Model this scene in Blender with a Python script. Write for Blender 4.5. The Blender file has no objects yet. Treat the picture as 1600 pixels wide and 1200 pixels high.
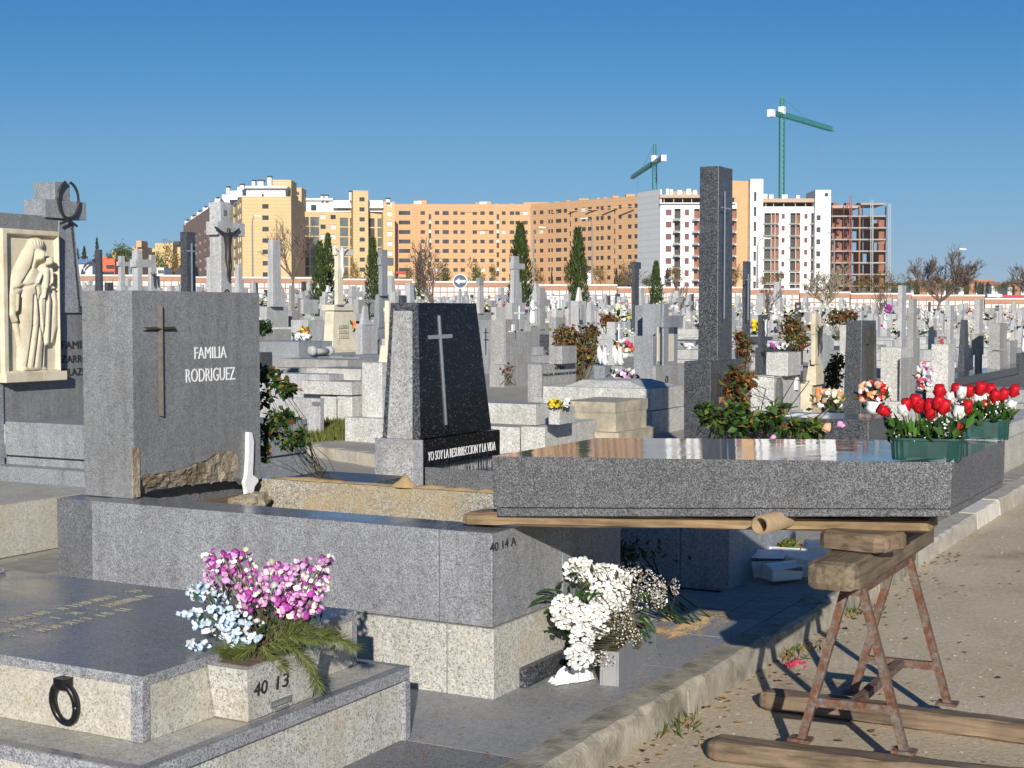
import bpy, math, random
from mathutils import Vector, Matrix, noise
random.seed(7)
R_ = math.radians
SC = bpy.context.scene
COL = SC.collection
# ------------------------------------------------------------------ camera
FPX, HOR = 2297.0, 490.0                       # focal length and horizon row, in pixels of a 1600 wide frame
PITCH = math.atan((600 - HOR) / FPX)
YAW = R_(28.6)
CAM = Vector((2.955, -5.258, 1.6))
FW = Vector((-math.sin(YAW), math.cos(YAW), 0)); RT = Vector((math.cos(YAW), math.sin(YAW), 0))
cam = bpy.data.cameras.new('camera'); camo = bpy.data.objects.new('camera', cam); COL.objects.link(camo)
cam.sensor_width = 36; cam.lens = FPX / 1600 * 36; cam.clip_start = 0.05; cam.clip_end = 9000
camo.location = CAM; camo.rotation_euler = (math.pi / 2 - PITCH, 0, YAW)
SC.camera = camo
# ------------------------------------------------------------------ sky, sun, exposure
EL = R_(19.0)
trav = (FW * 1.0 - RT * 0.018).normalized()
to_sun = Vector((-trav.x * math.cos(EL), -trav.y * math.cos(EL), math.sin(EL)))
wd = bpy.data.worlds.new('World'); SC.world = wd; wd.use_nodes = True
nt = wd.node_tree; nt.nodes.clear()
sky = nt.nodes.new('ShaderNodeTexSky'); sky.sky_type = 'NISHITA'; sky.sun_disc = False
sky.sun_elevation = EL; sky.sun_rotation = math.atan2(to_sun.x, to_sun.y)
sky.air_density = 0.7; sky.dust_density = 0.3; sky.ozone_density = 6.0; sky.altitude = 650
bg = nt.nodes.new('ShaderNodeBackground'); bg.inputs[1].default_value = 0.1
out = nt.nodes.new('ShaderNodeOutputWorld')
cv = nt.nodes.new('ShaderNodeRGBCurve'); cv.mapping.extend = 'EXTRAPOLATED'    # camera-like colour response of the blue sky
for ci, pts in enumerate((((.09, .018), (.205, .125), (.33, .215), (1, .75)), ((.22, .150), (.46, .350), (.66, .44), (1, .70)), ((.52, .43), (.90, .60), (1, .63)))):
    c_ = cv.mapping.curves[ci]; c_.points[-1].location = pts[-1]
    for q_ in pts[:-1]: c_.points.new(*q_)
cv.mapping.update()
def _scale(src, k):
    m_ = nt.nodes.new('ShaderNodeVectorMath'); m_.operation = 'SCALE'; m_.inputs['Scale'].default_value = k
    nt.links.new(src, m_.inputs[0]); return m_.outputs[0]
nt.links.new(_scale(sky.outputs[0], 0.1), cv.inputs['Color'])
nt.links.new(_scale(cv.outputs[0], 10.0), bg.inputs[0]); nt.links.new(bg.outputs[0], out.inputs[0])
sl = bpy.data.lights.new('sun', 'SUN'); sl.energy = 5.0; sl.angle = R_(0.55); sl.color = (1.0, 0.945, 0.86)
so = bpy.data.objects.new('sun', sl); COL.objects.link(so); so.location = (0, 0, 60)
so.rotation_euler = (-to_sun).to_track_quat('-Z', 'Y').to_euler()
SC.view_settings.view_transform = 'Standard'; SC.view_settings.look = 'None'
SC.view_settings.exposure = 0.14; SC.view_settings.gamma = 1.0; SC.view_settings.use_curve_mapping = False

# ------------------------------------------------------------------ where a picture point lies in the place
CP, SP = math.cos(PITCH), math.sin(PITCH)
def _xz(px, py):
    a = (px - 800) / FPX; b = -(py - 600) / FPX; k = CP + b * SP
    return a / k, (b * CP - SP) / k
def P(px, py, d):
    X, Z = _xz(px, py); q = CAM + FW * d + RT * (X * d)
    return Vector((q.x, q.y, CAM.z + Z * d))
def G(px, py, z=0.0):
    X, Z = _xz(px, py); return P(px, py, (z - CAM.z) / Z)
def PX(px, py, x):                             # on the plane of constant x
    X, Z = _xz(px, py); dx = FW.x + RT.x * X; return P(px, py, (x - CAM.x) / dx)
def PY(px, py, y):                             # on the plane of constant y
    X, Z = _xz(px, py); dy = FW.y + RT.y * X; return P(px, py, (y - CAM.y) / dy)
def lat(p):
    q = Vector(p) - CAM; return q.dot(RT), q.x * FW.x + q.y * FW.y
def rise(x, y):
    X = (x - CAM.x) * RT.x + (y - CAM.y) * RT.y; d = (x - CAM.x) * FW.x + (y - CAM.y) * FW.y
    if d < 12: return 0.0
    t = max(-0.45, min(0.45, X / max(d, 1)))
    r = min(1.0, (d - 12) / 153.0) * (1.9 - 4.17 * t)
    if d > 165: r += (d - 165) * 0.0185
    return r
def gz(x, y): return rise(x, y)
def cb(pl, pc, pr, yt, yb, d):                 # box on the grave grid: left edge, near corner, right edge, top, bottom, depth
    c = P(pc, (yt + yb) / 2, d); X0, d0 = lat(c)
    kl, kr = (pl - 800) / FPX, (pr - 800) / FPX
    s = (X0 - kl * d0) / (RT.x - FW.x * kl); t = (kr * d0 - X0) / (RT.y - FW.y * kr)
    return [c.x - max(s, .02), c.x, c.y, c.y + max(t, .02), P(pc, yb, d).z, P(pc, yt, d).z]

# ------------------------------------------------------------------ materials
MATS = {}
def _new(name):
    m = bpy.data.materials.new(name); m.use_nodes = True; n = m.node_tree
    b = n.nodes['Principled BSDF']; MATS[name] = m
    return m, n, b
def _N(n, t, **kw):
    x = n.nodes.new(t)
    for k, v in kw.items():
        if k.startswith('i_'): x.inputs[k[2:].replace('_', ' ')].default_value = v
        else: setattr(x, k, v)
    return x
def _ramp(n, stops, interp='LINEAR'):
    r = n.nodes.new('ShaderNodeValToRGB'); e = r.color_ramp; e.interpolation = interp
    while len(e.elements) < len(stops): e.elements.new(0.5)
    for k, (p, c) in enumerate(stops): e.elements[k].position = p; e.elements[k].color = (c[0], c[1], c[2], 1)
    return r
def _mix(n, a, b, fac, mode='MIX'):
    x = n.nodes.new('ShaderNodeMix'); x.data_type = 'RGBA'; x.blend_type = mode
    L = n.links
    for s, v in ((x.inputs[0], fac), (x.inputs[6], a), (x.inputs[7], b)):
        if isinstance(v, (int, float)): s.default_value = v
        elif isinstance(v, tuple): s.default_value = (v[0], v[1], v[2], 1)
        else: L.new(v, s)
    return x.outputs[2]
def _pos(n, obj=False):
    if obj: return n.nodes.new('ShaderNodeTexCoord').outputs['Object']
    return n.nodes.new('ShaderNodeNewGeometry').outputs['Position']
def granite(name, dark, mid, light, scale=150, rough=0.6, bump=0.25, stain=None, stain_amt=0.35, cut=(0.22, 0.62), spec=0.5, wave=0.0, streak=0.0):
    m, n, b = _new(name); L = n.links; pos = _pos(n)
    v = _N(n, 'ShaderNodeTexVoronoi', i_Scale=scale); L.new(pos, v.inputs['Vector'])
    sp = n.nodes.new('ShaderNodeSeparateColor'); L.new(v.outputs['Color'], sp.inputs[0])
    r = _ramp(n, [(0, dark), (cut[0], dark), (cut[0] + .10, mid), (cut[1], mid), (cut[1] + .14, light), (1, light)])
    L.new(sp.outputs[0], r.inputs[0])
    n1 = _N(n, 'ShaderNodeTexNoise', i_Scale=1.7, i_Detail=6.0, i_Roughness=0.65); L.new(pos, n1.inputs['Vector'])
    r1 = _ramp(n, [(0.3, (.78, .78, .78)), (0.7, (1.16, 1.16, 1.16))]); L.new(n1.outputs[0], r1.inputs[0])
    c = _mix(n, r.outputs[0], r1.outputs[0], 0.75, 'MULTIPLY')
    n3 = _N(n, 'ShaderNodeTexNoise', i_Scale=28.0, i_Detail=4.0); L.new(pos, n3.inputs['Vector'])
    r3 = _ramp(n, [(0.3, (.86, .86, .86)), (0.7, (1.12, 1.12, 1.12))]); L.new(n3.outputs[0], r3.inputs[0])
    c = _mix(n, c, r3.outputs[0], 0.8, 'MULTIPLY')
    v2 = _N(n, 'ShaderNodeTexVoronoi', i_Scale=scale * .47); L.new(pos, v2.inputs['Vector'])
    sp2 = n.nodes.new('ShaderNodeSeparateColor'); L.new(v2.outputs['Color'], sp2.inputs[0])
    r4 = _ramp(n, [(0, (.52, .52, .53)), (.13, (.55, .55, .56)), (.19, (1, 1, 1)), (.86, (1, 1, 1)), (.92, (1.22, 1.22, 1.2))]); L.new(sp2.outputs[1], r4.inputs[0])
    c = _mix(n, c, r4.outputs[0], .45, 'MULTIPLY')
    if streak:                                   # rain streaks and settled dirt running down the faces
        mp = n.nodes.new('ShaderNodeMapping'); mp.inputs['Scale'].default_value = (9, 9, .55); L.new(pos, mp.inputs[0])
        n5 = _N(n, 'ShaderNodeTexNoise', i_Scale=1.0, i_Detail=7.0, i_Roughness=0.7); L.new(mp.outputs[0], n5.inputs['Vector'])
        r5 = _ramp(n, [(.34, (.70, .69, .66)), (.52, (1, 1, 1)), (.72, (1.08, 1.08, 1.08))]); L.new(n5.outputs[0], r5.inputs[0]); c = _mix(n, c, r5.outputs[0], streak, 'MULTIPLY')
    if stain:
        n2 = _N(n, 'ShaderNodeTexNoise', i_Scale=3.1, i_Detail=8.0, i_Roughness=0.7); L.new(pos, n2.inputs['Vector'])
        r2 = _ramp(n, [(0.46, (0, 0, 0)), (0.68, (stain_amt,) * 3)]); L.new(n2.outputs[0], r2.inputs[0])
        c = _mix(n, c, stain, r2.outputs[0])
    L.new(c, b.inputs['Base Color'])
    b.inputs['Roughness'].default_value = rough; b.inputs['Specular IOR Level'].default_value = spec
    if rough < 0.3:
        rr = _ramp(n, [(0.35, (rough * .7,) * 3), (0.72, (rough * 1.9 + .03,) * 3)]); L.new(n1.outputs[0], rr.inputs[0])
        L.new(rr.outputs[0], b.inputs['Roughness'])
    if bump:
        bp = _N(n, 'ShaderNodeBump', i_Strength=bump, i_Distance=0.004); L.new(sp.outputs[1], bp.inputs['Height'])
        L.new(bp.outputs[0], b.inputs['Normal'])
    if wave:
        nw = _N(n, 'ShaderNodeTexNoise', i_Scale=7.0, i_Detail=1.0); L.new(pos, nw.inputs['Vector'])
        bp = _N(n, 'ShaderNodeBump', i_Strength=wave, i_Distance=0.01); L.new(nw.outputs[0], bp.inputs['Height'])
        L.new(bp.outputs[0], b.inputs['Normal'])
    return m
def plain(name, col, rough=0.6, metal=0.0, var=0.25, scale=12.0, bump=0.0, spec=0.5, obj=False, second=None, thr=(0.4, 0.62), bscale=None):
    m, n, b = _new(name); L = n.links; pos = _pos(n, obj)
    n1 = _N(n, 'ShaderNodeTexNoise', i_Scale=scale, i_Detail=6.0, i_Roughness=0.62); L.new(pos, n1.inputs['Vector'])
    r1 = _ramp(n, [(0.28, (1 - var,) * 3), (0.72, (1 + var,) * 3)]); L.new(n1.outputs[0], r1.inputs[0])
    base = (col[0], col[1], col[2])
    if second:
        n2 = _N(n, 'ShaderNodeTexNoise', i_Scale=scale * .37, i_Detail=7.0, i_Roughness=0.7); L.new(pos, n2.inputs['Vector'])
        r2 = _ramp(n, [(thr[0], (0, 0, 0)), (thr[1], (1, 1, 1))]); L.new(n2.outputs[0], r2.inputs[0])
        base = _mix(n, base, second, r2.outputs[0])
    c = _mix(n, base, r1.outputs[0], 1.0, 'MULTIPLY'); L.new(c, b.inputs['Base Color'])
    b.inputs['Roughness'].default_value = rough; b.inputs['Metallic'].default_value = metal
    b.inputs['Specular IOR Level'].default_value = spec
    if bump:
        n4 = _N(n, 'ShaderNodeTexNoise', i_Scale=bscale or scale * 4, i_Detail=5.0); L.new(pos, n4.inputs['Vector'])
        bp = _N(n, 'ShaderNodeBump', i_Strength=bump, i_Distance=0.01); L.new(n4.outputs[0], bp.inputs['Height'])
        L.new(bp.outputs[0], b.inputs['Normal'])
    return m
def leafm(name, col, rough=0.5, trans=0.25):
    m, n, b = _new(name); L = n.links
    ge = n.nodes.new('ShaderNodeNewGeometry')
    r1 = _ramp(n, [(0, (.6, .6, .6)), (1, (1.35, 1.35, 1.35))]); L.new(ge.outputs['Random Per Island'], r1.inputs[0])
    c = _mix(n, col, r1.outputs[0], 1.0, 'MULTIPLY'); L.new(c, b.inputs['Base Color'])
    b.inputs['Roughness'].default_value = rough; b.inputs['Specular IOR Level'].default_value = 0.3
    t = n.nodes.new('ShaderNodeBsdfTranslucent'); L.new(c, t.inputs[0])
    ms = n.nodes.new('ShaderNodeMixShader'); ms.inputs[0].default_value = trans
    L.new(b.outputs[0], ms.inputs[1]); L.new(t.outputs[0], ms.inputs[2])
    L.new(ms.outputs[0], n.nodes['Material Output'].inputs[0])
    return m
def woodm(name, col, dark, axis=0, rough=0.75):
    m, n, b = _new(name); L = n.links; pos = _pos(n, True)
    mp = n.nodes.new('ShaderNodeMapping'); sc = [46, 46, 46]; sc[axis] = 2.2; mp.inputs['Scale'].default_value = sc
    L.new(pos, mp.inputs[0])
    n1 = _N(n, 'ShaderNodeTexNoise', i_Scale=1.0, i_Detail=6.0, i_Roughness=0.65); L.new(mp.outputs[0], n1.inputs['Vector'])
    r = _ramp(n, [(0.32, dark), (0.52, col), (0.75, tuple(min(1, c * 1.35) for c in col))]); L.new(n1.outputs[0], r.inputs[0])
    n2 = _N(n, 'ShaderNodeTexNoise', i_Scale=6.0, i_Detail=5.0); L.new(pos, n2.inputs['Vector'])
    r2 = _ramp(n, [(0.35, (.66, .66, .66)), (0.7, (1.15, 1.15, 1.15))]); L.new(n2.outputs[0], r2.inputs[0])
    c = _mix(n, r.outputs[0], r2.outputs[0], 1.0, 'MULTIPLY'); L.new(c, b.inputs['Base Color'])
    b.inputs['Roughness'].default_value = rough
    bp = _N(n, 'ShaderNodeBump', i_Strength=0.35, i_Distance=0.006); L.new(n1.outputs[0], bp.inputs['Height']); L.new(bp.outputs[0], b.inputs['Normal'])
    return m
G_GREY = granite('grey_granite', (.14, .145, .158), (.235, .24, .252), (.35, .355, .37), 280, .62, .12, streak=.6)
G_DGREY = granite('mid_grey_granite', (.08, .085, .095), (.14, .145, .155), (.22, .225, .24), 260, .55, .15, stain=(.13, .12, .09), stain_amt=.3, streak=.6)
G_STONE = granite('headstone_granite', (.14, .145, .15), (.205, .21, .215), (.28, .285, .29), 290, .5, .08, stain=(.18, .16, .125), stain_amt=.3, streak=.8)
G_TOP = granite('polished_grey_granite', (.12, .126, .138), (.185, .193, .208), (.24, .25, .265), 260, .2, 0, spec=.45, wave=.03)
G_LIDTOP = granite('polished_lid_granite', (.07, .075, .085), (.12, .127, .14), (.18, .185, .195), 190, .04, 0, spec=.45, wave=.06)
G_LID = granite('lid_granite', (.045, .047, .05), (.115, .117, .12), (.25, .25, .255), 330, .55, .08, cut=(.28, .64))
G_ROUGH = granite('rough_beige_granite', (.24, .235, .21), (.49, .475, .43), (.58, .57, .52), 200, .85, .6, stain=(.44, .36, .24), stain_amt=.45, cut=(.12, .6), streak=.35)
G_BUFF = granite('buff_granite', (.29, .28, .245), (.48, .455, .385), (.55, .53, .46), 230, .8, .35, stain=(.42, .34, .21), stain_amt=.45, cut=(.10, .6))
G_EDGE = granite('grey_edge_granite', (.16, .16, .17), (.28, .285, .30), (.38, .385, .40), 230, .6, .25)
G_DARK = granite('dark_granite', (.022, .024, .028), (.065, .069, .077), (.15, .155, .165), 150, .4, .12, cut=(.36, .72))
G_DARKTOP = granite('polished_dark_granite', (.012, .013, .016), (.03, .033, .04), (.07, .072, .08), 180, .1, 0, wave=.03)
G_BLACK = granite('black_granite', (.009, .009, .010), (.014, .014, .015), (.17, .175, .18), 170, .24, 0, cut=(.82, .95), spec=.2)
G_PALE = granite('pale_granite', (.27, .27, .26), (.53, .52, .485), (.64, .63, .60), 130, .8, .3, cut=(.12, .6), stain=(.36, .34, .27), stain_amt=.5, streak=.6)
G_PALE2 = granite('pale_grey_granite', (.30, .305, .31), (.45, .455, .46), (.55, .555, .56), 140, .75, .2, stain=(.33, .31, .26), stain_amt=.5, streak=.8)
G_MIDP = granite('mid_pale_granite', (.22, .22, .218), (.35, .35, .34), (.44, .435, .43), 140, .8, .2, stain=(.25, .23, .19), stain_amt=.55, streak=.8)
G_BLUE = granite('bluish_granite', (.18, .19, .205), (.265, .285, .305), (.34, .36, .38), 200, .6, .12, streak=.7)
CREAM = plain('cream_limestone', (.63, .56, .41), .8, var=.16, scale=7, bump=.15, second=(.47, .40, .27), thr=(.48, .70))
CREAM2 = plain('pale_limestone', (.66, .61, .47), .8, var=.12, scale=4, second=(.50, .45, .33), thr=(.5, .75))
MARBLE = plain('white_marble', (.73, .73, .72), .5, var=.06)
OLDST = plain('weathered_stone', (.45, .40, .29), .9, var=.25, scale=7, second=(.26, .23, .18), thr=(.45, .7), bump=.3)
BRONZE = plain('bronze', (.075, .066, .05), .5, .45, var=.35, scale=20)
DKBRONZE = plain('dark_bronze', (.05, .048, .045), .55, .35, var=.3, scale=20)
IRON = plain('black_iron', (.012, .012, .013), .32, .3, var=.2)
STEEL = plain('steel', (.62, .63, .64), .3, .8, var=.08)
WHITE = plain('white_paint', (.80, .80, .79), .6, var=.04)
LETTER = plain('black_lettering', (.02, .02, .02), .6, var=.1)
GOLD = plain('gilt_letters', (.27, .255, .20), .6, .15, var=.4, scale=60)
RUST = plain('rusty_steel', (.15, .062, .030), .75, .15, var=.5, scale=55, bump=.4, second=(.16, .135, .115), thr=(.42, .60))
WOOD = woodm('sawn_timber', (.30, .205, .11), (.16, .10, .05), 0)
WOODY = woodm('old_timber', (.17, .128, .08), (.065, .048, .03), 1)
WOODX = woodm('weathered_plank', (.20, .142, .088), (.085, .058, .036), 0)
CARD = plain('cardboard', (.30, .22, .13), .9, var=.2, scale=30)
CONC = plain('kerb_concrete', (.36, .325, .25), .95, var=.3, scale=9, bump=.5, second=(.18, .165, .12), thr=(.47, .62), bscale=70)
CONC2 = plain('clean_concrete', (.45, .41, .33), .95, var=.2, scale=9, bump=.4, second=(.33, .30, .24), thr=(.5, .7), bscale=70)
WHITEK = plain('whitewashed_kerb', (.66, .62, .52), .9, var=.15, scale=8, second=(.45, .42, .34), thr=(.55, .7))
PAVE = granite('pavement_granite', (.22, .222, .225), (.30, .302, .30), (.36, .362, .36), 260, .55, .05, stain=(.36, .32, .25), stain_amt=.45)
PAVED = granite('dark_pavement_granite', (.10, .102, .11), (.18, .185, .195), (.24, .245, .25), 220, .5, .05)
PAVER = plain('paver_concrete', (.31, .285, .235), .9, var=.25, scale=8, bump=.2)
EARTH = plain('earth', (.16, .115, .07), 1, var=.4, scale=12, bump=.8)
SAND = plain('spilt_sand', (.45, .31, .15), 1, var=.25, scale=20, bump=.6, bscale=160)
ROUGHB = plain('broken_stone', (.33, .28, .20), .95, var=.35, scale=16, bump=1.0, second=(.20, .15, .09), thr=(.45, .6), bscale=60)
DIRTYK = granite('dirty_granite', (.18, .17, .14), (.33, .30, .24), (.46, .44, .39), 190, .85, .5, stain=(.40, .29, .14), stain_amt=.7)
PLASTER = plain('fresh_plaster', (.78, .78, .76), .7, var=.08, bump=.3, scale=30)
GREENP = plain('green_plastic', (.008, .05, .043), .32, var=.25, scale=16, second=(.02, .075, .07), thr=(.5, .7))
ZINC = plain('grey_planter_plastic', (.27, .27, .275), .5, var=.12)
SLATE = plain('dark_plate', (.16, .165, .17), .5, var=.1)
LG = leafm('leaf_green', (.055, .115, .022)); LD = leafm('leaf_dark_green', (.02, .05, .012)); LO = leafm('leaf_olive', (.13, .15, .03))
LR = leafm('leaf_red_brown', (.12, .035, .018)); LY = leafm('leaf_yellow', (.38, .26, .04)); LB = leafm('leaf_orange_brown', (.26, .105, .035))
FERN = leafm('fern_green', (.06, .16, .02)); PINE = leafm('pine_needle', (.10, .13, .03)); PINE2 = leafm('pine_needle_light', (.17, .19, .05))
CYP = leafm('cypress_green', (.035, .060, .015), trans=.1); CYP2 = leafm('cypress_light_green', (.062, .090, .022), trans=.1)
FRED = leafm('petal_red', (.56, .012, .022), .45, .15); FWHI = leafm('petal_white', (.82, .82, .78), .5, .12); FPIN = leafm('petal_pink', (.72, .36, .62), .5, .2)
FMAG = leafm('petal_magenta', (.42, .06, .34), .5, .2); FBLU = leafm('petal_pale_blue', (.62, .76, .90), .5, .2); FCRE = leafm('petal_cream', (.80, .76, .52), .5, .2)
FORA = leafm('petal_orange', (.80, .27, .09), .5, .2); FPEA = leafm('petal_peach', (.80, .46, .28), .5, .2); FYEL = leafm('petal_yellow', (.80, .60, .02), .5, .2)
FGYP = leafm('gypsophila', (.52, .48, .42), .7, .2); FROS = leafm('petal_rose', (.72, .08, .16), .5, .2)
BARK = plain('bark', (.14, .11, .085), .95, var=.3, scale=20); TWIG = plain('bare_twig', (.13, .095, .075), .95, var=.2)
TWIGG = plain('grey_twig', (.27, .23, .16), .95, var=.2); STEM = plain('rose_stem', (.10, .085, .04), .8, var=.3)
GLEAF = leafm('dry_leaf', (.30, .17, .07))

# ------------------------------------------------------------------ mesh building
OFF = {}
class MB:
    def __init__(s): s.v = []; s.f = []; s.m = []
    def add(s, vs, fs, m=0):
        o = len(s.v); s.v += [tuple(q) for q in vs]
        for f in fs: s.f.append(tuple(o + i for i in f)); s.m.append(m)
    def hexa(s, c, m=0, top=None):             # 4 bottom corners ccw from above, then 4 top corners
        s.add(c, [(3, 2, 1, 0), (0, 1, 5, 4), (1, 2, 6, 5), (2, 3, 7, 6), (3, 0, 4, 7)], m)
        s.add([c[4], c[5], c[6], c[7]], [(0, 1, 2, 3)], m if top is None else top)
    def box(s, x0, x1, y0, y1, z0, z1, m=0, top=None):
        s.hexa([(x0, y0, z0), (x1, y0, z0), (x1, y1, z0), (x0, y1, z0), (x0, y0, z1), (x1, y0, z1), (x1, y1, z1), (x0, y1, z1)], m, top)
    def frus(s, b, t, z0, z1, m=0, top=None):
        s.hexa([(b[0], b[2], z0), (b[1], b[2], z0), (b[1], b[3], z0), (b[0], b[3], z0), (t[0], t[2], z1), (t[1], t[2], z1), (t[1], t[3], z1), (t[0], t[3], z1)], m, top)
    def prism(s, poly, f0, f1, m=0, back=None): # poly of 2-tuples mapped by f0 / f1 to the two end faces
        n = len(poly); a = [f0(*q) for q in poly]; b = [f1(*q) for q in poly]
        s.add(a, [tuple(range(n))], m); s.add(b, [tuple(range(n - 1, -1, -1))], m)
        s.add(a + b, [(i, i + n, (i + 1) % n + n, (i + 1) % n) for i in range(n)], m if back is None else back)
    def tube(s, pts, rad, n=6, m=0, cap=True):
        pts = [Vector(p) for p in pts]; k = len(pts)
        if not isinstance(rad, (list, tuple)): rad = [rad] * k
        vs = []; up = Vector((0.31, 0.17, 0.93))
        for i, p in enumerate(pts):
            t = (pts[min(i + 1, k - 1)] - pts[max(i - 1, 0)])
            if t.length < 1e-9: t = Vector((0, 0, 1))
            t.normalize(); a = t.cross(up)
            if a.length < .05: a = t.cross(Vector((1, 0, 0)))
            a.normalize(); b = t.cross(a)
            for j in range(n):
                w = 2 * math.pi * j / n; vs.append(p + a * (math.cos(w) * rad[i]) + b * (math.sin(w) * rad[i]))
        fs = [(i * n + j, i * n + (j + 1) % n, (i + 1) * n + (j + 1) % n, (i + 1) * n + j) for i in range(k - 1) for j in range(n)]
        if cap: fs += [tuple(range(n - 1, -1, -1)), tuple((k - 1) * n + j for j in range(n))]
        s.add(vs, fs, m)
    def bar(s, p, q, w, h, m=0, up=(0, 0, 1)):  # rectangular bar from p to q
        p, q = Vector(p), Vector(q); t = (q - p).normalized(); u = Vector(up); a = t.cross(u)
        if a.length < .01: a = t.cross(Vector((1, 0, 0)))
        a.normalize(); b = a.cross(t); a = a * (w / 2); b = b * (h / 2)
        c = [p - a - b, p + a - b, q + a - b, q - a - b, p - a + b, p + a + b, q + a + b, q - a + b]
        s.hexa(c, m)
    def ring(s, c, ax, ay, rad, r, n=20, k=8, m=0, a0=0, a1=2 * math.pi):
        c, ax, ay = Vector(c), Vector(ax).normalized(), Vector(ay).normalized()
        s.tube([c + ax * (math.cos(a0 + (a1 - a0) * i / n) * rad[0]) + ay * (math.sin(a0 + (a1 - a0) * i / n) * rad[1]) for i in range(n + 1)], r, k, m)
    def lathe(s, c, prof, n=10, m=0, sx=1, sy=1):
        c = Vector(c); vs = []
        for r, z in prof:
            for j in range(n):
                w = 2 * math.pi * j / n; vs.append((c.x + math.cos(w) * r * sx, c.y + math.sin(w) * r * sy, c.z + z))
        k = len(prof); fs = [(i * n + j, i * n + (j + 1) % n, (i + 1) * n + (j + 1) % n, (i + 1) * n + j) for i in range(k - 1) for j in range(n)]
        fs += [tuple(range(n - 1, -1, -1)), tuple((k - 1) * n + j for j in range(n))]
        s.add(vs, fs, m)
    def leaf(s, p, d, nrm, l, w, m=0):          # folded leaf blade
        p, d = Vector(p), Vector(d).normalized(); a = d.cross(Vector(nrm))
        if a.length < .05: a = d.cross(Vector((.3, .8, .5)))
        a.normalize(); u = a.cross(d)
        s.add([p, p + d * (l * .5) + a * (w / 2) + u * (w * .18), p + d * l, p + d * (l * .5) - a * (w / 2) + u * (w * .18), p + d * (l * .52)],
              [(0, 1, 4), (1, 2, 4), (2, 3, 4), (3, 0, 4)], m)
    def blossom(s, p, nrm, r, m=0, n=6):        # little ruffled dome
        p, nrm = Vector(p), Vector(nrm).normalized(); a = nrm.orthogonal().normalized(); b = nrm.cross(a)
        vs = [p + nrm * r * .55]; ph = random.random() * 6
        for k, (rr, hh) in enumerate(((.62, .42), (1.0, -.08))):
            for j in range(n):
                w = 2 * math.pi * (j + .5 * k) / n + ph; q = rr * r * (1 + .18 * ((j * 2 + k) % 3 - 1))
                vs.append(p + a * (math.cos(w) * q) + b * (math.sin(w) * q) + nrm * (hh * r))
        fs = [(0, 1 + j, 1 + (j + 1) % n) for j in range(n)]
        fs += [(1 + j, 1 + n + j, 1 + (j + 1) % n) for j in range(n)] + [(1 + n + j, 1 + n + (j + 1) % n, 1 + (j + 1) % n) for j in range(n)]
        s.add(vs, fs, m)
    def blob(s, c, r, m=0, n=8, k=5, jit=.12, sq=(1, 1, 1)):
        c = Vector(c); vs = [c + Vector((0, 0, r * sq[2]))]
        for i in range(1, k):
            t = math.pi * i / k
            for j in range(n):
                w = 2 * math.pi * j / n; q = r * (1 + random.uniform(-jit, jit))
                vs.append(c + Vector((math.sin(t) * math.cos(w) * q * sq[0], math.sin(t) * math.sin(w) * q * sq[1], math.cos(t) * q * sq[2])))
        vs.append(c - Vector((0, 0, r * sq[2]))); z = len(vs) - 1
        fs = [(0, 1 + j, 1 + (j + 1) % n) for j in range(n)]
        fs += [(1 + i * n + j, 1 + (i + 1) * n + j, 1 + (i + 1) * n + (j + 1) % n, 1 + i * n + (j + 1) % n) for i in range(k - 2) for j in range(n)]
        fs += [(1 + (k - 2) * n + j, z, 1 + (k - 2) * n + (j + 1) % n) for j in range(n)]
        s.add(vs, fs, m)
    def data(s, name, mats, off=(0, 0, 0), smooth=False):
        me = bpy.data.meshes.new(name); ox, oy, oz = off
        me.from_pydata([(x - ox, y - oy, z - oz) for x, y, z in s.v], [], s.f)
        for m in (mats if isinstance(mats, (list, tuple)) else [mats]): me.materials.append(m)
        me.polygons.foreach_set('material_index', s.m)
        if smooth: me.polygons.foreach_set('use_smooth', [True] * len(s.f))
        me.update(); return me
    def center(s):
        xs, ys, zs = zip(*s.v); return Vector(((min(xs) + max(xs)) / 2, (min(ys) + max(ys)) / 2, min(zs)))
def tag(o, label, cat, group=None):
    o['label'] = label; o['category'] = cat
    if group: o['group'] = group
    return o
def thing(name, label, cat, loc=(0, 0, 0), group=None):
    o = bpy.data.objects.new(name, None); COL.objects.link(o); o.location = loc; o.empty_display_size = .1
    OFF[o] = Vector(loc); return tag(o, label, cat, group)
def part(name, mb, mats, parent, smooth=False, bevel=0, kind=None, label=None, seg=2):
    off = OFF[parent]; o = bpy.data.objects.new(name, mb.data(name, mats, off, smooth)); COL.objects.link(o)
    o.parent = parent; OFF[o] = off
    if bevel:
        b = o.modifiers.new('edge', 'BEVEL'); b.width = bevel; b.segments = seg; b.limit_method = 'ANGLE'
    if kind: o['kind'] = kind
    if label: o['label'] = label
    return o
def solo(name, mb, mats, label, cat, group=None, smooth=False, bevel=0, kind=None):
    off = mb.center(); o = bpy.data.objects.new(name, mb.data(name, mats, off, smooth)); COL.objects.link(o)
    o.location = off; OFF[o] = off
    if bevel:
        b = o.modifiers.new('edge', 'BEVEL'); b.width = bevel; b.segments = 2; b.limit_method = 'ANGLE'
    if kind: o['kind'] = kind
    return tag(o, label, cat, group) if label else o
def struct(name, mb, mats, smooth=False, kind='structure'):
    o = bpy.data.objects.new(name, mb.data(name, mats, (0, 0, 0), smooth)); COL.objects.link(o); o['kind'] = kind
    OFF[o] = Vector((0, 0, 0)); return o
def bx(*a, **k): b = MB(); b.box(*a, **k); return b
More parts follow.
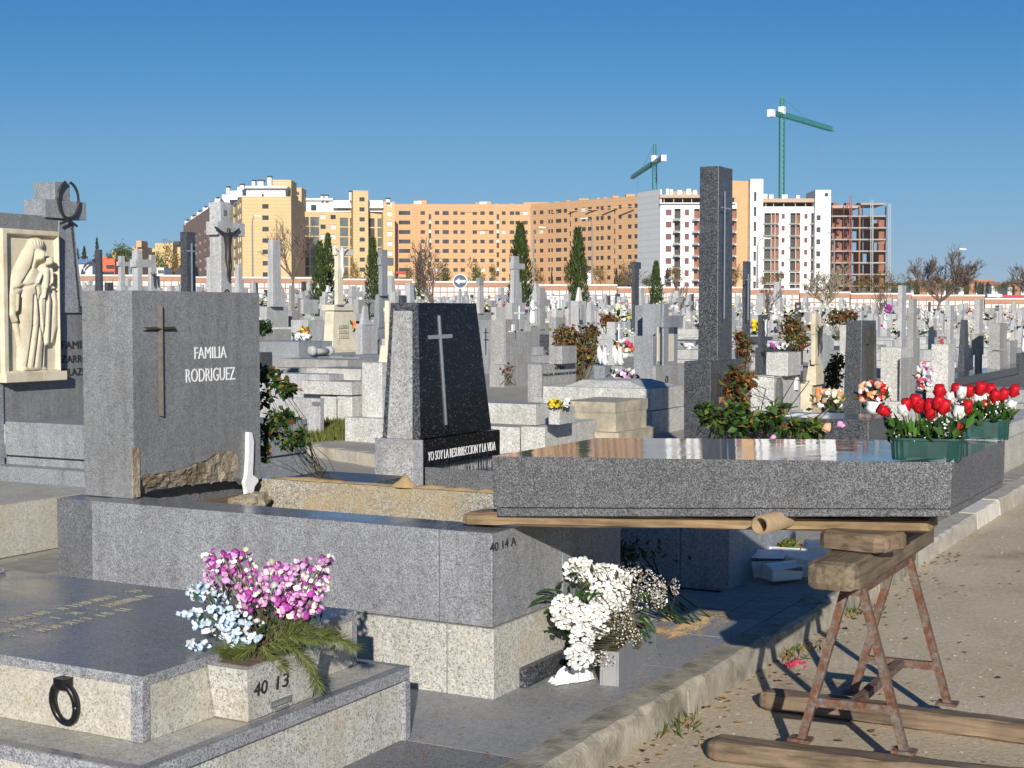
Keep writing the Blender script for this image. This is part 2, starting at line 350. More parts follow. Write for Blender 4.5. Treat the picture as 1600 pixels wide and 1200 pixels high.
def dup(root, loc, rz=0.0, sc=(1, 1, 1), label=None, group=None):
    r = root.copy(); COL.objects.link(r); r.location = loc; r.rotation_euler = (0, 0, rz); r.scale = sc
    if label: r['label'] = label
    if group: r['group'] = group
    for ch in list(root.children):
        c = ch.copy(); COL.objects.link(c); c.parent = r
        for g in list(ch.children):
            d = g.copy(); COL.objects.link(d); d.parent = c
    return r
def text(s, o, right, up, w, h, mats, parent, name='lettering', depth=.003, bold=0):
    cu = bpy.data.curves.new('t', 'FONT'); cu.body = s; cu.extrude = .02; cu.resolution_u = 3; cu.offset = bold
    ob = bpy.data.objects.new('t', cu); COL.objects.link(ob)
    me = ob.to_mesh(); vs = [q.co.copy() for q in me.vertices]; fs = [tuple(p.vertices) for p in me.polygons]
    ob.to_mesh_clear(); bpy.data.objects.remove(ob); bpy.data.curves.remove(cu)
    x0 = min(q.x for q in vs); x1 = max(q.x for q in vs); y0 = min(q.y for q in vs); y1 = max(q.y for q in vs)
    o, right, up = Vector(o), Vector(right).normalized(), Vector(up).normalized(); n = right.cross(up)
    b = MB(); b.add([o + right * ((q.x - x0) / (x1 - x0) * w) + up * ((q.y - y0) / (y1 - y0) * h) + n * (depth if q.z > 0 else -.002) for q in vs], fs)
    return part(name, b, mats, parent)
def skin(name, pts, edges, rad, lv=1):          # one continuous grown figure
    me = bpy.data.meshes.new(name); me.from_pydata([tuple(p) for p in pts], edges, [])
    ob = bpy.data.objects.new(name, me); COL.objects.link(ob)
    sm = ob.modifiers.new('s', 'SKIN'); sv = me.skin_vertices[0].data
    for i, r in enumerate(rad): sv[i].radius = (r, r) if not isinstance(r, tuple) else r; sv[i].use_root = (i == 0)
    sb = ob.modifiers.new('d', 'SUBSURF'); sb.levels = lv; sb.render_levels = lv
    dg = bpy.context.evaluated_depsgraph_get(); ev = ob.evaluated_get(dg); m2 = ev.to_mesh()
    b = MB(); b.v = [tuple(q.co) for q in m2.vertices]; b.f = [tuple(p.vertices) for p in m2.polygons]; b.m = [0] * len(b.f)
    ev.to_mesh_clear(); bpy.data.objects.remove(ob); bpy.data.meshes.remove(me); return b
def place(src, o, right, up, sc):               # figure mesh (x right, y out, z up) stood against a face
    o, right, up = Vector(o), Vector(right).normalized(), Vector(up).normalized(); n = right.cross(up)
    b = MB(); b.v = [tuple(o + right * (x * sc) + n * (y * sc) + up * (z * sc)) for x, y, z in src.v]; b.f = list(src.f); b.m = list(src.m); return b
# ================================================================== ground, pavement, kerb
def ground():
    xs = [-900, -600, -400, -300, -240, -200] + [-170 + 10 * i for i in range(15)] + [-20, -15, -10, -6, -3, 0.54, 0.56, 4, 9, 15, 24, 40, 70, 120, 200, 400, 700]
    ys = [-60, -30, -15, -8, 0, 8, 16, 24] + [32 + 10 * i for i in range(20)] + [250, 300, 380, 480, 620, 800, 1100, 1500, 2100, 2900]
    b = MB(); n = len(ys)
    for x in xs:
        for y in ys:
            z = rise(x, y) + (-0.13 if x > .55 and rise(x, y) < .6 else -0.03)
            b.v.append((x, y, z))
    for i in range(len(xs) - 1):
        for j in range(n - 1):
            b.f.append((i * n + j, (i + 1) * n + j, (i + 1) * n + j + 1, i * n + j + 1)); b.m.append(1 if xs[i] > .55 and ys[j] < 60 else 0)
    return struct('ground', b, [M_GROUND, M_ROAD])
def _ground_mats():
    m, n, b = _new('cemetery_ground'); L = n.links; pos = _pos(n)
    n1 = _N(n, 'ShaderNodeTexNoise', i_Scale=.35, i_Detail=8.0, i_Roughness=.7); L.new(pos, n1.inputs['Vector'])
    r1 = _ramp(n, [(0.35, (.30, .28, .23)), (0.55, (.38, .355, .29)), (.74, (.17, .165, .08))]); L.new(n1.outputs[0], r1.inputs[0])
    n2 = _N(n, 'ShaderNodeTexNoise', i_Scale=60.0, i_Detail=4.0); L.new(pos, n2.inputs['Vector'])
    r2 = _ramp(n, [(0.3, (.7, .7, .7)), (.7, (1.25, 1.25, 1.25))]); L.new(n2.outputs[0], r2.inputs[0])
    L.new(_mix(n, r1.outputs[0], r2.outputs[0], 1.0, 'MULTIPLY'), b.inputs['Base Color']); b.inputs['Roughness'].default_value = 1
    m2, n, b = _new('sandy_road'); L = n.links; pos = _pos(n)
    n1 = _N(n, 'ShaderNodeTexNoise', i_Scale=1.15, i_Detail=8.0, i_Roughness=.65); L.new(pos, n1.inputs['Vector'])
    r1 = _ramp(n, [(0.30, (.28, .215, .135)), (0.40, (.52, .42, .275)), (.58, (.60, .495, .335)), (.75, (.66, .57, .42))]); L.new(n1.outputs[0], r1.inputs[0])
    n2 = _N(n, 'ShaderNodeTexNoise', i_Scale=45.0, i_Detail=8.0, i_Roughness=.75); L.new(pos, n2.inputs['Vector'])
    r2 = _ramp(n, [(0.28, (.68, .68, .68)), (.72, (1.25, 1.25, 1.25))]); L.new(n2.outputs[0], r2.inputs[0])
    c = _mix(n, r1.outputs[0], r2.outputs[0], 1.0, 'MULTIPLY')
    v = _N(n, 'ShaderNodeTexVoronoi', i_Scale=55.0); L.new(pos, v.inputs['Vector'])
    sp = n.nodes.new('ShaderNodeSeparateColor'); L.new(v.outputs['Color'], sp.inputs[0])
    r3 = _ramp(n, [(0, (0, 0, 0)), (.90, (0, 0, 0)), (.93, (.7, .7, .7))]); L.new(sp.outputs[0], r3.inputs[0])
    c = _mix(n, c, (.62, .56, .46), r3.outputs[0])
    L.new(c, b.inputs['Base Color']); b.inputs['Roughness'].default_value = 1
    bp = _N(n, 'ShaderNodeBump', i_Strength=.7, i_Distance=0.012); L.new(n2.outputs[0], bp.inputs['Height']); L.new(bp.outputs[0], b.inputs['Normal'])
    return m, m2
M_GROUND, M_ROAD = _ground_mats()
ground()
def pavement():
    root = bpy.data.objects.new('pavement', None); COL.objects.link(root); root['kind'] = 'structure'; OFF[root] = Vector((0, 0, 0))
    K = .47
    rows = [(-6.0, -2.2, PAVED, -3.4), (-2.196, -.664, PAVED, -2.2), (-.66, .86, PAVE, -3.4), (.863, 1.56, PAVE, -3.0)]
    for y0, y1, m, x0 in rows:
        part('paving_slab', bx(x0, K, y0, y1, -.06, 0), m, root)
    part('paving_slab', bx(.0, K, 1.563, 2.02, -.06, .001), PAVE, root)
    y = 2.024                                     # small pavers further along
    while y < 9.4:
        for k in range(2):
            x0 = -.02 + k * .245
            part('paver', bx(x0, x0 + .238, y, y + .19, -.05, random.uniform(-.006, .004)), PAVER, root)
        y += .198
    for i in range(9):
        y0 = 9.45 + i * 1.6
        part('paving_slab', bx(-.3, K, y0, y0 + 1.595, -.06, 0), PAVER, root)
    for i in range(14):                           # strips of paving between the rows
        y0 = 1.2 + i * 1.5
        part('paving_slab', bx(-4.4, -2.62, y0, y0 + 1.49, -.06, random.uniform(-.004, .002)), PAVER, root)
    for i in range(7):
        part('paving_slab', bx(-2.6, -.3, 4.3, 4.75, -.055, -.003) if i == 0 else bx(-4.5 - i * .7, -3.8 - i * .7 - .01, -1.2, 1.0, -.06, 0), PAVER, root)
pavement()
def kerb():
    root = bpy.data.objects.new('kerb', None); COL.objects.link(root); root['kind'] = 'structure'; OFF[root] = Vector((0, 0, 0))
    y = -5.2
    k = 0
    while y < 30:
        l = random.uniform(.92, 1.08)
        if y < -1.35 < y + l: l = -1.35 - y
        if k == 0: pass
        m = CONC if y > -1.36 and y < 4.5 else CONC2
        if 6.2 < y < 7.1: m = WHITEK
        b = MB(); x0 = .472; x1 = .615 + random.uniform(-.008, .008); zt = random.uniform(-.004, .008)
        n = 9; P2 = []
        for i in range(n + 1):                      # chipped outer edge
            t = y + .0012 + (l - .0024) * i / n; c = random.uniform(.004, .028); w = random.uniform(-.004, .004)
            P2.append([(x0, t, -.2), (x0, t, zt), (x1 - c, t, zt), (x1 + .006, t, zt - c * 1.2), (x1 + .02 + w, t, -.2)])
        vs = [q for r in P2 for q in r]
        fs = [(i * 5 + j, i * 5 + j + 1, (i + 1) * 5 + j + 1, (i + 1) * 5 + j) for i in range(n) for j in range(4)] + [(4, 3, 2, 1, 0), tuple(n * 5 + j for j in range(5))]
        b.add(vs, fs); part('kerb_stone', b, m, root); y += l; k += 1
kerb()
# ================================================================== the opened grave
def headstone_break():
    top = [(214, 744), (240, 741), (262, 736), (285, 733), (305, 724), (322, 719), (338, 708), (352, 704), (366, 706), (373, 716), (370, 733), (376, 748), (384, 758)]
    return [PX(x, y, -2.11) for x, y in top]
def open_grave():
    t = thing('opened_grave', 'opened grey granite grave with FAMILIA RODRIGUEZ headstone, broken underneath and its lid off', 'grave', (-1.2, .65, 0))
    for x0, x1, y0, y1 in ((-1.45, -.23, 0, .26), (-2.62, -1.456, 0, .26), (-.225, .0, 0, .72), (-.225, .0, .724, 1.31), (-2.62, -.23, 1.05, 1.31)):
        part('plinth_block', bx(x0, x1, y0, y1, -.02, .293), G_ROUGH, t, bevel=.006)
    part('kerb_block', bx(-2.25, -.273, .012, .25, .297, .69, 0, 1), [G_GREY, G_TOP], t, bevel=.004)
    part('kerb_block', bx(-.269, -.012, .012, .66, .297, .69, 0, 1), [G_GREY, G_TOP], t, bevel=.004)
    part('kerb_block', bx(-.269, -.012, .663, 1.30, .297, .69, 0, 1), [G_GREY, G_TOP], t, bevel=.004)
    part('kerb_block', bx(-2.25, -.273, 1.19, 1.30, .297, .69, 0, 1), [DIRTYK, G_TOP], t, bevel=.004)
    part('back_block', bx(-2.50, -2.254, .03, 1.28, -.02, .687, 0, 1), [G_DGREY, G_TOP], t, bevel=.004)
    b = MB(); b.box(-2.25, -.27, .26, 1.185, .02, .07); part('grave_floor', b, EARTH, t)
    b = MB(); b.box(-2.26, -2.10, .26, 1.185, .07, .60)    # rough rubble wall under the stone
    part('foundation', b, EARTH, t)
    # headstone with the bite taken out of its lower edge
    tp = headstone_break(); lows = [(214, 779), (240, 764), (262, 763), (285, 758), (305, 757), (322, 755), (338, 753), (352, 751), (364, 752), (372, 754), (376, 757), (381, 756), (386, 762)]
    br = [(p.y, p.z) for p in tp]; lw = [PX(x, y, -2.16) for x, y in lows]; lo = [(p.y, max(.694, p.z)) for p in lw]
    y0, y1, zt = .16, 1.145, 1.713
    def cut(e): return [(y0, .692), (e[0][0] - .004, .692)] + e + [(e[-1][0] + .012, .692), (y1, .692), (y1, zt), (y0, zt)]
    b = MB(); b.prism(cut(br), lambda a, c: (-2.11, a, c), lambda a, c: (-2.158, a, c)); b.prism(cut(lo), lambda a, c: (-2.158, a, c), lambda a, c: (-2.44, a, c))
    part('headstone', b, [G_STONE], t)
    b = MB(); R = []; K = 9; r2 = random.Random(6); M = (len(br) - 1) * 4
    for k in range(K + 1):
        row = []
        for i in range(M + 1):
            s = i / 4; j = min(int(s), len(br) - 2); g = s - j; f = k / K
            ty, tz = br[j][0] + (br[j + 1][0] - br[j][0]) * g, br[j][1] + (br[j + 1][1] - br[j][1]) * g; ly, lz = lo[j][0] + (lo[j + 1][0] - lo[j][0]) * g, lo[j][1] + (lo[j + 1][1] - lo[j][1]) * g
            n_ = noise.noise(Vector((ty * 22, tz * 9 + f * 2, 3.1))) + .6 * noise.noise(Vector((ty * 60, f * 7, 1.7)))
            m_ = 1 if 0 < k < K else .25
            row.append((-2.108 - .050 * f + .017 * n_ * m_, ty + (ly - ty) * f, tz + (lz - tz) * f + (0 if k == 0 else .007 * noise.noise(Vector((ty * 40, f * 3, 7))) * 2)))
        R.append(row)
    vs = [q for r in R for q in r]; n = M + 1
    b.add(vs, [(k * n + i, (k + 1) * n + i, (k + 1) * n + i + 1, k * n + i + 1) for k in range(K) for i in range(n - 1)])
    part('broken_face', b, ROUGHB, t)
    b = MB()
    for i in range(9): b.blob((-2.06 + r2.uniform(-.03, .04), r2.uniform(.85, 1.12), .585 + r2.uniform(-.02, .03)), r2.uniform(.03, .06), 0, 6, 4, .35, (1, 1.6, .7))
    part('rubble', b, ROUGHB, t, kind='stuff')
    b = MB(); q0, q1 = PX(206, 700, -2.109), PX(218, 776, -2.109); b.box(-2.111, -2.104, q0.y, q1.y, q1.z, q0.z)
    part('mortar_scar', b, ROUGHB, t)
    # bronze cross
    def q(x, y): p = PX(x, y, -2.108); return p.y, p.z
    w = .010; cy, z0, z1 = q(249.5, 560)[0], q(250, 650)[1], q(250, 477)[1]
    a0, a1 = q(223, 515)[0], q(273, 513)[0]; zc = q(250, 514)[1]; x = -2.108
    b = MB(); w = .013
    for (p0, p1, p2) in (((x, cy - w, z0), (x + .022, cy, z0), (x, cy + w, z0)),):
        b.add([p0, p1, p2, (x, cy - w, z1), (x + .022, cy, z1), (x, cy + w, z1)], [(0, 1, 4, 3), (1, 2, 5, 4), (2, 1, 0), (3, 4, 5)])
    b.add([(x, a0, zc - w * .8), (x + .021, a0 + .01, zc), (x, a0, zc + w * .8), (x, a1, zc - w * .8), (x + .021, a1 - .01, zc), (x, a1, zc + w * .8)],
          [(0, 1, 4, 3), (1, 2, 5, 4), (2, 1, 0), (3, 4, 5)])
    part('bronze_cross', b, BRONZE, t)
    for s, (xa, ya), (xb, yb) in (('FAMILIA', (304, 561), (353.5, 541)), ('RODRIGUEZ', (290.5, 598), (367, 573))):
        pa, pb = PX(xa, ya, -2.11), PX(xb, yb, -2.11)
        text(s, (-2.11, pa.y, pa.z), (0, 1, 0), (0, 0, 1), pb.y - pa.y, pb.z - pa.z, WHITE, t, bold=-.004)
    p = G(768, 862, 0); pa, pb = PX(766, 863, -.012), PX(806, 841, -.012)
    text('40 14 A', (-.012, pa.y, pa.z), (0, 1, 0), (0, 0, 1), pb.y - pa.y, .036, LETTER, t, 'number')
    # plaster running down the right edge
    pts = [(389, 675), (394, 676), (397, 690), (396, 720), (395, 742), (403, 748), (404, 752), (398, 760), (394, 782), (391, 791), (387, 783), (385, 764), (383, 754), (386, 745), (388, 720)]
    loc = [PX(a, c, -2.085) for a, c in pts]
    b = MB(); b.prism([(p.y, p.z) for p in loc][::-1], lambda a, c: (-2.085, a, c), lambda a, c: (-2.109, a, c))
    part('plaster_patch', b, PLASTER, t, bevel=.004)
    return t
open_grave()
def sand_spill():
    b = MB()
    def lump(c, r, h, n=14):
        o = len(b.v); b.v.append((c[0], c[1], c[2] + h))
        for k, f in enumerate((.45, .8, 1.0)):
            for j in range(n):
                w = 2 * math.pi * j / n; q = f * (1 + random.uniform(-.2, .2))
                b.v.append((c[0] + math.cos(w) * r[0] * q, c[1] + math.sin(w) * r[1] * q, c[2] + h * (1 - f) * random.uniform(.6, 1.0) + .001))
        for j in range(n):
            b.f.append((o, o + 1 + j, o + 1 + (j + 1) % n)); b.m.append(0)
            for k in range(2):
                i0 = o + 1 + k * n; b.f.append((i0 + j, i0 + n + j, i0 + n + (j + 1) % n, i0 + (j + 1) % n)); b.m.append(0)
    for px, py, r, h in ((625, 762, (.09, .05), .075), (665, 765, (.16, .035), .022), (715, 768, (.16, .03), .018), (450, 756, (.28, .045), .02), (500, 757, (.2, .04), .014), (560, 762, (.22, .03), .01), (745, 772, (.1, .03), .02)):
        p = G(px, py, .692); lump((p.x, min(1.26, max(1.22, p.y)), .691), r, h)
    for px, py, r, h in ((1020, 985, (.07, .12), .028), (1045, 968, (.05, .06), .03)):
        p = G(px, py, .001); lump((p.x, p.y, .001), r, h)
    struct('spilt_sand', b, SAND, True, 'stuff')
    for px, py, r, h in ((1100, 992, (.10, .26), .005), (1150, 985, (.06, .22), .004), (1180, 975, (.05, .2), .004), (1060, 1000, (.05, .2), .004), (1130, 1000, (.05, .15), .004)):
        p = G(px, py, .001)
    b = MB(); r4 = random.Random(17); o = G(1000, 1000, 0); st = .0055; nx, ny = 110, 150
    for i in range(nx):                             # thin sheet of sand broken up by noise
        for j in range(ny):
            x, y = -.02 + i * st * .8, o.y - .15 + j * st * 1.6; q = noise.noise(Vector((x * 5, y * 2.2, .3))) + .5 * noise.noise(Vector((x * 18, y * 9, 2))) + .35 * noise.noise(Vector((x * 70, y * 60, 4))) - 1.6 * max(abs((x - .22) / .24), abs((y - o.y - .52) / .62)) ** 2
            if q > -.22 and x < .46 and r4.random() < .55 + q:
                h = .0012 + max(0, q) * .008; jx, jy = r4.uniform(-.002, .002), r4.uniform(-.003, .003); b.add([(x + jx, y + jy, .001), (x + st, y + jy, .0012), (x + st + jx, y + st * 1.7, .001), (x, y + st * 1.6 + jy, .0012), (x + st / 2, y + st * .8, .001 + h)], [(0, 1, 4), (1, 2, 4), (2, 3, 4), (3, 0, 4)])
    struct('scattered_sand', b, SAND, False, 'stuff')
sand_spill()
# ------------------------------------------------------------------ the lid, shifted over on timbers
LID = {}
def lid():
    A = P(768, 713, 6.14); B = P(1487.5, 722.4, 5.28); A2 = P(771, 807, 6.14); B2 = P(1485, 808, 5.28)
    w = Vector((0, 1.04, 0)); e = (B - A); e.z = 0; e.normalize(); n2 = Vector((-e.y, e.x, 0)); w = (n2 * .62 + Vector((0, 1, 0)) * .38).normalized() * 1.04
    w = Vector((.0, 1.04, 0))
    t = thing('grave_lid', 'heavy grey granite grave lid with mirror polished top, lying askew on timbers and a trestle', 'grave lid', (A2 + B2 + w) / 2)
    def lerp(a, c, f): return a + (c - a) * f
    g = .135
    for name, f0, f1, ins in (('lid_body', g + .012, 1, 0), ('lid_rim', 0, g, .012)):
        a0, b0, a1, b1 = lerp(A2, A, f0), lerp(B2, B, f0), lerp(A2, A, f1), lerp(B2, B, f1)
        i1 = e * ins; i2 = Vector((0, ins * .5, 0)); b = MB()
        b.hexa([a0 + i1 + i2, b0 - i1 * .3 + i2, b0 + w - i1 * .3 - i2, a0 + w + i1 - i2, a1 + i1 + i2, b1 - i1 * .3 + i2, b1 + w - i1 * .3 - i2, a1 + w + i1 - i2], 0, 1 if f1 == 1 else 0)
        part(name, b, [G_LID, G_LIDTOP], t, bevel=.004)
    a0, b0 = lerp(A2, A, .1), lerp(B2, B, .1); a1, b1 = lerp(A2, A, g + .03), lerp(B2, B, g + .03); i = e * .02; j = Vector((0, .015, 0)); b = MB()
    b.hexa([a0 + i + j, b0 - i + j, b0 + w - i - j, a0 + w + i - j, a1 + i + j, b1 - i + j, b1 + w - i - j, a1 + w + i - j]); part('seam', b, LETTER, t)
    LID.update(A=A, B=B, A2=A2, B2=B2, w=w, e=e)
    return t
lid()
def lidtop(px, py):                                # point of the lid's top under a picture point
    A, B, w = LID['A'], LID['B'], LID['w']; n = (B - A).cross(w)
    X, Z = _xz(px, py); r = FW + RT * X + Vector((0, 0, Z)); k = (A - CAM).dot(n) / r.dot(n); return CAM + r * k
def timber(p, q, w, h, rounded=.02, jit=.004, up=(0, 0, 1), n=8):
    p, q = Vector(p), Vector(q); t = (q - p).normalized(); a = t.cross(Vector(up)).normalized(); u = a.cross(t); b = MB(); L = (q - p).length
    st = [0, .012, .04] + [.04 + (L - .08) * i / n for i in range(1, n)] + [L - .04, L - .012, L]; sc = [.55, .86, 1] + [1] * (n - 1) + [1, .86, .55]
    sh = [(-.5, -.36), (-.4, -.5), (.4, -.5), (.5, -.36), (.5, .36), (.4, .5), (-.4, .5), (-.5, .36)]; vs = []
    for s_, k in zip(st, sc):
        for x, y in sh: vs.append(p + t * (s_) + a * (x * w * k + random.uniform(-jit, jit)) + u * (y * h * k + random.uniform(-jit, jit)))
    m = len(st); fs = [(i * 8 + j, (i + 1) * 8 + j, (i + 1) * 8 + (j + 1) % 8, i * 8 + (j + 1) % 8) for i in range(m - 1) for j in range(8)] + [tuple(range(8)), tuple((m - 1) * 8 + j for j in range(7, -1, -1))]
    b.add(vs, fs); return b
def trestle():
    zf = -.045
    f = [G(1252, 1157, zf), G(1414, 1176, zf), G(1333, 1085, zf), G(1481, 1101, zf)]
    n0, n1 = (f[0] + f[1]) / 2, (f[2] + f[3]) / 2; zt = .565
    a0, a1 = Vector((n0.x, n0.y, zt)), Vector((n1.x, n1.y, zt)); ax = (a1 - a0).normalized()
    t = thing('iron_trestle', 'rusty welded iron trestle holding up the lid on two planks beside the kerb', 'trestle', (n0 + n1) / 2)
    sd = Vector((-ax.y, ax.x, 0))
    for k, p in enumerate(f):
        top = (a0 if k < 2 else a1) + sd * (.03 if k % 2 == 0 else -.03)
        b = MB(); b.bar(top, p, .031, .031, 0, ax); part('leg', b, RUST, t)
        b = MB(); b.box(p.x - .045, p.x + .04, p.y - .035, p.y + .035, zf, zf + .012); part('foot_plate', b, RUST, t)
    for i, j, a in ((0, 1, a0), (2, 3, a1)):
        tp = [a + sd * .03, a - sd * .03]; fr = .74
        p, q = tp[0] + (f[i] - tp[0]) * fr, tp[1] + (f[j] - tp[1]) * fr
        b = MB(); b.bar(p, q, .03, .034, 0); part('cross_bar', b, RUST, t)
        if i == 0: m0 = (p + q) / 2
        else: m1 = (p + q) / 2
    b = MB(); b.bar(m0, m1, .035, .03); part('tie_bar', b, RUST, t)
    b = MB(); b.bar(a0 - ax * .06, a1 + ax * .10, .075, .045); part('top_rail', b, RUST, t)
    return a0, a1, ax
a0, a1, ax = trestle()
def timbers():
    z = .60
    p = Vector((a0.x, a0.y, z + .055)) - ax * .33; q = Vector((a1.x, a1.y, z + .055)) + ax * .22
    solo('timber_beam', timber(p, q, .19, .105), WOODY, 'thick grey brown timber beam lying along the top of the iron trestle', 'timber beam', 'timbers under the lid')
    l, r = P(1296, 853, 5.62), P(1402, 846, 5.42); c0 = Vector((l.x, l.y, .745)); c1 = Vector((r.x, r.y, .748))
    solo('timber_block', timber(c0, c1, .20, .075, n=3), WOODX, 'short rounded timber block set across the thick beam on the trestle', 'timber block', 'timbers under the lid')
    l = G(716, 822, .692); r = P(1455, 833, 5.45); l = Vector((l.x, l.y + .09, .723)); r = Vector((r.x, r.y + .07, .812))
    solo('plank', timber(l, r, .20, .052, n=14), WOOD, 'pale yellow plank reaching from the opened grave to the trestle under the lid', 'plank', 'timbers under the lid')
    # cardboard roller
    c = P(1187, 826, 5.46); d = Vector((.12, 1, 0.0)).normalized(); n = 14; b = MB(); s = Vector((1, -.12, 0)).normalized(); vs = []
    for k, (dd, rr) in enumerate(((0, .036), (.62, .036), (.62, .028), (0.0, .028))):
        for j in range(n):
            w = 2 * math.pi * j / n; vs.append(c + d * dd + s * (math.cos(w) * rr) + Vector((0, 0, math.sin(w) * rr + .012)))
    b.add(vs, [(k * n + j, k * n + (j + 1) % n, ((k + 1) % 4) * n + (j + 1) % n, ((k + 1) % 4) * n + j) for k in range(4) for j in range(n)])
    solo('roller_tube', b, CARD, 'hollow brown tube used as roller between plank and granite lid', 'tube', smooth=True)
    # long boards on the road
    z = -.088
    for (x0, y0, x1, y1, w), lab in (((1108, 1166, 1680, 1232, .125), 'weathered plank on the road under the front feet of the trestle'), ((1190, 1090, 1720, 1158, .115), 'weathered plank on the road under the rear feet of the trestle')):
        p, q = G(x0, y0, z), G(x1, y1, z)
        solo('plank', timber(p, q, w, .078, n=14), WOODX, lab, 'plank', 'planks lying on the road')
timbers()
# ------------------------------------------------------------------ grave 40 13
def front_grave():
    t = thing('low_grave', 'low grey and buff granite grave marked 40 13 with an iron ring on its side', 'grave', (-1.2, -1.35, 0))
    zl, zs = .274, .484
    for x0, x1, y0, y1, in ((-2.9, -.0, -.80, -.64), (-.24, -.0, -2.09, -.804), (-2.9, -.245, -2.09, -1.85)):
        pass
    b = MB(); b.box(-2.9, -.02, -2.07, -.66, -.02, .225); part('base_wall', b, G_ROUGH, t)
    b = MB(); b.box(-2.9, .0, -2.09, -.64, .228, zl, 0, 1); part('base_rim', b, [G_EDGE, G_BUFF], t, bevel=.004)
    for x0, x1, y0, y1 in ((-.035, -.0, -2.09, -.64), (-2.9, -.037, -2.09, -2.05), (-2.9, -.037, -.675, -.64)):
        part('polished_strip', bx(x0, x1, y0, y1, zl + .001, zl + .004), G_TOP, t)
    for y0, y1 in ((-.672, -.64), (-2.09, -2.058)):
        part('corner_strip', bx(-.022, .001, y0, y1, -.02, .226), G_EDGE, t)
    part('base_end_face', bx(-2.9, -.024, -.656, -.6395, .0, .226), G_EDGE, t)
    x1, y0, y1 = -.19, -1.87, -.72
    part('slab_body', bx(-2.7, x1, y0, y1, zl + .002, zs - .034), G_BUFF, t)
    part('slab_top', bx(-2.703, x1 + .003, y0 - .003, y1 + .003, zs - .034, zs, 0, 1), [G_EDGE, G_TOP], t, bevel=.003)
    for yy in (y0, y1 - .030):
        part('corner_strip', bx(x1 - .045, x1 + .003, yy - .003 if yy == y0 else yy, yy + .030 if yy == y0 else yy + .033, zl + .004, zs - .036), G_EDGE, t)
    # raised slab towards the head
    part('name_slab', bx(-2.7, -1.98, y0 + .32, y1 - .05, zs + .001, zs + .02, 0, 1), [G_EDGE, G_TOP], t, bevel=.003)
    # gilt inscription, worn and unreadable from here, two and a half lines along the slab
    b = MB(); rnd = random.Random(3)
    for k, xx in enumerate((-1.18, -1.07, -.96)):
        y = y0 + .10 + k * .05; end = y1 - (.08, .10, .30)[k]
        while y < end:
            if rnd.random() < .16: y += .04; continue
            h = .056; w = rnd.uniform(.010, .018)
            for q in rnd.sample((0, 1, 2, 3), rnd.choice((2, 3, 3))):
                if q == 0: b.box(xx - h / 2, xx + h / 2, y, y + .0035, zs + .0005, zs + .004)
                elif q == 1: b.box(xx - h / 2, xx + h / 2, y + w, y + w + .0035, zs + .0005, zs + .004)
                else: xq = xx + (h / 2 - .006 if q == 2 else -h / 2); b.box(xq, xq + .006, y + .0036, y + w, zs + .0005, zs + .004)
            y += w + .017
    part('inscription', b, GOLD, t, kind='stuff')
    # iron ring
    c = PY(100, 1099, y0 - .02); b = MB(); b.ring((c.x, c.y, c.z), (1, 0, 0), (0, -.16, 1), (.050, .066), .0115, 28, 8)
    part('iron_ring', b, IRON, t, True)
    b = MB(); b.box(c.x - .026, c.x + .026, y0 - .045, y0, c.z + .045, c.z + .083); part('ring_clamp', b, IRON, t, bevel=.01)
    # tapered planter on the rim
    b = MB(); b.frus((-.185, -.045, -1.54, -1.19), (-.185, -.022, -1.575, -1.165), zl + .004, .458, 0, 0); part('planter', b, [G_ROUGH], t, bevel=.004)
    b = MB(); b.box(-.17, -.045, -1.54, -1.2, .455, .462); part('soil', b, EARTH, t)
    p0, p1 = PX(397, 1090, -.03), PX(418, 1066, -.03)
    text('40', (-.034, p0.y, p0.z), (0, 1, 0), (.09, 0, 1), p1.y - p0.y, .047, LETTER, t, 'number')
    p0, p1 = PX(433, 1078, -.03), PX(451, 1055, -.03)
    text('13', (-.034, p0.y, p0.z), (0, 1, 0), (.09, 0, 1), p1.y - p0.y, .047, LETTER, t, 'number')
    p0 = PX(424, 1112, -.036); p1 = PX(456, 1080, -.036)
    part('name_plate', bx(-.045, -.036, p0.y, p1.y, p0.z + .01, p1.z - .012), SLATE, t)
    b = MB()
    for k in range(2):
        for i in range(9):
            b.box(-.0365, -.035, p0.y + .012 + i * .0085 + k * .006, p0.y + .0165 + i * .0085 + k * .006, p1.z - .03 - k * .018, p1.z - .02 - k * .018)
    part('plate_marks', b, STEEL, t)
front_grave()
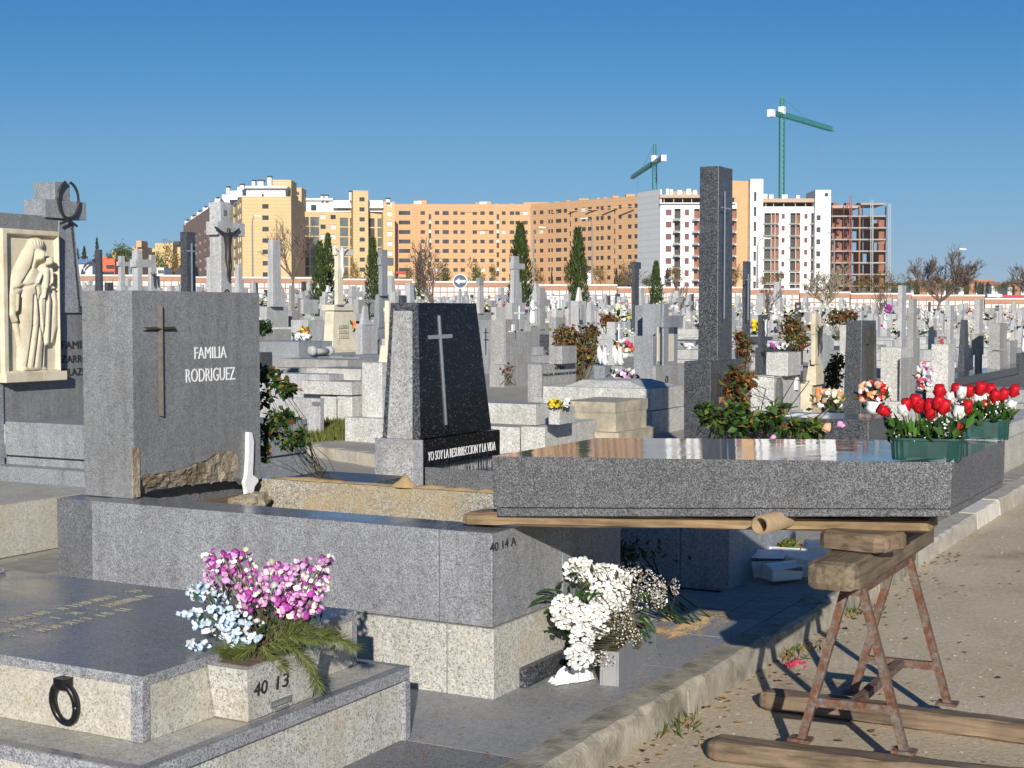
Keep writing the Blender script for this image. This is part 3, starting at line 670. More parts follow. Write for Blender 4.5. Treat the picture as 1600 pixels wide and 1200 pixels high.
# ------------------------------------------------------------------ black stone grave
def black_grave():
    t = thing('black_headstone_grave', 'grave with tapered black granite headstone reading YO SOY LA RESURRECCION Y LA VIDA', 'grave', (-1.2, 3.45, 0))
    for x0, x1 in ((-2.75, -1.35), (-1.345, -.31), (-.305, .0)):
        part('plinth_block', bx(x0, x1, 2.8, 4.06, -.02, .44), G_BLUE, t, bevel=.005)
    part('slab', bx(-2.12, -.08, 2.86, 4.0, .443, .60, 0, 1), [G_LID, G_DARKTOP], t, bevel=.005)
    b = MB(); rnd = random.Random(5)
    for k, xx in enumerate((-1.70, -1.55, -1.40)):
        y = 3.12 + .1 * k
        while y < 3.62:
            if rnd.random() < .2: y += .035; continue
            b.box(xx - .04, xx + .04, y, y + .006, .6005, .604); b.box(xx + rnd.choice((-.04, 0, .03)), xx + .04, y + .006, y + .022, .6005, .604); y += .036
    part('inscription', b, WHITE, t, kind='stuff')
    # lower block and tapered stele
    part('stele_foot', bx(-2.50, -2.135, 2.86, 3.90, .443, .772), G_BLACK, t, bevel=.004)
    part('foot_side', bx(-2.505, -2.130, 2.852, 2.858, .443, .776), G_EDGE, t)
    zt, zb = 1.672, .776
    b = MB(); b.frus((-2.46, -2.165, 2.88, 3.83), (-2.46, -2.245, 2.985, 3.752), zb, zt, 0); part('stele', b, [G_BLACK], t, bevel=.004)
    def side(f0, f1, g0, g1, o):                     # panel on the tapered left side
        def pt(f, g): 
            x0, x1, y = -2.46, -2.165 + (-2.245 + 2.165) * g, 2.88 + .105 * g
            return Vector((x0 + (x1 - x0) * f, y - o, zb + (zt - zb) * g))
        b = MB(); q = [pt(f0, g0), pt(f1, g0), pt(f1, g1), pt(f0, g1)]; dy = Vector((0, o + .003, 0))
        b.hexa([q[0], q[1], q[1] + dy, q[0] + dy, q[3], q[2], q[2] + dy, q[3] + dy]); return b
    part('side_frame', side(0, 1, 0, 1, .003), G_DARK, t); part('side_panel', side(.13, .80, .0, .94, .006), G_PALE2 if 0 else G_MIDP, t)
    part('side_panel', bx(-2.455, -2.20, 2.846, 2.853, .47, .745), G_MIDP, t)
    def fr(px, py):                                  # on the leaning front
        f = 0
        p = PX(px, py, -2.2); g = (p.z - zb) / (zt - zb); p = PX(px, py, -2.165 - .08 * g + .004); return p
    b = MB(); p, q = fr(686.5, 493), fr(697.5, 664); b.bar(p, q, .016, .008, 0, (1, 0, 0)); p, q = fr(670, 527), fr(706, 525); b.bar(p, q, .026, .008, 0, (1, 0, 0))
    part('steel_cross', b, STEEL, t)
    pa, pb = PX(666, 716, -2.134), PX(772, 700, -2.134)
    text('YO SOY LA RESURRECCION Y LA VIDA', (-2.135, 2.925, .632), (0, 1, 0), (0, 0, 1), .905, .060, WHITE, t, bold=-.010)
black_grave()
# ------------------------------------------------------------------ family monument at the left edge
def relief():
    import numpy as np
    W, H = 118, 236; u = np.linspace(0, 1, W)[None, :]; v = np.linspace(0, 1, H)[:, None]
    X = u * 375 + 25; Y = v * 1060 + 90 + 0 * u; X = X + 0 * v; h = np.zeros((H, W))
    def cap(pts, hh, soft=1.0):
        nonlocal h
        for (x0, y0, r0), (x1, y1, r1) in zip(pts[:-1], pts[1:]):
            dx, dy = x1 - x0, y1 - y0; t = np.clip(((X - x0) * dx + (Y - y0) * dy) / (dx * dx + dy * dy + 1e-6), 0, 1)
            r = r0 + (r1 - r0) * t; d = np.hypot(X - x0 - t * dx, Y - y0 - t * dy) / r
            h = np.maximum(h, hh * np.sqrt(np.clip(1 - d ** 2, 0, 1)) ** soft)
    def groove(pts, r, dep):
        nonlocal h
        for (x0, y0), (x1, y1) in zip(pts[:-1], pts[1:]):
            dx, dy = x1 - x0, y1 - y0; t = np.clip(((X - x0) * dx + (Y - y0) * dy) / (dx * dx + dy * dy + 1e-6), 0, 1)
            d = np.hypot(X - x0 - t * dx, Y - y0 - t * dy) / r; h = np.where(h > 3, h - dep * np.exp(-d ** 2), h)
    cap([(262, 190, 50), (205, 330, 62), (150, 450, 60), (105, 560, 34), (92, 700, 26), (110, 740, 20)], 40)      # veil
    cap([(120, 750, 16), (140, 860, 14), (140, 920, 6)], 22)                                                      # hanging end
    cap([(215, 420, 68), (225, 560, 78), (225, 760, 86), (215, 1060, 84)], 50, .8)                                # robe
    cap([(250, 440, 60), (300, 600, 54), (300, 900, 30)], 44, .8)
    cap([(345, 480, 34), (370, 600, 26), (365, 780, 30), (340, 900, 14)], 30)                                     # mantle at right
    cap([(258, 258, 36), (254, 290, 28)], 82); cap([(234, 268, 5), (262, 270, 6)], 71)                            # face
    cap([(268, 258, 6), (272, 278, 8)], 92)                                                                       # nose
    cap([(305, 300, 33), (307, 324, 24)], 84); cap([(316, 304, 5), (318, 314, 7)], 92)                            # child's head
    cap([(292, 380, 38), (290, 440, 36), (286, 500, 27)], 66); cap([(286, 500, 22), (276, 575, 13)], 60); cap([(310, 480, 18), (345, 505, 12)], 58)
    cap([(320, 370, 15), (330, 420, 13), (325, 470, 10)], 70); cap([(262, 400, 14), (240, 445, 17), (232, 470, 12)], 66)
    cap([(115, 560, 15), (112, 620, 17), (108, 670, 11)], 50)                                                     # hand
    cap([(165, 1085, 32), (200, 1095, 22)], 46); cap([(250, 1090, 20), (290, 1092, 18)], 40)                      # hem, feet
    for x0, x1 in ((200, 172), (240, 212), (285, 268)):
        groove([(x0 + 18, 560), (x0 + 8, 780), (x1, 1070)], 7, 19)
    groove([(236, 240), (210, 360), (150, 470)], 6, 22); groove([(232, 500), (252, 700), (275, 880)], 7, 18)
    groove([(105, 520), (150, 505), (215, 485)], 9, 12); groove([(352, 520), (345, 700)], 8, 9); groove([(330, 330), (336, 420), (330, 500)], 7, 12); groove([(262, 330), (268, 400), (262, 470)], 7, 14)
    for i in range(6): groove([(212 + i * 17, 150), (214 + i * 17, 196)], 3.5, 9)
    for (x, y) in ((246, 258), (268, 257), (261, 290)): groove([(x - 5, y), (x + 5, y)], 3, 6)
    for (x, y) in ((298, 297), (315, 296), (309, 318)): groove([(x - 4, y), (x + 4, y)], 3, 5)
    fr = (X < 62) | (Y < 132) | (Y > 1100); fr |= X > 388
    h = np.where(fr, np.maximum(h * .3, 34), h); h[0, :] = h[-1, :] = 0; h[:, 0] = h[:, -1] = 0
    k = np.pad(h, 1, mode='edge'); h = (k[1:-1, 1:-1] * 2 + k[:-2, 1:-1] + k[2:, 1:-1] + k[1:-1, :-2] + k[1:-1, 2:]) / 6
    return h
def left_monument():
    xf = -6.80                                       # front plane of the stele
    def q(px, py, x=None): return PX(px, py, xf if x is None else x)
    t = thing('family_monument', 'tall grey granite family monument with cream relief of a veiled woman and child', 'monument', (-6.9, 4.3, 0))
    yl, yr = q(0, 500).y - .9, q(140, 560).y + .35
    y_rel = q(86, 340).y
    part('stele', bx(xf - .35, xf, yl, q(90, 333).y, .9, q(40, 335).z, 0), G_STONE, t, bevel=.006)
    part('stele_base', bx(xf - .4, xf + .002, yl - .02, yr, .66, q(110, 489).z, 0), G_STONE, t, bevel=.006)
    # plinth in front
    sy = q(7, 660).y
    part('grave_slab', bx(xf + .005, -4.7, sy, yr + .1, .40, .685), G_BLUE, t, bevel=.006)
    part('slab_seam', bx(xf + .005, -4.71, sy + .012, yr + .09, .385, .40), LETTER, t)
    part('slab_foot', bx(xf + .005, -4.70, sy + .01, yr + .1, .325, .385), G_BLUE, t)
    part('plinth', bx(xf - .4, -4.66, sy - .16, yr + .15, -.1, .325), G_BLUE, t, bevel=.006)
    part('side_pier', bx(xf - .3, xf + .02, sy - .32, sy - .02, .2, q(2, 480).z), G_BLUE, t, bevel=.006)
    # cross column
    zl, zt = q(110, 489).z, q(100, 300).z
    ya, yb2 = q(88, 485).y, q(128, 485).y; yc, yd = q(91, 345).y, q(114, 345).y; x1 = xf + .03; tk = .26
    za = q(100, 346).z
    b = MB(); b.frus((x1 - tk, x1, ya, yb2), (x1 - tk, x1 - .02, yc, yd), zl, za); part('column', b, G_BLUE, t, bevel=.005)
    p0, p1 = q(67, 330), q(131, 328); zb_, zt_ = q(100, 342).z, q(100, 314).z
    part('cross_arms', bx(x1 - tk, x1, p0.y, p1.y, zb_, zt_), G_BLUE, t, bevel=.005)
    p0, p1 = q(82, 300), q(106, 300); part('cross_top', bx(x1 - tk, x1 - .003, p0.y, p1.y, zt_ + .001, q(95, 285).z), G_BLUE, t, bevel=.005)
    b = MB(); cx = q(99, 313); b.ring((x1 + .03, cx.y, cx.z), (0, 1, 0), (0, 0, 1), (.122, .160), .013, 26, 6, 0, R_(103), R_(437))
    e = cx.z - .165; b.tube([(x1 + .03, cx.y + .02, e), (x1 + .03, cx.y - .10, e - .05)], .012, 5); b.tube([(x1 + .03, cx.y - .02, e), (x1 + .03, cx.y + .10, e - .06)], .012, 5)
    part('bronze_wreath', b, DKBRONZE, t)
    for k, f in enumerate((.80, .88, .955)):
        b = MB(); top = za - .02 if k == 0 else za - .25 - .5 * k; b.bar((x1 + .004, ya + (yb2 - ya) * f, zl + .01), (x1 + .004 - .02 * (top - zl) / (za - zl), (ya + (yb2 - ya) * f) + ((yc + (yd - yc) * f) - (ya + (yb2 - ya) * f)) * (top - zl) / (za - zl), top), .016, .008, 0, (1, 0, 0)); part('groove_strip', b, G_DARK, t)
    # relief panel
    a, c = q(6, 588, xf + .1), q(93, 362, xf + .1); zb = q(50, 590, xf + .12).z; zt = q(40, 358, xf + .1).z; h = relief(); H, W = h.shape; x0 = xf + .055
    b = MB(); sc = .00145
    for i in range(H):
        for j in range(W): b.v.append((x0 + h[i, j] * sc, a.y + (c.y - a.y) * j / (W - 1), zt + (zb - zt) * i / (H - 1)))
    b.f = [(i * W + j, (i + 1) * W + j, (i + 1) * W + j + 1, i * W + j + 1) for i in range(H - 1) for j in range(W - 1)]; b.m = [0] * len(b.f)
    r = part('relief', b, CREAM, t, True)
    part('relief_back', bx(xf, x0 + .001, a.y, c.y, zb, zt), CREAM, t); part('relief_sill', bx(xf, x0 + .075, a.y - .003, c.y + .04, zb - .035, zb + .045), CREAM, t, bevel=.006)
    for s, py in (('FAMILIA', 545), ('PIZARRO', 567.5), ('COLAZO', 588)):
        p0, p1 = q(95 if s == 'FAMILIA' else 85, py), q(97, py - 12); w = .39
        text(s, (xf + .002, q(96 if s == 'FAMILIA' else 86.5, py).y, p0.z), (0, 1, 0), (0, 0, 1), w, p1.z - p0.z, DKBRONZE, t, depth=.008)
left_monument()
def buff_block():
    t = thing('buff_grave', 'buff rough granite grave at the left edge behind the low front grave', 'grave', (-5.2, 1.5, 0))
    part('base', bx(-7.4, -4.64, .1, 2.62, -.02, .335), G_BUFF, t, bevel=.006)
    part('slab', bx(-7.0, -4.95, .3, 1.42, .338, .62), G_BLUE, t, bevel=.006)
buff_block()
# ================================================================== flowers and plants near the camera
rnd = random.Random(11)
def rv(s=1.0): return Vector((rnd.uniform(-s, s), rnd.uniform(-s, s), rnd.uniform(-s, s)))
def sprig(b, p, d, l, m, nl=10, ll=.05, w=.018):   # leafy stem: leaflets either side (fern)
    p, d = Vector(p), Vector(d).normalized(); side = d.cross(Vector((0, 0, 1))).normalized(); droop = Vector((0, 0, -1))
    for i in range(nl):
        f = (i + .5) / nl; q = p + d * (l * f) + droop * (l * .35 * f * f)
        for s in (-1, 1): b.leaf(q, side * s + d * .55 + droop * .1, (0, 0, 1), ll * (1 - f * .75), w, m)
def needles(b, pts, ln, m, per=26):
    pts = [Vector(p) for p in pts]
    for i in range(len(pts) - 1):
        t = (pts[i + 1] - pts[i]).normalized()
        for k in range(per):
            q = pts[i].lerp(pts[i + 1], rnd.random()); d = (t * .9 + rv(.9)).normalized(); a = d.orthogonal().normalized() * .0014
            b.add([q - a, q + a, q + d * ln * rnd.uniform(.7, 1.1)], [(0, 1, 2)], m)
def mixed_bouquet():
    d = 4.86
    t = thing('flower_bouquet', 'magenta, pink and pale blue cloth flowers with pine sprigs in planter 40 13', 'flowers', (-.11, -1.37, .46))
    base = Vector((-.11, -1.37, .46)); st = MB()
    def spray(name, cl, mats, wts):
        b = MB(); lf = 0
        for (px, py, rx, ry, n, dd) in cl:
            for i in range(int(n * 1.25)):
                w = rnd.uniform(0, 6.283); q = math.sqrt(rnd.random())
                p = P(px + math.cos(w) * q * rx, py + math.sin(w) * q * ry, d + dd + rnd.uniform(-.07, .07))
                k = rnd.choices(range(len(mats)), wts)[0]
                nr = (CAM - p).normalized() * .6 + (p - base).normalized() * .5 + rv(.55)
                r = rnd.uniform(.008, .0132)
                b.blossom(p, nr, r, k, 6)
                if rnd.random() < .6: b.blossom(p + Vector(nr).normalized() * r * .35, nr + rv(.2), r * .55, k, 5)
                if rnd.random() < .16: st.tube([base + rv(.03), base.lerp(p, .5) + rv(.015), p], .0016, 4, 0)
        part(name, b, mats, t, True, kind='stuff')
    spray('blue_blossoms', [(375, 985, 38, 30, 95, 0), (330, 968, 40, 22, 40, -.03), (318, 925, 30, 14, 26, .05), (355, 945, 26, 16, 30, .05), (310, 1008, 22, 8, 16, -.05), (382, 1006, 10, 16, 10, 0), (286, 962, 10, 6, 5, 0)], [FBLU, FWHI], (8, 2))
    spray('pink_blossoms', [(360, 895, 42, 34, 95, .05), (440, 920, 46, 40, 125, 0), (485, 905, 32, 34, 60, .03), (470, 945, 34, 22, 50, -.03), (395, 940, 26, 22, 36, -.02), (335, 872, 22, 14, 14, .05), (510, 875, 10, 12, 8, .05), (378, 866, 16, 10, 10, .05), (455, 885, 40, 12, 20, .05)], [FMAG, FPIN, FWHI, FCRE], (30, 36, 14, 10))
    b = MB()
    for i in range(130):
        p = P(rnd.gauss(405, 48), rnd.gauss(965, 26), d + rnd.uniform(-.05, .1)); b.leaf(p, rv(1) + Vector((0, 0, .5)), rv(1), rnd.uniform(.03, .06), .016, 0 if rnd.random() < .6 else 1)
    for i in range(40): st.tube([base + rv(.02), P(rnd.gauss(410, 26), rnd.gauss(945, 18), d)], .0016, 4)
    part('leaves', b, [LD, LG], t, kind='stuff'); part('stems', st, [STEM], t, kind='stuff')
    # pine sprigs hanging over the planter
    b = MB(); tw = MB()
    for pts in ([(400, 1012), (360, 1022), (325, 1048), (312, 1062)], [(395, 1010), (365, 1035), (352, 1068)], [(420, 1005), (460, 1012), (485, 1040), (497, 1072)], [(440, 1000), (490, 985), (530, 998), (552, 1010)], [(430, 1000), (455, 985), (480, 970)], [(385, 1015), (352, 1015), (320, 1030)], [(410, 1008), (425, 1030), (440, 1040)], [(450, 995), (500, 1000), (520, 992)]):
        q = [P(x, y, d - .09 + .03 * k) for k, (x, y) in enumerate(pts)]
        tw.tube(q, .002, 4); needles(b, q, .06, 0, 90); needles(b, q, .055, 1, 60)
    part('pine_needles', b, [PINE, PINE2], t, kind='stuff'); part('pine_twigs', tw, BARK, t, kind='stuff')
mixed_bouquet()
def mum_planter():
    t = thing('planter_box', 'narrow grey planter box standing on the pavement beside the opened grave', 'planter', (.32, .8, 0))
    t.location = (.33, .43, 0); OFF[t] = Vector((0, 0, 0)); t.rotation_euler = (0, 0, R_(10.5))
    x0, x1, y0, y1, h = -.042, .042, 0, .74, .150
    for nm, a in (('side', (x0, x0 + .01, y0, y1)), ('side', (x1 - .01, x1, y0, y1)), ('end', (x0 + .011, x1 - .011, y0 + .001, y0 + .012)), ('end', (x0 + .011, x1 - .011, y1 - .012, y1 - .001))):
        part(nm, bx(a[0], a[1], a[2], a[3], .001, h), ZINC, t)
    part('soil', bx(x0 + .011, x1 - .011, y0 + .013, y1 - .013, .002, h - .02), EARTH, t)
    f = thing('chrysanthemum_bouquet', 'big bouquet of white chrysanthemums, gypsophila and ferns in the grey planter box', 'flowers', (.32, .75, .12))
    base = Vector((.32, .75, .12)); b = MB(); st = MB()
    def d_at(px): return 6.35 + (px - 900) / 160 * .35
    for (px, py, rx, ry, n, dd) in [(905, 890, 24, 20, 40, .25), (940, 900, 34, 18, 46, .2), (950, 930, 32, 20, 44, .1), (885, 955, 24, 26, 52, -.08), (920, 960, 30, 18, 40, -.1), (955, 945, 20, 12, 14, .05), (910, 995, 18, 22, 28, -.18), (905, 1025, 22, 18, 30, -.25), (970, 905, 16, 16, 18, .2), (930, 985, 20, 12, 16, -.1)]:
        pts = []
        for i in range(n * 20):
            w = rnd.uniform(0, 6.283); q = math.sqrt(rnd.random()); x, y = px + math.cos(w) * q * rx, py + math.sin(w) * q * ry
            if all((x - u) ** 2 + ((y - v) * 1.1) ** 2 > 5.0 ** 2 for u, v in pts): pts.append((x, y))
            if len(pts) >= n * 1.35: break
        for x, y in pts:
            p = P(x, y, d_at(x) + dd + rnd.uniform(-.03, .03)); nr = (CAM - p).normalized() + Vector((0, 0, .7)) + rv(.5); r = rnd.uniform(.0105, .0142)
            b.blossom(p, nr, r, 0, 8); b.blossom(p + nr.normalized() * r * .2, nr, r * .6, 0 if rnd.random() < .75 else 1, 6)
            if rnd.random() < .3: st.tube([base + rv(.02), base.lerp(p, .55), p], .0017, 4)
    part('white_blossoms', b, [FWHI, FCRE], f, True, kind='stuff')
    g = MB()
    for (px, py, rx, ry, n, dd) in [(1000, 920, 42, 34, 620, .25), (965, 965, 26, 24, 260, .0), (985, 890, 30, 12, 120, .3), (975, 995, 30, 18, 150, -.05), (940, 1030, 26, 14, 130, -.2), (1055, 915, 7, 16, 50, .3), (1030, 930, 14, 22, 120, .25)]:
        for i in range(n):
            w = rnd.uniform(0, 6.283); q = math.sqrt(rnd.random()); x, y = px + math.cos(w) * q * rx, py + math.sin(w) * q * ry
            p = P(x, y, d_at(x) + dd + rnd.uniform(-.09, .09)); s = rnd.uniform(.0028, .0048); n_ = rv(1).normalized(); a = n_.orthogonal() * s; c = n_.cross(a)
            g.add([p + a, p + c, p - a, p - c, p + n_ * s * .8], [(0, 1, 4), (1, 2, 4), (2, 3, 4), (3, 0, 4)], rnd.choices((0, 1, 2), (6, 4, 1))[0])
            if i % 45 == 0: st.tube([base.lerp(p, .75) + rv(.02), p], .0011, 3)
    part('gypsophila', g, [FGYP, FWHI, LB], f, kind='stuff')
    e = MB()
    for (px, py, tx, ty, l) in [(875, 930, 816, 930, .34), (880, 925, 835, 910, .3), (885, 940, 850, 945, .25), (985, 985, 1010, 985, .26), (990, 960, 1015, 940, .3), (960, 985, 940, 1010, .22), (1000, 960, 1020, 975, .22), (890, 985, 860, 975, .2), (960, 1000, 985, 1010, .22), (930, 925, 915, 925, .25), (985, 1000, 975, 1025, .2), (920, 970, 935, 985, .2), (950, 1000, 958, 1020, .2)]:
        p, q = P(px, py, d_at(px) + .1), P(tx, ty, d_at(tx) + (.0 if tx > 900 else .15)); sprig(e, p, q - p, max((q - p).length * .9, .10), 0, 26, .052, .011)
    for i in range(260):
        x, y = rnd.gauss(935, 30), rnd.gauss(965, 28); p = P(x, y, d_at(x) + .14 + rnd.uniform(-.05, .1)); e.leaf(p, rv(1) + Vector((0, 0, .3)), rv(1), rnd.uniform(.03, .07), .02, 1 if rnd.random() < .7 else 0)
    part('ferns', e, [FERN, LD], f, kind='stuff'); part('stems', st, STEM, f, kind='stuff')
    # dark evergreens behind in the shade
    e = MB()
    for i in range(420):
        x, y = rnd.gauss(940, 38), rnd.gauss(866, 9); p = P(x, y, 7.5 + rnd.uniform(-.1, .2)); e.leaf(p, rv(1) + Vector((0, 0, .6)), rv(1), .05, .018, 0)
    for i in range(14): e.tube([(.1 + rnd.uniform(-.1, .1), 1.85 + rnd.uniform(-.15, .15), 0), P(rnd.gauss(945, 40), 868, 7.55)], .004, 4, 0)
    solo('evergreen_sprays', e, [LD], 'dark evergreen sprays in the shade behind the white chrysanthemums', 'greenery', kind='stuff')
    solo('granite_offcut', bx(.003, .035, .22, .62, .001, .085), G_DARK, 'small dark granite offcut leaning along the foot of the rough plinth', 'stone strip', bevel=.004)
    # crumpled wrapping
    c = G(893, 1064, 0); w = MB(); n, m = 16, 9
    ax_ = (G(930, 1060, 0) - G(858, 1072, 0)).normalized(); ay_ = Vector((-ax_.y, ax_.x, 0)); r2 = random.Random(4)
    for i in range(n):
        for j in range(m):
            u, v = i / (n - 1) - .5, j / (m - 1) - .5; env = max(0, 1 - (2 * abs(u)) ** 3) * max(0, 1 - (2 * abs(v)) ** 2)
            q = c + ax_ * (u * .22 + r2.uniform(-.006, .006)) + ay_ * (v * (.10 - .05 * abs(u)) + r2.uniform(-.006, .006)); w.v.append((q.x, q.y, .004 + env * r2.uniform(.002, .075)))
    w.f = [(i * m + j, (i + 1) * m + j, (i + 1) * m + j + 1, i * m + j + 1) for i in range(n - 1) for j in range(m - 1)]; w.m = [0] * len(w.f)
    solo('crumpled_wrapping', w, PLASTER, 'crumpled white flower wrapping lying on the pavement by the planter box', 'wrapping')
mum_planter()
# ------------------------------------------------------------------ artificial tulip-rose troughs on the lid
def rosebud(b, c, d, r, m, open_=0.0):
    c, d = Vector(c), Vector(d).normalized(); a = d.orthogonal().normalized(); e = d.cross(a); n = 10
    prof = [(.25, 0), (.70, .3), (.95, .9), (1.0, 1.6), (.93, 2.2), (.78 + open_, 2.7), (.35, 2.5)]; vs = []
    for k, (q, h) in enumerate(prof):
        for j in range(n):
            w = 2 * math.pi * j / n + k * .12; rr = r * q * (1 + (.10 + .05 * k) * math.cos(3 * w) * (k > 1) * .22); vs.append(c + a * (math.cos(w) * rr) + e * (math.sin(w) * rr) + d * (r * (h + (.05 * math.cos(3 * w + .5) if k > 3 else 0))))
    fs = [(i * n + j, i * n + (j + 1) % n, (i + 1) * n + (j + 1) % n, (i + 1) * n + j) for i in range(len(prof) - 1) for j in range(n)] + [tuple(range(n - 1, -1, -1)), tuple((len(prof) - 1) * n + j for j in range(n))]
    b.add(vs, fs, m)
    for s in range(3):                              # outer petals curling
        w = s * 2.1 + rnd.random(); o = a * math.cos(w) + e * math.sin(w); k = o.cross(d)
        p0 = c + o * r * .6 + d * r * .3; b.add([p0, p0 + o * r * .5 + d * r * .9 + k * r * .75, p0 + o * r * (.55 + open_ * 1.5) + d * r * 1.75, p0 + o * r * .5 + d * r * .9 - k * r * .75], [(0, 1, 2, 3)], m)
def trough(label, pl, pr, pt, pb, dc, buds, sc, seed, lab2):
    global rnd
    rnd = random.Random(seed)
    c = (lidtop((pl + pr) / 2, pb)); d0 = lat(c)[1]; k = d0 / FPX
    e = Vector((RT.x, RT.y, 0)) * .97 + Vector((FW.x, FW.y, 0)) * -.22; e.normalize(); f = Vector((-e.y, e.x, 0))
    L = (pr - pl) * k / e.dot(RT) * .99; Wd = L * .42; H = (pb - pt) * k * 1.0; z0 = c.z + .002
    t = thing('flower_trough', label, 'flower trough', (c.x, c.y, z0)); c0 = Vector((c.x, c.y, z0)) + f * (Wd * .5); b = MB(); vs = []; n = 44
    def outline(s, rib):
        r = []
        for j in range(n):
            w = 2 * math.pi * j / n; x = math.copysign(abs(math.cos(w)) ** .32, math.cos(w)); y = math.copysign(abs(math.sin(w)) ** .42, math.sin(w))
            q = 1 + rib * (1 if j % 2 else -1); r.append(c0 + e * (x * L / 2 * s) + f * (y * Wd / 2 * s * q))
        return r
    lev = [(.93, 0, .0), (.945, .12, .034), (.975, .86, .034), (.985, .88, 0), (1.0, .9, 0), (1.0, 1.0, 0), (.96, 1.0, 0), (.94, .7, 0)]
    for s, h, rib in lev:
        for q in outline(s, rib): vs.append((q.x, q.y, z0 + H * h))
    b.add(vs, [(i * n + j, i * n + (j + 1) % n, (i + 1) * n + (j + 1) % n, (i + 1) * n + j) for i in range(len(lev) - 1) for j in range(n)] + [tuple(range(n - 1, -1, -1)), tuple((len(lev) - 1) * n + j for j in range(n))])
    part('trough', b, GREENP, t)
    base = c0 + Vector((0, 0, H * .8))
    u = thing('artificial_roses', lab2, 'flowers', base)
    st = MB()
    for (px, py, col, tx, ty, op) in buds:
        off = rnd.uniform(-.35, .35) * Wd; p = P(px, py, d0 + Wd * .5 * f.dot(FW) + off); q = MB(); dr = RT * tx + Vector((0, 0, ty)) - FW * .35 + rv(.12)
        rosebud(q, p - dr.normalized() * .030 * sc, dr, .0205 * sc * rnd.uniform(.88, 1.08), 0, op); part('red_rose' if col == 0 else 'white_rose', q, FRED if col == 0 else FWHI, u, True)
        st.tube([base + e * ((px - (pl + pr) / 2) * k * .6), p - dr.normalized() * .02 * sc], .0018 * sc, 4)
        for w in range(4): st.leaf(p - dr.normalized() * .024 * sc, dr + rv(.7), rv(1), .026 * sc, .01 * sc, 1)
    lf = MB(); wf = MB()
    for i in range(150):
        p = base + e * rnd.uniform(-.5, .5) * L + f * rnd.uniform(-.5, .5) * Wd + Vector((0, 0, rnd.uniform(-.01, .055) * sc)); lf.leaf(p, Vector((0, 0, 1)) + rv(.9), rv(1), rnd.uniform(.035, .07) * sc, rnd.uniform(.02, .032) * sc, rnd.choices((0, 1, 2), (4, 3, 2))[0])
    for i in range(120):
        p = base + e * rnd.uniform(-.5, .5) * L + f * rnd.uniform(-.5, .35) * Wd + Vector((0, 0, rnd.uniform(.0, .085) * sc)); wf.blossom(p, rv(1) - FW + Vector((0, 0, .6)), rnd.uniform(.003, .006) * sc, 0, 5)
    part('leaves', lf, [LG, LD, FERN], u, kind='stuff'); part('white_sprays', wf, FWHI, u, kind='stuff'); part('stems', st, [STEM, LG], u, kind='stuff')
trough('dark green ribbed plastic trough at the front right corner of the granite lid', 1393, 1505, 686, 721, 0,
       [(1381, 642, 0, -.9, .5, .3), (1411, 640, 1, -.5, 1, 0), (1416, 632, 0, -.2, 1, 0), (1435, 634, 0, 0, 1, 0), (1453, 634, 0, .1, 1, 0), (1455, 645, 0, .3, 1, .1), (1466, 628, 0, .2, 1, 0), (1475, 636, 0, .3, 1, 0), (1497, 645, 1, .2, 1, 0), (1498, 668, 0, .5, .9, .1), (1430, 628, 0, -.1, 1, 0), (1468, 612, 0, 0, 1, 0)], 1.0, 21,
       'red and white artificial roses in the dark green trough nearest the lid front')
trough('lighter green plastic trough at the back right corner of the granite lid', 1499, 1577, 655, 688, 0,
       [(1485, 620, 1, -.2, 1, 0), (1503, 612, 1, 0, 1, 0), (1528, 625, 1, 0, 1, 0), (1540, 622, 1, .1, 1, 0), (1512, 636, 0, 0, 1, 0), (1540, 637, 0, .1, 1, 0), (1561, 632, 0, .2, 1, 0), (1580, 633, 1, .4, .9, .1), (1515, 610, 0, 0, 1, 0), (1532, 608, 0, 0, 1, 0), (1555, 618, 0, .2, 1, 0), (1568, 616, 0, .3, 1, 0), (1585, 610, 0, .3, 1, 0), (1494, 608, 0, -.1, 1, 0), (1548, 610, 0, 0, 1, 0)], 1.1, 22,
       'red and white artificial roses in the green trough farther back on the lid')
rnd = random.Random(31)
# ------------------------------------------------------------------ rose bushes
def bush(name, label, cat, spots, base, nst, mats, wts, ll, nleaf, stem=.006, group=None, extra=None, spread=1.0, stemmat=None):
    """spots: (px, py, rx, ry, depth, weight) foliage volumes"""
    t = thing(name, label, cat, base, group); base = Vector(base); sb = MB(); lb = MB(); tot = sum(s[5] for s in spots)
    for (px, py, rx, ry, d, wgt) in spots:
        k = d / FPX
        for i in range(max(2, int(nst * wgt / tot))):
            p = P(px + rnd.uniform(-rx, rx) * .9, py + rnd.uniform(-ry, ry) * .9, d + rnd.uniform(-1, 1) * rx * k * .8); m = base.lerp(p, .5) + rv(.12 * (p - base).length)
            st = base + Vector((rnd.uniform(-.12, .12), rnd.uniform(-.12, .12), 0)) * spread; sb.tube([st, st.lerp(m, .6), m, p], [stem, stem * .8, stem * .6, stem * .3], 4)
        for i in range(int(nleaf * wgt / tot)):
            while True:
                a = rv(1)
                if a.length < 1: break
            a = a * (.55 + .45 * rnd.random()); p = P(px + a.x * rx, py + a.z * ry, d + a.y * rx * k); l = ll * rnd.uniform(.6, 1.2)
            lb.leaf(p, rv(1) + Vector((0, 0, -.25)), rv(1) + Vector((0, 0, .8)), l, l * .62, rnd.choices(range(len(mats)), wts)[0])
    part('stems', sb, stemmat or STEM, t, kind='stuff'); part('foliage', lb, mats, t, kind='stuff')
    if extra: extra(t)
    return t
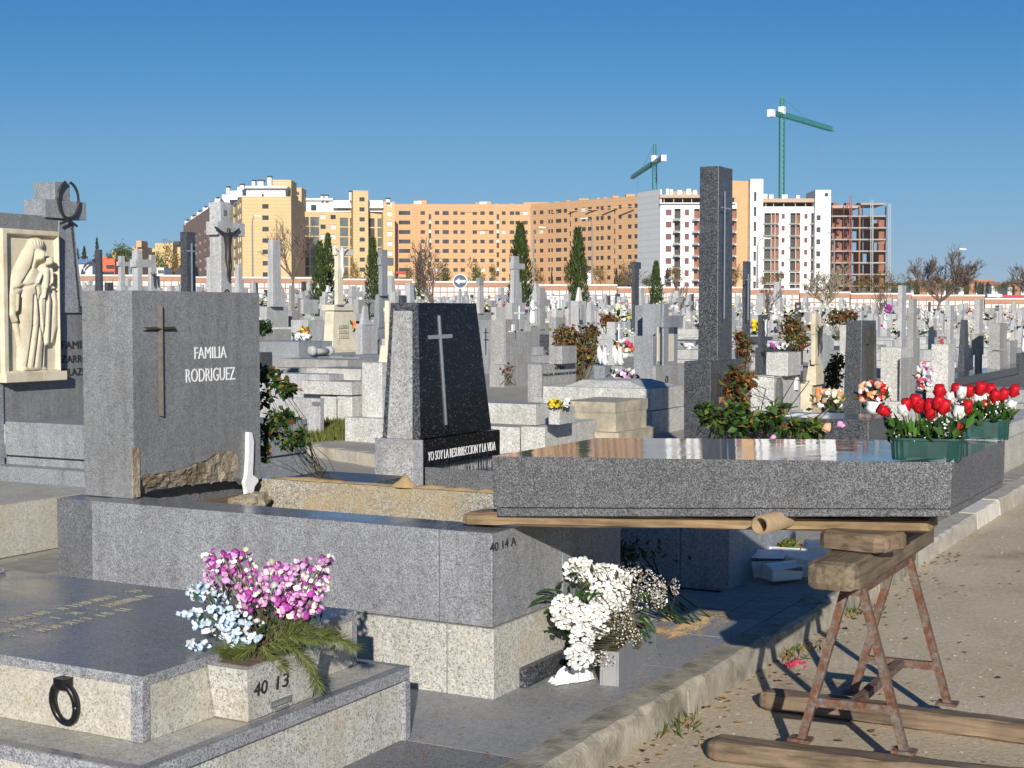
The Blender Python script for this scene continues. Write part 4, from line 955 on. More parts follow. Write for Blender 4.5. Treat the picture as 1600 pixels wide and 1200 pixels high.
def bush_a():
    q = G(440, 745, .0); y0 = 1.62
    solo('dark_planter', bx(-2.55, -1.92, 1.55, 2.35, -.02, .60), G_DARK, 'dark granite planter box behind the headstone holding a straggly rose bush', 'planter', bevel=.006)
    bush('rose_bush', 'straggly rose bush with dark leaves beside the right edge of FAMILIA RODRIGUEZ headstone', 'rose bush', [(425, 588, 22, 18, 8.35, 1.2), (445, 605, 24, 16, 8.3, 1.6), (410, 580, 10, 14, 8.4, .7), (440, 655, 34, 18, 8.3, 2.0), (420, 675, 22, 22, 8.4, 1.4), (470, 680, 20, 16, 8.3, 1.0), (412, 620, 14, 22, 8.4, .7), (450, 690, 26, 12, 8.35, 1.0), (412, 705, 12, 22, 8.3, 1.0)], (-2.2, 1.9, .58), 24, [LD, LG, LO, LR, LB], (6, 4, 2, 1, 1), .055, 620, .003)
bush_a()
def bush_b():
    def roses(t):
        for (px, py, m, r) in ((1292, 668, FPEA, .035), (1312, 662, FPIN, .022), (1317, 665, FPIN, .016), (1208, 683, FPIN, .02)):
            p = P(px, py, 10.3); b = MB(); b.blossom(p, (CAM - p) + Vector((0, 0, 2)), r, 0, 7); b.blossom(p, (CAM - p), r * .7, 0, 6); part('rose', b, m, t, True)
    bush('rose_bush', 'wide tangled rose bush of green leaves behind the granite lid', 'rose bush', [(1105, 645, 20, 18, 10.8, 1.4), (1130, 655, 30, 24, 10.8, 2.4), (1165, 660, 34, 22, 10.6, 2.2), (1200, 655, 30, 18, 10.6, 1.6), (1235, 668, 30, 14, 10.5, 1.4), (1270, 670, 28, 14, 10.4, 1.5), (1150, 640, 26, 10, 10.9, 1.0), (1215, 640, 18, 10, 10.7, .7)], tuple(G(1180, 740, .1)), 90, [LG, LD, LO, LY, LR], (6, 5, 3, 1, 1), .075, 900, .008, None, roses, 2.5)
    bush('rose_bush', 'upright rose bush with orange brown leaves in front of the tall dark obelisk base', 'rose bush', [(1150, 585, 16, 14, 11.6, 1.6), (1160, 600, 22, 18, 11.5, 2), (1140, 605, 14, 16, 11.6, 1), (1172, 590, 8, 8, 11.6, .6), (1155, 622, 18, 14, 11.5, 1)], tuple(G(1165, 720, .1)), 30, [LB, LO, LG, LR], (5, 2, 2, 2), .075, 330, .006)
bush_b()
# ================================================================== graves of the middle ground
FIG = {}
FIG['christ'] = skin('f', [(0, .05, .0), (0, .06, .28), (0, .06, .42), (0, .05, .56), (0, .08, .70), (0, .10, .80),   # hips .. head
                           (-.12, .06, .62), (-.30, .05, .70), (-.49, .04, .80), (.12, .06, .62), (.30, .05, .70), (.49, .04, .80),
                           (-.05, .07, -.06), (-.03, .10, -.26), (.0, .05, -.46), (.05, .07, -.06), (.04, .10, -.26), (.01, .06, -.46), (0, .08, -.54)],
                     [(0, 1), (1, 2), (2, 3), (3, 4), (4, 5), (3, 6), (6, 7), (7, 8), (3, 9), (9, 10), (10, 11), (0, 12), (12, 13), (13, 14), (0, 15), (15, 16), (16, 17), (14, 18)],
                     [.085, .075, .095, .09, .045, .068, .05, .035, .028, .05, .035, .028, .06, .045, .03, .06, .045, .03, .03], 1)
FIG['virgin'] = skin('f', [(0, 0, 0), (0, .0, .22), (0, .0, .45), (0, 0, .62), (0, 0, .76), (0, 0, .84), (0, .02, .93), (-.12, .02, .70), (-.15, .09, .55), (-.03, .15, .62), (.12, .02, .70), (.15, .09, .55), (.03, .15, .63)],
                     [(0, 1), (1, 2), (2, 3), (3, 4), (4, 5), (5, 6), (4, 7), (7, 8), (8, 9), (4, 10), (10, 11), (11, 12)],
                     [(.20, .15), (.15, .12), (.12, .10), (.10, .085), (.11, .085), .05, .078, .055, .05, .03, .055, .05, .03], 1)
a_ = skin('f', [(0, 0, 0), (0, .0, .25), (0, .0, .48), (0, 0, .66), (0, 0, .75), (.02, .04, .86), (-.12, .03, .60), (-.1, .14, .48), (.12, .03, .60), (.1, .14, .50), (.0, .06, .2), (.05, .16, .16)],
          [(0, 1), (1, 2), (2, 3), (3, 4), (4, 5), (3, 6), (6, 7), (3, 8), (8, 9), (1, 10), (10, 11)], [(.2, .17), (.17, .15), (.13, .11), (.11, .09), .05, .095, .05, .035, .05, .035, .08, .06], 1)
w_ = MB()
for s in (-1, 1):
    w_.add([(s * .04, -.09, .62), (s * .22, -.14, .92), (s * .33, -.18, .78), (s * .30, -.18, .45), (s * .12, -.13, .12), (s * .04, -.12, .62), (s * .22, -.18, .92), (s * .33, -.21, .78), (s * .30, -.22, .45), (s * .12, -.17, .12)],
           [(0, 1, 2, 3, 4), (9, 8, 7, 6, 5), (0, 5, 6, 1), (1, 6, 7, 2), (2, 7, 8, 3), (3, 8, 9, 4), (4, 9, 5, 0)])
FIG['angel'] = a_
def stand(t, name, kind, px, py, d, hpx, mat, face=None, wings=True):
    o = P(px, py, d); h = hpx * d / FPX; f = place(FIG[kind], o, (0, 1, 0) if face is None else face, (0, 0, 1), h)
    r = part(name, f, mat, t, True)
    if kind == 'angel' and wings: part('wings', place(w_, o, (0, 1, 0) if face is None else face, (0, 0, 1), h), mat, t)
    return r
def frame(b, ext=None):
    return b
def mono(name, label, cat, items, extra=None, group=None, bed=None):
    """items: (part, (pl,pc,pr,yt,yb,d), mats, kind) kind: None box, 'g' box run down to the ground, ('t', s) tapered, ('c', shaft index) arm set flush in a shaft"""
    bs = []
    for it in items:
        q = cb(*it[1]); k = it[3] if len(it) > 3 else None
        if k == 'g': q[4] = gz(q[1], q[2]) - .1
        bs.append(q)
    r = bs[0]; t = thing(name, label, cat, ((r[0] + r[1]) / 2, (r[2] + r[3]) / 2, gz(r[1], r[2])), group); done = []
    for i, it in enumerate(items):
        x0, x1, y0, y1, z0, z1 = bs[i]; k = it[3] if len(it) > 3 else None; m = it[2]; m = m if isinstance(m, list) else [m]; top = 1 if len(m) > 1 else 0
        b = MB()
        if isinstance(k, tuple) and k[0] == 't':
            s = k[1]; cx, cy = (x0 + x1) / 2, (y0 + y1) / 2; b.frus((x0, x1, y0, y1), (cx - (x1 - x0) / 2 * s, cx + (x1 - x0) / 2 * s, cy - (y1 - y0) / 2 * s, cy + (y1 - y0) / 2 * s), z0, z1, 0, top)
        elif isinstance(k, tuple) and k[0] == 'c':
            s = bs[k[1]]; b.box(s[0] + .004 - .008, s[1] + .004, y0, y1, z0, z1, 0, top)
        else: b.box(x0, x1, y0, y1, z0, z1, 0, top)
        done.append(part(it[0], b, m, t, bevel=.008 if it[1][5] < 26 else 0))
    if bed:                                             # slab before the stone
        l, h, m = bed; b = MB(); b.box(r[1] + .02, r[1] + l, r[2] - .06, r[3] + .06, gz(r[1], r[2]) - .1, gz(r[1], r[2]) + h); part('slab', b, m, t)
    if extra: extra(t, bs)
    return t
def thin_cross(t, px, y0, y1, a0, a1, ya, d, m, w=2.0, name='cross', off=.02):
    x = P(px, (y0 + y1) / 2, d).x + off; b = MB(); k = w * d / FPX; p, q = PX(px, y0, x), PX(px, y1, x); b.box(x - k * .4, x + k * .4, p.y - k / 2, p.y + k / 2, q.z, p.z)
    r, s = PX(a0, ya, x), PX(a1, ya, x); b.box(x - k * .4 + .002, x + k * .4 + .002, r.y, s.y, r.z - k / 2, r.z + k / 2); part(name, b, m, t)
def letters(t, x, s, px0, px1, yb, yt, m=LETTER):
    p, q = PX(px0, yb, x), PX(px1, yt, x); text(s, (x + .002, p.y, p.z), (0, 1, 0), (0, 0, 1), q.y - p.y, q.z - p.z, m, t, depth=.006)
def posy(name, label, px, py, d, rx, ry, mats, wts, n=60, r=.02, vase=None, group=None, leaves=30, droop=0):
    base = P(px, py + ry * 1.25, d); t = thing(name, label, 'flowers', base, group); b = MB(); k = d / FPX
    for i in range(n):
        a = rv(1)
        if a.length > 1: a.normalize()
        p = P(px + a.x * rx, py + a.z * ry, d + a.y * rx * k); b.blossom(p, Vector((a.x * RT.x, a.x * RT.y, a.z + .3)) - FW + rv(.3), r * rnd.uniform(.7, 1.2), rnd.choices(range(len(mats)), wts)[0], 6)
    part('blossoms', b, mats, t, True, kind='stuff'); b = MB()
    for i in range(leaves): p = P(px + rnd.uniform(-rx, rx) * .9, py + rnd.uniform(-.1, 1.1) * ry, d + rnd.uniform(-rx, rx) * k); b.leaf(p, rv(1) + Vector((0, 0, .3)), rv(1), r * 3, r * 1.3, rnd.randint(0, 1))
    part('leaves', b, [LG, LD], t, kind='stuff')
    if vase:
        yv0, yv1, rr, m = vase; p = P(px, yv1, d); h = (yv1 - yv0) * k; q = rr * k; b = MB(); b.lathe(p, [(q * .6, 0), (q, h * .45), (q * .8, h * .8), (q * .9, h)], 12); part('vase', b, m, t, True)
    return t
def midground():
    A = mono
    # ---- left, above FAMILIA RODRIGUEZ
    def ex(t, bs): thin_cross(t, 299.5, 380, 458, 293, 305, 392, 30, STEEL, 2.2)
    A('stele', 'dark granite stele with slim white cross above the FAMILIA RODRIGUEZ headstone', 'stele', [('stele', (283.5, 292.5, 307, 362, 475, 30), G_DARK)], ex, bed=(1.9, .5, G_DARK))
    def ex(t, bs):
        c = bs[0]; f = place(FIG['christ'], PX(352, 405, c[1]) + Vector((.02, 0, 0)), (0, 1, 0), (0, 0, 1), 61.5 * 22 / FPX); part('bronze_figure', f, DKBRONZE, t, True)
        b = MB(); p = PX(355, 458, c[1] + .05); b.ring(p, (0, 1, 0), (0, 0, 1), (.05, .05), .012, 14, 5); part('wreath', b, DKBRONZE, t)
        b = MB(); p, q = PX(349, 328, c[1]), PX(354, 337, c[1]); b.box(c[1], c[1] + .01, p.y, q.y, q.z, p.z); part('title_plate', b, SLATE, t)
    A('crucifix_monument', 'large pale grey stone cross with dark bronze Christ behind the FAMILIA RODRIGUEZ headstone', 'cross',
      [('shaft', (329, 345, 363, 315, 480, 22), G_PALE2), ('arms', (314, 328, 373, 346, 367, 22), G_PALE2, ('c', 0)), ('buttress', (323.5, 337, 345, 402, 482, 22.3), G_PALE2), ('plinth', (318, 346, 378, 478, 520, 22), G_PALE2, 'g')], ex, bed=(2.0, .55, G_PALE2))
    A('obelisk', 'slender grey granite obelisk on a square block right of the bronze Christ cross', 'obelisk', [('block', (407, 417, 451, 479, 516, 50), G_PALE2, 'g'), ('shaft', (418, 426.5, 441, 375, 479, 50), G_PALE2, ('t', .82))], bed=(2.2, .5, G_PALE2))
    A('obelisk', 'small pale pyramid topped pillar between the bronze Christ cross and the slender obelisk', 'obelisk', [('shaft', (367, 373, 381, 413, 462, 48), G_PALE2, ('t', .7)), ('base', (366, 373, 382, 460, 480, 48), G_PALE2, 'g')])
    A('pillar', 'plain dark pillar above the left end of the FAMILIA RODRIGUEZ headstone', 'pillar', [('pillar', (149.5, 157, 163, 390, 470, 40), G_DARK, ('t', .82)), ('base', (146, 157, 166, 468, 490, 40), G_DARK, 'g')])
    A('cross_monument', 'smaller pale stone cross between the dark pillar and the bulky stone cross', 'cross', [('shaft', (186, 189, 197, 400, 446, 46), G_PALE2, ('t', .95)), ('arms', (178.5, 182, 200, 409, 415.5, 46), G_PALE2, ('c', 0)), ('base', (183, 189, 204, 446, 470, 46), G_PALE2, 'g')])
    A('cross_monument', 'bulky pale stone cross with broad arms left of the dark stele', 'cross', [('shaft', (208, 215, 223.5, 391, 470, 36), G_PALE2), ('arms', (197.5, 206, 232, 405, 417, 36), G_PALE2, ('c', 0)), ('base', (202, 214, 232, 448, 480, 36), G_PALE2, 'g')])
    def ex(t, bs): part('bronze_figure', place(FIG['christ'], PX(238, 440, bs[0][1]) + Vector((.05, 0, 0)), (0, 1, 0), (0, 0, 1), 17 * 40 / FPX), DKBRONZE, t, True)
    A('pyramid_monument', 'narrow pale pyramid with tiny dark crucifix right of the bulky stone cross', 'monument', [('shaft', (231, 236, 248, 398, 460, 40), G_PALE2, ('t', .6)), ('base', (227, 236, 253, 456, 480, 40), G_PALE2, 'g')], ex)
    # ---- between the two near headstones
    A('cross_monument', 'dark grey stone cross on a stepped grave left of the cream pedestal monument', 'cross', [('shaft', (452, 455, 461, 446, 486, 52), G_MIDP), ('arms', (450, 454, 468, 453, 457.5, 52), G_MIDP, ('c', 0)), ('base', (449, 456, 468, 484, 500, 52), G_MIDP, 'g')])
    def ex(t, bs):
        c = bs[2]; f = place(FIG['christ'], PX(531.5, 415, c[1]) + Vector((.03, 0, 0)), (0, 1, 0), (0, 0, 1), 35 * 44 / FPX); part('white_figure', f, MARBLE, t, True)
        p = PX(543, 498, bs[0][1]); 
        for k, s in enumerate(('DAVILA', 'MORENO', 'GOMEZ')): pass
        b = MB()
        for k in range(3):
            for j in range(6): 
                pp = PX(530 + j * 2.6, 510 + k * 8, bs[0][1] + .004); b.box(pp.x - .01, pp.x + .02, pp.y - .03, pp.y + .02, pp.z - .05, pp.z + .05)
        part('worn_inscription', b, OLDST, t, kind='stuff')
    A('pedestal_cross', 'cream limestone crucifix on a flared pedestal left of the black headstone', 'monument',
      [('pedestal', (505, 520, 560, 484, 544, 44), CREAM2, ('t', .86)), ('cornice', (503, 522, 555, 476, 485, 44), CREAM2), ('shaft', (523, 528, 537, 386, 476, 44), CREAM2, ('t', .93)), ('arms', (513, 519, 547, 388, 398, 44), CREAM2, ('c', 2)), ('step', (498, 520, 585, 544, 550, 43.6), CREAM2), ('step', (470, 519, 607, 549, 560, 43), CREAM2, 'g')], ex)
    A('cross_monument', 'tall grey granite cross with a flared foot between the cream pedestal and the black headstone', 'cross', [('shaft', (592, 597, 606, 390, 462, 40), G_BLUE), ('arms', (585, 591, 611, 402, 414, 40), G_BLUE, ('c', 0)), ('foot', (583, 592, 612, 460, 512, 40), G_BLUE, ('t', .70)), ('base', (576, 590, 616, 510, 530, 40), G_BLUE, 'g')], bed=(2, .5, G_PALE2))
    A('stepped_cross', 'pale cream stone cross half hidden behind the black headstone', 'cross', [('shaft', (601, 607, 616, 470, 560, 21), CREAM2), ('arms', (596.5, 606, 622, 487, 504, 21), CREAM2, ('c', 0)), ('collar', (599, 607, 618, 481, 487, 21), CREAM2), ('foot', (590, 604, 625, 540, 575, 21), CREAM2, ('t', .75)), ('base', (580, 604, 640, 566, 600, 21), CREAM2, 'g')])
    def ex(t, bs):
        c = bs[0]; p = P(488, 545, 33); b = MB(); b.tube([PX(489, 549, c[1] + .06), PX(514, 549, c[1] + .06)], .07, 8); b.blob(PX(488, 548, c[1] + .06), .12, 0, 8, 5, 0); b.blob(PX(515, 548, c[1] + .06), .12, 0, 8, 5, 0); part('scroll', b, G_PALE2, t, True)
        for k in range(5): 
            pp = PX(494 + k * 4.4, 573, bs[1][1] + .01); qq = PX(494 + k * 4.4, 562, bs[1][1] + .01); part('flute', bx(pp.x - .01, pp.x + .02, pp.y - .03, pp.y + .03, pp.z, qq.z), MARBLE, t)
    A('scroll_tomb', 'bluish polished tomb with carved scroll end behind the straggly rose bush', 'tomb', [('slab', (380, 467, 519, 534, 558, 33), [G_BLUE, G_TOP]), ('body', (382, 469, 514, 558, 586, 33), G_BLUE, 'g')], ex)
    A('headstone', 'tall pale speckled headstone block close beside the black headstone', 'headstone', [('block', (565, 597, 612, 567, 655, 17.8), G_PALE), ('base', (538, 606, 640, 655, 700, 17.5), G_PALE, 'g')])
    A('pale_tomb', 'pale granite tomb of two courses left of the tall speckled headstone block', 'tomb', [('lid', (471, 549, 580, 597, 618, 20.6), [G_PALE, G_MIDP]), ('body', (500, 525, 526, 620, 672, 20.6), G_PALE), ('body', (525.5, 550, 578, 620, 675, 20.6), G_PALE, 'g')])
    A('low_tomb', 'low pale granite tomb behind the two course tomb', 'tomb', [('lid', (479, 564, 612, 577, 590, 26), [G_PALE, G_MIDP]), ('body', (482, 562, 610, 590, 610, 26), G_PALE, 'g')])
    A('low_tomb', 'grey granite tomb with inset pale panel left of the black headstone', 'tomb', [('body', (515, 535, 625, 556, 580, 31), G_BLUE, 'g'), ('panel', (536, 536.5, 561, 559, 573, 30.9), G_PALE)])
    def ex(t, bs):
        c = bs[0]; p, q = PX(489, 634, c[1]), PX(500, 627, c[1]); y = c[2] - .004
        p, q = PY(488, 634, y), PY(500, 628, y); b = MB(); b.box(p.x, q.x, y - .004, y + .002, p.z, q.z); part('number_plate', b, SLATE, t)
    A('grey_tomb', 'smooth grey tomb side with small dark plate behind the straggly rose bush', 'tomb', [('body', (405, 500, 506, 623, 686, 18.6), G_PALE2, 'g')], ex)
    b = MB(); p = [G(455, 700, .02), G(540, 693, .02), G(545, 668, .02), G(480, 668, .02)]
    rr = random.Random(9)
    for i in range(1500):
        f, g = rr.random(), rr.random(); q = (p[0] * (1 - f) + p[1] * f) * (1 - g) + (p[3] * (1 - f) + p[2] * f) * g; zg = gz(q.x, q.y); h = zg + rr.uniform(.02, .07); a = rr.uniform(0, 6.28)
        b.add([(q.x - .012 * math.cos(a), q.y - .012 * math.sin(a), zg - .04), (q.x + .012 * math.cos(a), q.y + .012 * math.sin(a), zg - .04), (q.x + rr.uniform(-.04, .04), q.y + rr.uniform(-.04, .04), h)], [(0, 1, 2)])
    struct('grass', b, LO, False, 'stuff'); b = MB()
    for k in range(6):
        u, v = G(380 + k * 38, 696 + k * 5.6, .03), G(416 + k * 38, 701 + k * 5.6, .03); b.bar((u.x, u.y, .05), (v.x, v.y, .05), .16, .2)
    struct('path_edging', b, CONC2)
    A('flowerbed_grave', 'low grave covered with a dark evergreen bush and pale flowers beside the slender obelisk', 'grave', [('bed', (395, 405, 455, 515, 535, 40), G_MIDP, 'g')])
    A('old_grave', 'weathered low grave with stone rim between slender obelisk and cream pedestal', 'grave', [('rim', (455, 481, 520, 500, 516, 48), G_PALE2, 'g'), ('upper', (470, 474, 498, 468, 490, 50), G_PALE2)])
    bush('evergreen_bush', 'dark spiky evergreen bush at the right edge of FAMILIA RODRIGUEZ headstone', 'bush', [(410, 512, 16, 10, 38, 1)], tuple(P(410, 525, 38)), 10, [LD], (1,), .16, 260, .01)
    def ex(t, bs):
        part('white_figure', place(FIG['christ'], PX(574, 488, bs[1][1]) + Vector((.03, 0, 0)), (0, 1, 0), (0, 0, 1), 20 * 37 / FPX), DKBRONZE, t, True)
    A('winged_headstone', 'pale curved headstone with small dark crucifix right of the cream pedestal', 'headstone', [('base', (556, 566, 590, 506, 520, 37), G_PALE2, 'g'), ('fin', (561, 567, 582, 478, 508, 37), G_PALE2, ('t', .4)), ('back', (552, 560, 590, 468, 490, 41), G_MIDP)], ex)
    A('stepped_headstone', 'pale stepped headstone with small white figure right of the double cypress', 'headstone', [('base', (500, 508, 524, 463, 476, 62), G_PALE2, 'g'), ('step', (504, 510, 522, 456, 464, 62), G_PALE2), ('figure_block', (509, 512, 517, 446, 456, 62), MARBLE, ('t', .4))])
    A('cross_block', 'pale stepped stone cross behind the cream pedestal monument', 'cross', [('shaft', (545, 550, 557, 447, 480, 55), G_PALE2), ('arms', (541, 547, 566, 455, 464, 55), G_PALE2, ('c', 0)), ('base', (543, 550, 572, 474, 490, 55), G_PALE2, 'g')])
    # ---- right of the black headstone
    def ex(t, bs): pass
    A('pale_tomb', 'pale speckled granite tomb with stone planter right of the black headstone', 'tomb', [('lid', (700, 837, 858, 632, 665, 16.4), [G_PALE, G_MIDP]), ('body', (690, 812, 813, 668, 720, 16.4), G_PALE, 'g'), ('body', (813.5, 851, 936, 668, 720, 16.2), G_PALE, 'g'), ('planter', (857, 874, 899, 637, 664, 15.9), G_PALE)], ex)
    posy('pansies', 'yellow and white pansies in the stone planter of the pale speckled tomb', 868, 631, 15.9, 12, 6, [FYEL], (1,), 46, .02, leaves=40)
    posy('pansies', 'small white pansies right beside the yellow ones on the pale tomb', 885, 629, 15.9, 6, 6, [FWHI], (1,), 22, .02, leaves=16)
    def ex(t, bs):
        letters(t, bs[0][1], 'FAMILIA', 867, 882, 577.5, 571.5); letters(t, bs[0][1], 'PASCUAL MORALES DE SETIEN', 848, 900, 588, 580)
    A('family_headstone', 'pale stepped headstone lettered FAMILIA PASCUAL MORALES DE SETIEN', 'headstone', [('stone', (824, 846, 901, 569.5, 622, 19.7), G_MIDP), ('upper_block', (857, 878, 901.5, 541, 569, 19.95), G_MIDP), ('lower_stone', (824, 846, 902, 620, 640, 19.6), G_MIDP, 'g')], ex)
    def ex(t, bs):
        b = MB(); s = bs[0]; b.frus((s[0] + .3, s[1] - .1, s[2] + .05, s[3] - .05), (s[0] + .5, s[1] - .4, s[2] + .18, s[3] - .2), s[5] + .002, s[5] + .09); part('sloped_lid', b, G_PALE, t)
    A('long_tomb', 'long pale granite tomb half in shadow beside the tall dark obelisk', 'tomb', [('slab', (848, 1017, 1069, 608, 642, 18.9), G_PALE), ('body', (850, 1019, 1071, 643, 705, 18.9), G_PALE, 'g')], ex)
    A('old_cream_tomb', 'weathered cream tomb with overhanging lid between the pale tombs', 'tomb', [('lid', (880, 961, 1013, 629, 646, 17.4), OLDST), ('body', (884, 962, 1010, 646, 678, 17.4), OLDST), ('foot', (870, 966, 1031, 677, 712, 17.2), OLDST, 'g')])
    def ex(t, bs):
        c = bs[0]; p = PX(801, 521, c[1]); k = 28.7 / FPX; b = MB(); b.box(p.x, p.x + .03, p.y - .045, p.y + .045, PX(801, 543, c[1]).z, PX(801, 507, c[1]).z); b.box(p.x + .002, p.x + .032, PX(794.5, 520, c[1]).y, PX(807, 520, c[1]).y, p.z - .03, p.z + .05); part('white_cross', b, MARBLE, t)
        part('dark_figure', place(FIG['christ'], PX(802, 526, c[1]) + Vector((.035, 0, 0)), (0, 1, 0), (0, 0, 1), 13 * k), DKBRONZE, t, True); letters(t, c[1], 'FAMILIA DE GARCIA', 797, 825, 556, 551)
    A('family_headstone', 'pale stepped headstone lettered FAMILIA DE GARCIA with white crucifix', 'headstone', [('stone', (767, 790, 812, 499, 582, 28.7), G_MIDP), ('side_stone', (790, 790.5, 831, 519, 570, 28.6), G_MIDP), ('base', (765, 788, 845, 570, 600, 28.4), G_MIDP, 'g')], ex)
    def ex(t, bs): thin_cross(t, 811.5, 478, 518, 804.5, 819, 489, 45, WHITE, 2.0, 'white_cross', .1)
    A('cross_monument', 'tall grey stepped cross in front of the central cypress with white cross on its base', 'cross', [('shaft', (797, 803, 812, 400, 475, 47), G_PALE2, ('t', .88)), ('arms', (792, 798, 816, 411, 420, 47), G_PALE2, ('c', 0)), ('skirt', (796, 802, 816, 440, 476, 47), G_PALE2, ('t', .85)), ('base', (790, 800, 820, 473, 520, 46), G_PALE2, 'g')], ex)
    def ex(t, bs): stand(t, 'white_statue', 'virgin', 832, 508, 40, 43, MARBLE)
    A('statue_grave', 'white standing Madonna statue on a dark plinth right of the tall stepped cross', 'statue', [('plinth', (820, 829, 843, 509, 540, 40), G_MIDP, 'g')], ex)
    A('cross_monument', 'dark grey solid cross behind the white Madonna statue', 'cross', [('shaft', (841, 844, 852, 449, 515, 52), G_MIDP), ('arms', (835, 840, 857, 468, 478, 52), G_MIDP, ('c', 0)), ('base', (836, 842, 860, 505, 525, 52), G_MIDP, 'g')])
    def ex(t, bs): thin_cross(t, 759, 513, 544, 756, 763, 520, 33, IRON, 1.4, 'iron_cross', .05)
    A('stele', 'grey stele with thin black cross right beside the black headstone', 'stele', [('stele', (738, 744, 771, 500, 570, 33), G_PALE2, 'g')], ex)
    A('headstone', 'square pale headstone with white figure just behind the red leaved bush', 'headstone', [('stone', (863, 869, 879, 482, 500, 44), G_PALE, 'g'), ('statue', (870, 873, 878, 464, 482, 44), MARBLE, ('t', .45)), ('base', (858, 869, 884, 496, 520, 43), G_MIDP, 'g')])
    A('headstone', 'broad pale headstone topped with white statue in front of the right hand cypress', 'headstone', [('stone', (892, 904, 916, 470, 512, 42), G_PALE2, 'g'), ('statue', (899, 904, 910, 449, 470, 42), MARBLE, ('t', .35)), ('cross', (906, 908, 912, 476, 500, 41.7), G_MIDP)])
    def ex(t, bs):
        stand(t, 'white_angel', 'angel', 945, 573, 21, 36, MARBLE)
    A('angel_urn', 'grey tapered stone urn with white kneeling angel, the left one of the pair', 'angel statue', [('urn', (929, 944, 953, 574, 612, 21), G_BLUE, ('t', 1.15)), ('rim', (926, 945, 957, 571.5, 575, 21), G_BLUE), ('foot', (926, 944, 956, 608, 625, 21), G_BLUE, 'g')], ex)
    def ex(t, bs): stand(t, 'white_angel', 'angel', 969, 573, 21, 37, MARBLE)
    A('angel_urn', 'grey tapered stone urn with white angel right of its twin, by the pink tulips', 'angel statue', [('urn', (958, 972, 981, 574, 612, 21), G_BLUE, ('t', 1.15)), ('rim', (955, 972, 984, 571.5, 575, 21), G_BLUE), ('foot', (955, 972, 984, 608, 625, 21), G_BLUE, 'g')], ex)
    posy('tulips', 'pink and white tulips in front of the two white angels', 974, 585, 20.2, 22, 9, [FPIN, FWHI], (3, 2), 26, .034, leaves=60)
    posy('potted_flowers', 'orange, pink and white potted flowers behind the white angels', 975, 541, 24, 14, 9, [FORA, FROS, FWHI], (3, 2, 2), 40, .045, (549, 560, 8, WHITE))
    def ex(t, bs):
        for a0, a1 in ((1027, 1036), (1044, 1052.5)):
            c = bs[3]; p, q = PX(a0, 565, c[1]), PX(a1, 511, c[1]); part('cream_panel', bx(c[1] - .01, c[1] + .01, p.y, q.y, p.z, q.z), CREAM2, t)
        b = MB(); p = PX(1042, 593, bs[5][1] + .02); b.ring(p, (0, 1, 0), (0, 0, 1), (.045, .055), .008, 18, 5); part('iron_ring', b, IRON, t)
    A('cross_monument', 'grey stacked block monument with cross and two cream panels left of tall obelisk', 'monument',
      [('tall_block', (1004, 1032, 1044, 475, 535, 26), G_BLUE), ('side_block', (992, 1004, 1016, 477, 535, 27), G_BLUE), ('lower_block', (990, 1020, 1026, 525, 606, 24), G_BLUE), ('screen', (1024, 1027, 1059, 511, 575, 24.6), G_BLUE), ('shaft', (1034, 1037, 1045, 475, 575, 24.4), G_BLUE), ('arms', (1028, 1031, 1062, 493, 512, 24.4), G_BLUE, ('c', 4)), ('base', (1000, 1024, 1078, 572, 640, 24), G_MIDP, 'g')][:5] + [('base', (1000, 1024, 1078, 572, 640, 24), G_MIDP, 'g'), ('arms', (1028, 1031, 1062, 493, 512, 24.4), G_BLUE, ('c', 4))], ex)
    A('column', 'slim dark column with dark capital left of the stacked block monument', 'column', [('shaft', (987, 992, 998, 420, 500, 60), G_DARK), ('capital', (984, 991, 1001, 409, 420, 60), G_DARK), ('base', (984, 991, 1003, 498, 515, 60), G_DARK, 'g')])
    A('column', 'short tapered grey column right of the blue arrow sign', 'column', [('shaft', (745, 749, 757, 444, 490, 52), G_PALE2, ('t', .72)), ('capital', (744, 749, 756, 434, 445, 52), G_MIDP), ('base', (735, 746, 768, 488, 505, 52), G_MIDP, 'g')])
    A('headstone', 'pale headstone with slim white cross left of the stacked block monument', 'headstone', [('stone', (948, 961, 974, 503, 545, 34), G_PALE2, 'g'), ('white_cross', (966, 967, 969, 506, 540, 33.6), WHITE), ('crossbar', (964, 965, 972, 512, 514, 33.6), WHITE)])
    # ---- the tall obelisk
    def ex(t, bs):
        thin_cross(t, 1133, 299, 498, 1127, 1141, 324, 14.25, STEEL, 1.8, 'steel_cross', .03)
        c = bs[0]; b = MB(); p, q = PX(1116.5, 618, c[1]), PX(1124.5, 583, c[1]); cy = (p.y + q.y) / 2; w = (q.y - p.y) / 2; poly = [(cy - w, p.z), (cy + w, p.z), (cy + w, q.z - .05), (cy + w * .6, q.z - .015), (cy, q.z), (cy - w * .6, q.z - .015), (cy - w, q.z - .05)]
        b.prism(poly, lambda a, z: (c[1] + .02, a, z), lambda a, z: (c[1] - .002, a, z)); part('niche_panel', b, BRONZE, t)
        s = [G(1330, 658, .66), G(1372, 684, .40)]
        part('slab', bx(c[1] + .03, -.62, c[2] + .05, c[3] - .02, .40, .64, 0, 1) if 0 else (lambda m: (m.box(c[1] + .03, -.56, c[2] + .02, c[3] - .1, .40, .635, 0, 1), m)[1])(MB()), [G_DARK, G_DARKTOP], t, bevel=.02)
        part('plinth', bx(c[1] + .01, -.45, c[2] - .05, c[3], -.1, .398), G_DARK, t)
        b = MB(); r2 = random.Random(2)
        for k in range(4):
            y = c[2] + .2
            while y < c[3] - .35: b.box(c[1] + .35 + k * .16, c[1] + .44 + k * .16, y, y + .03, .636, .64); y += .045 + .03 * (r2.random() < .2)
        part('inscription', b, WHITE, t, kind='stuff')
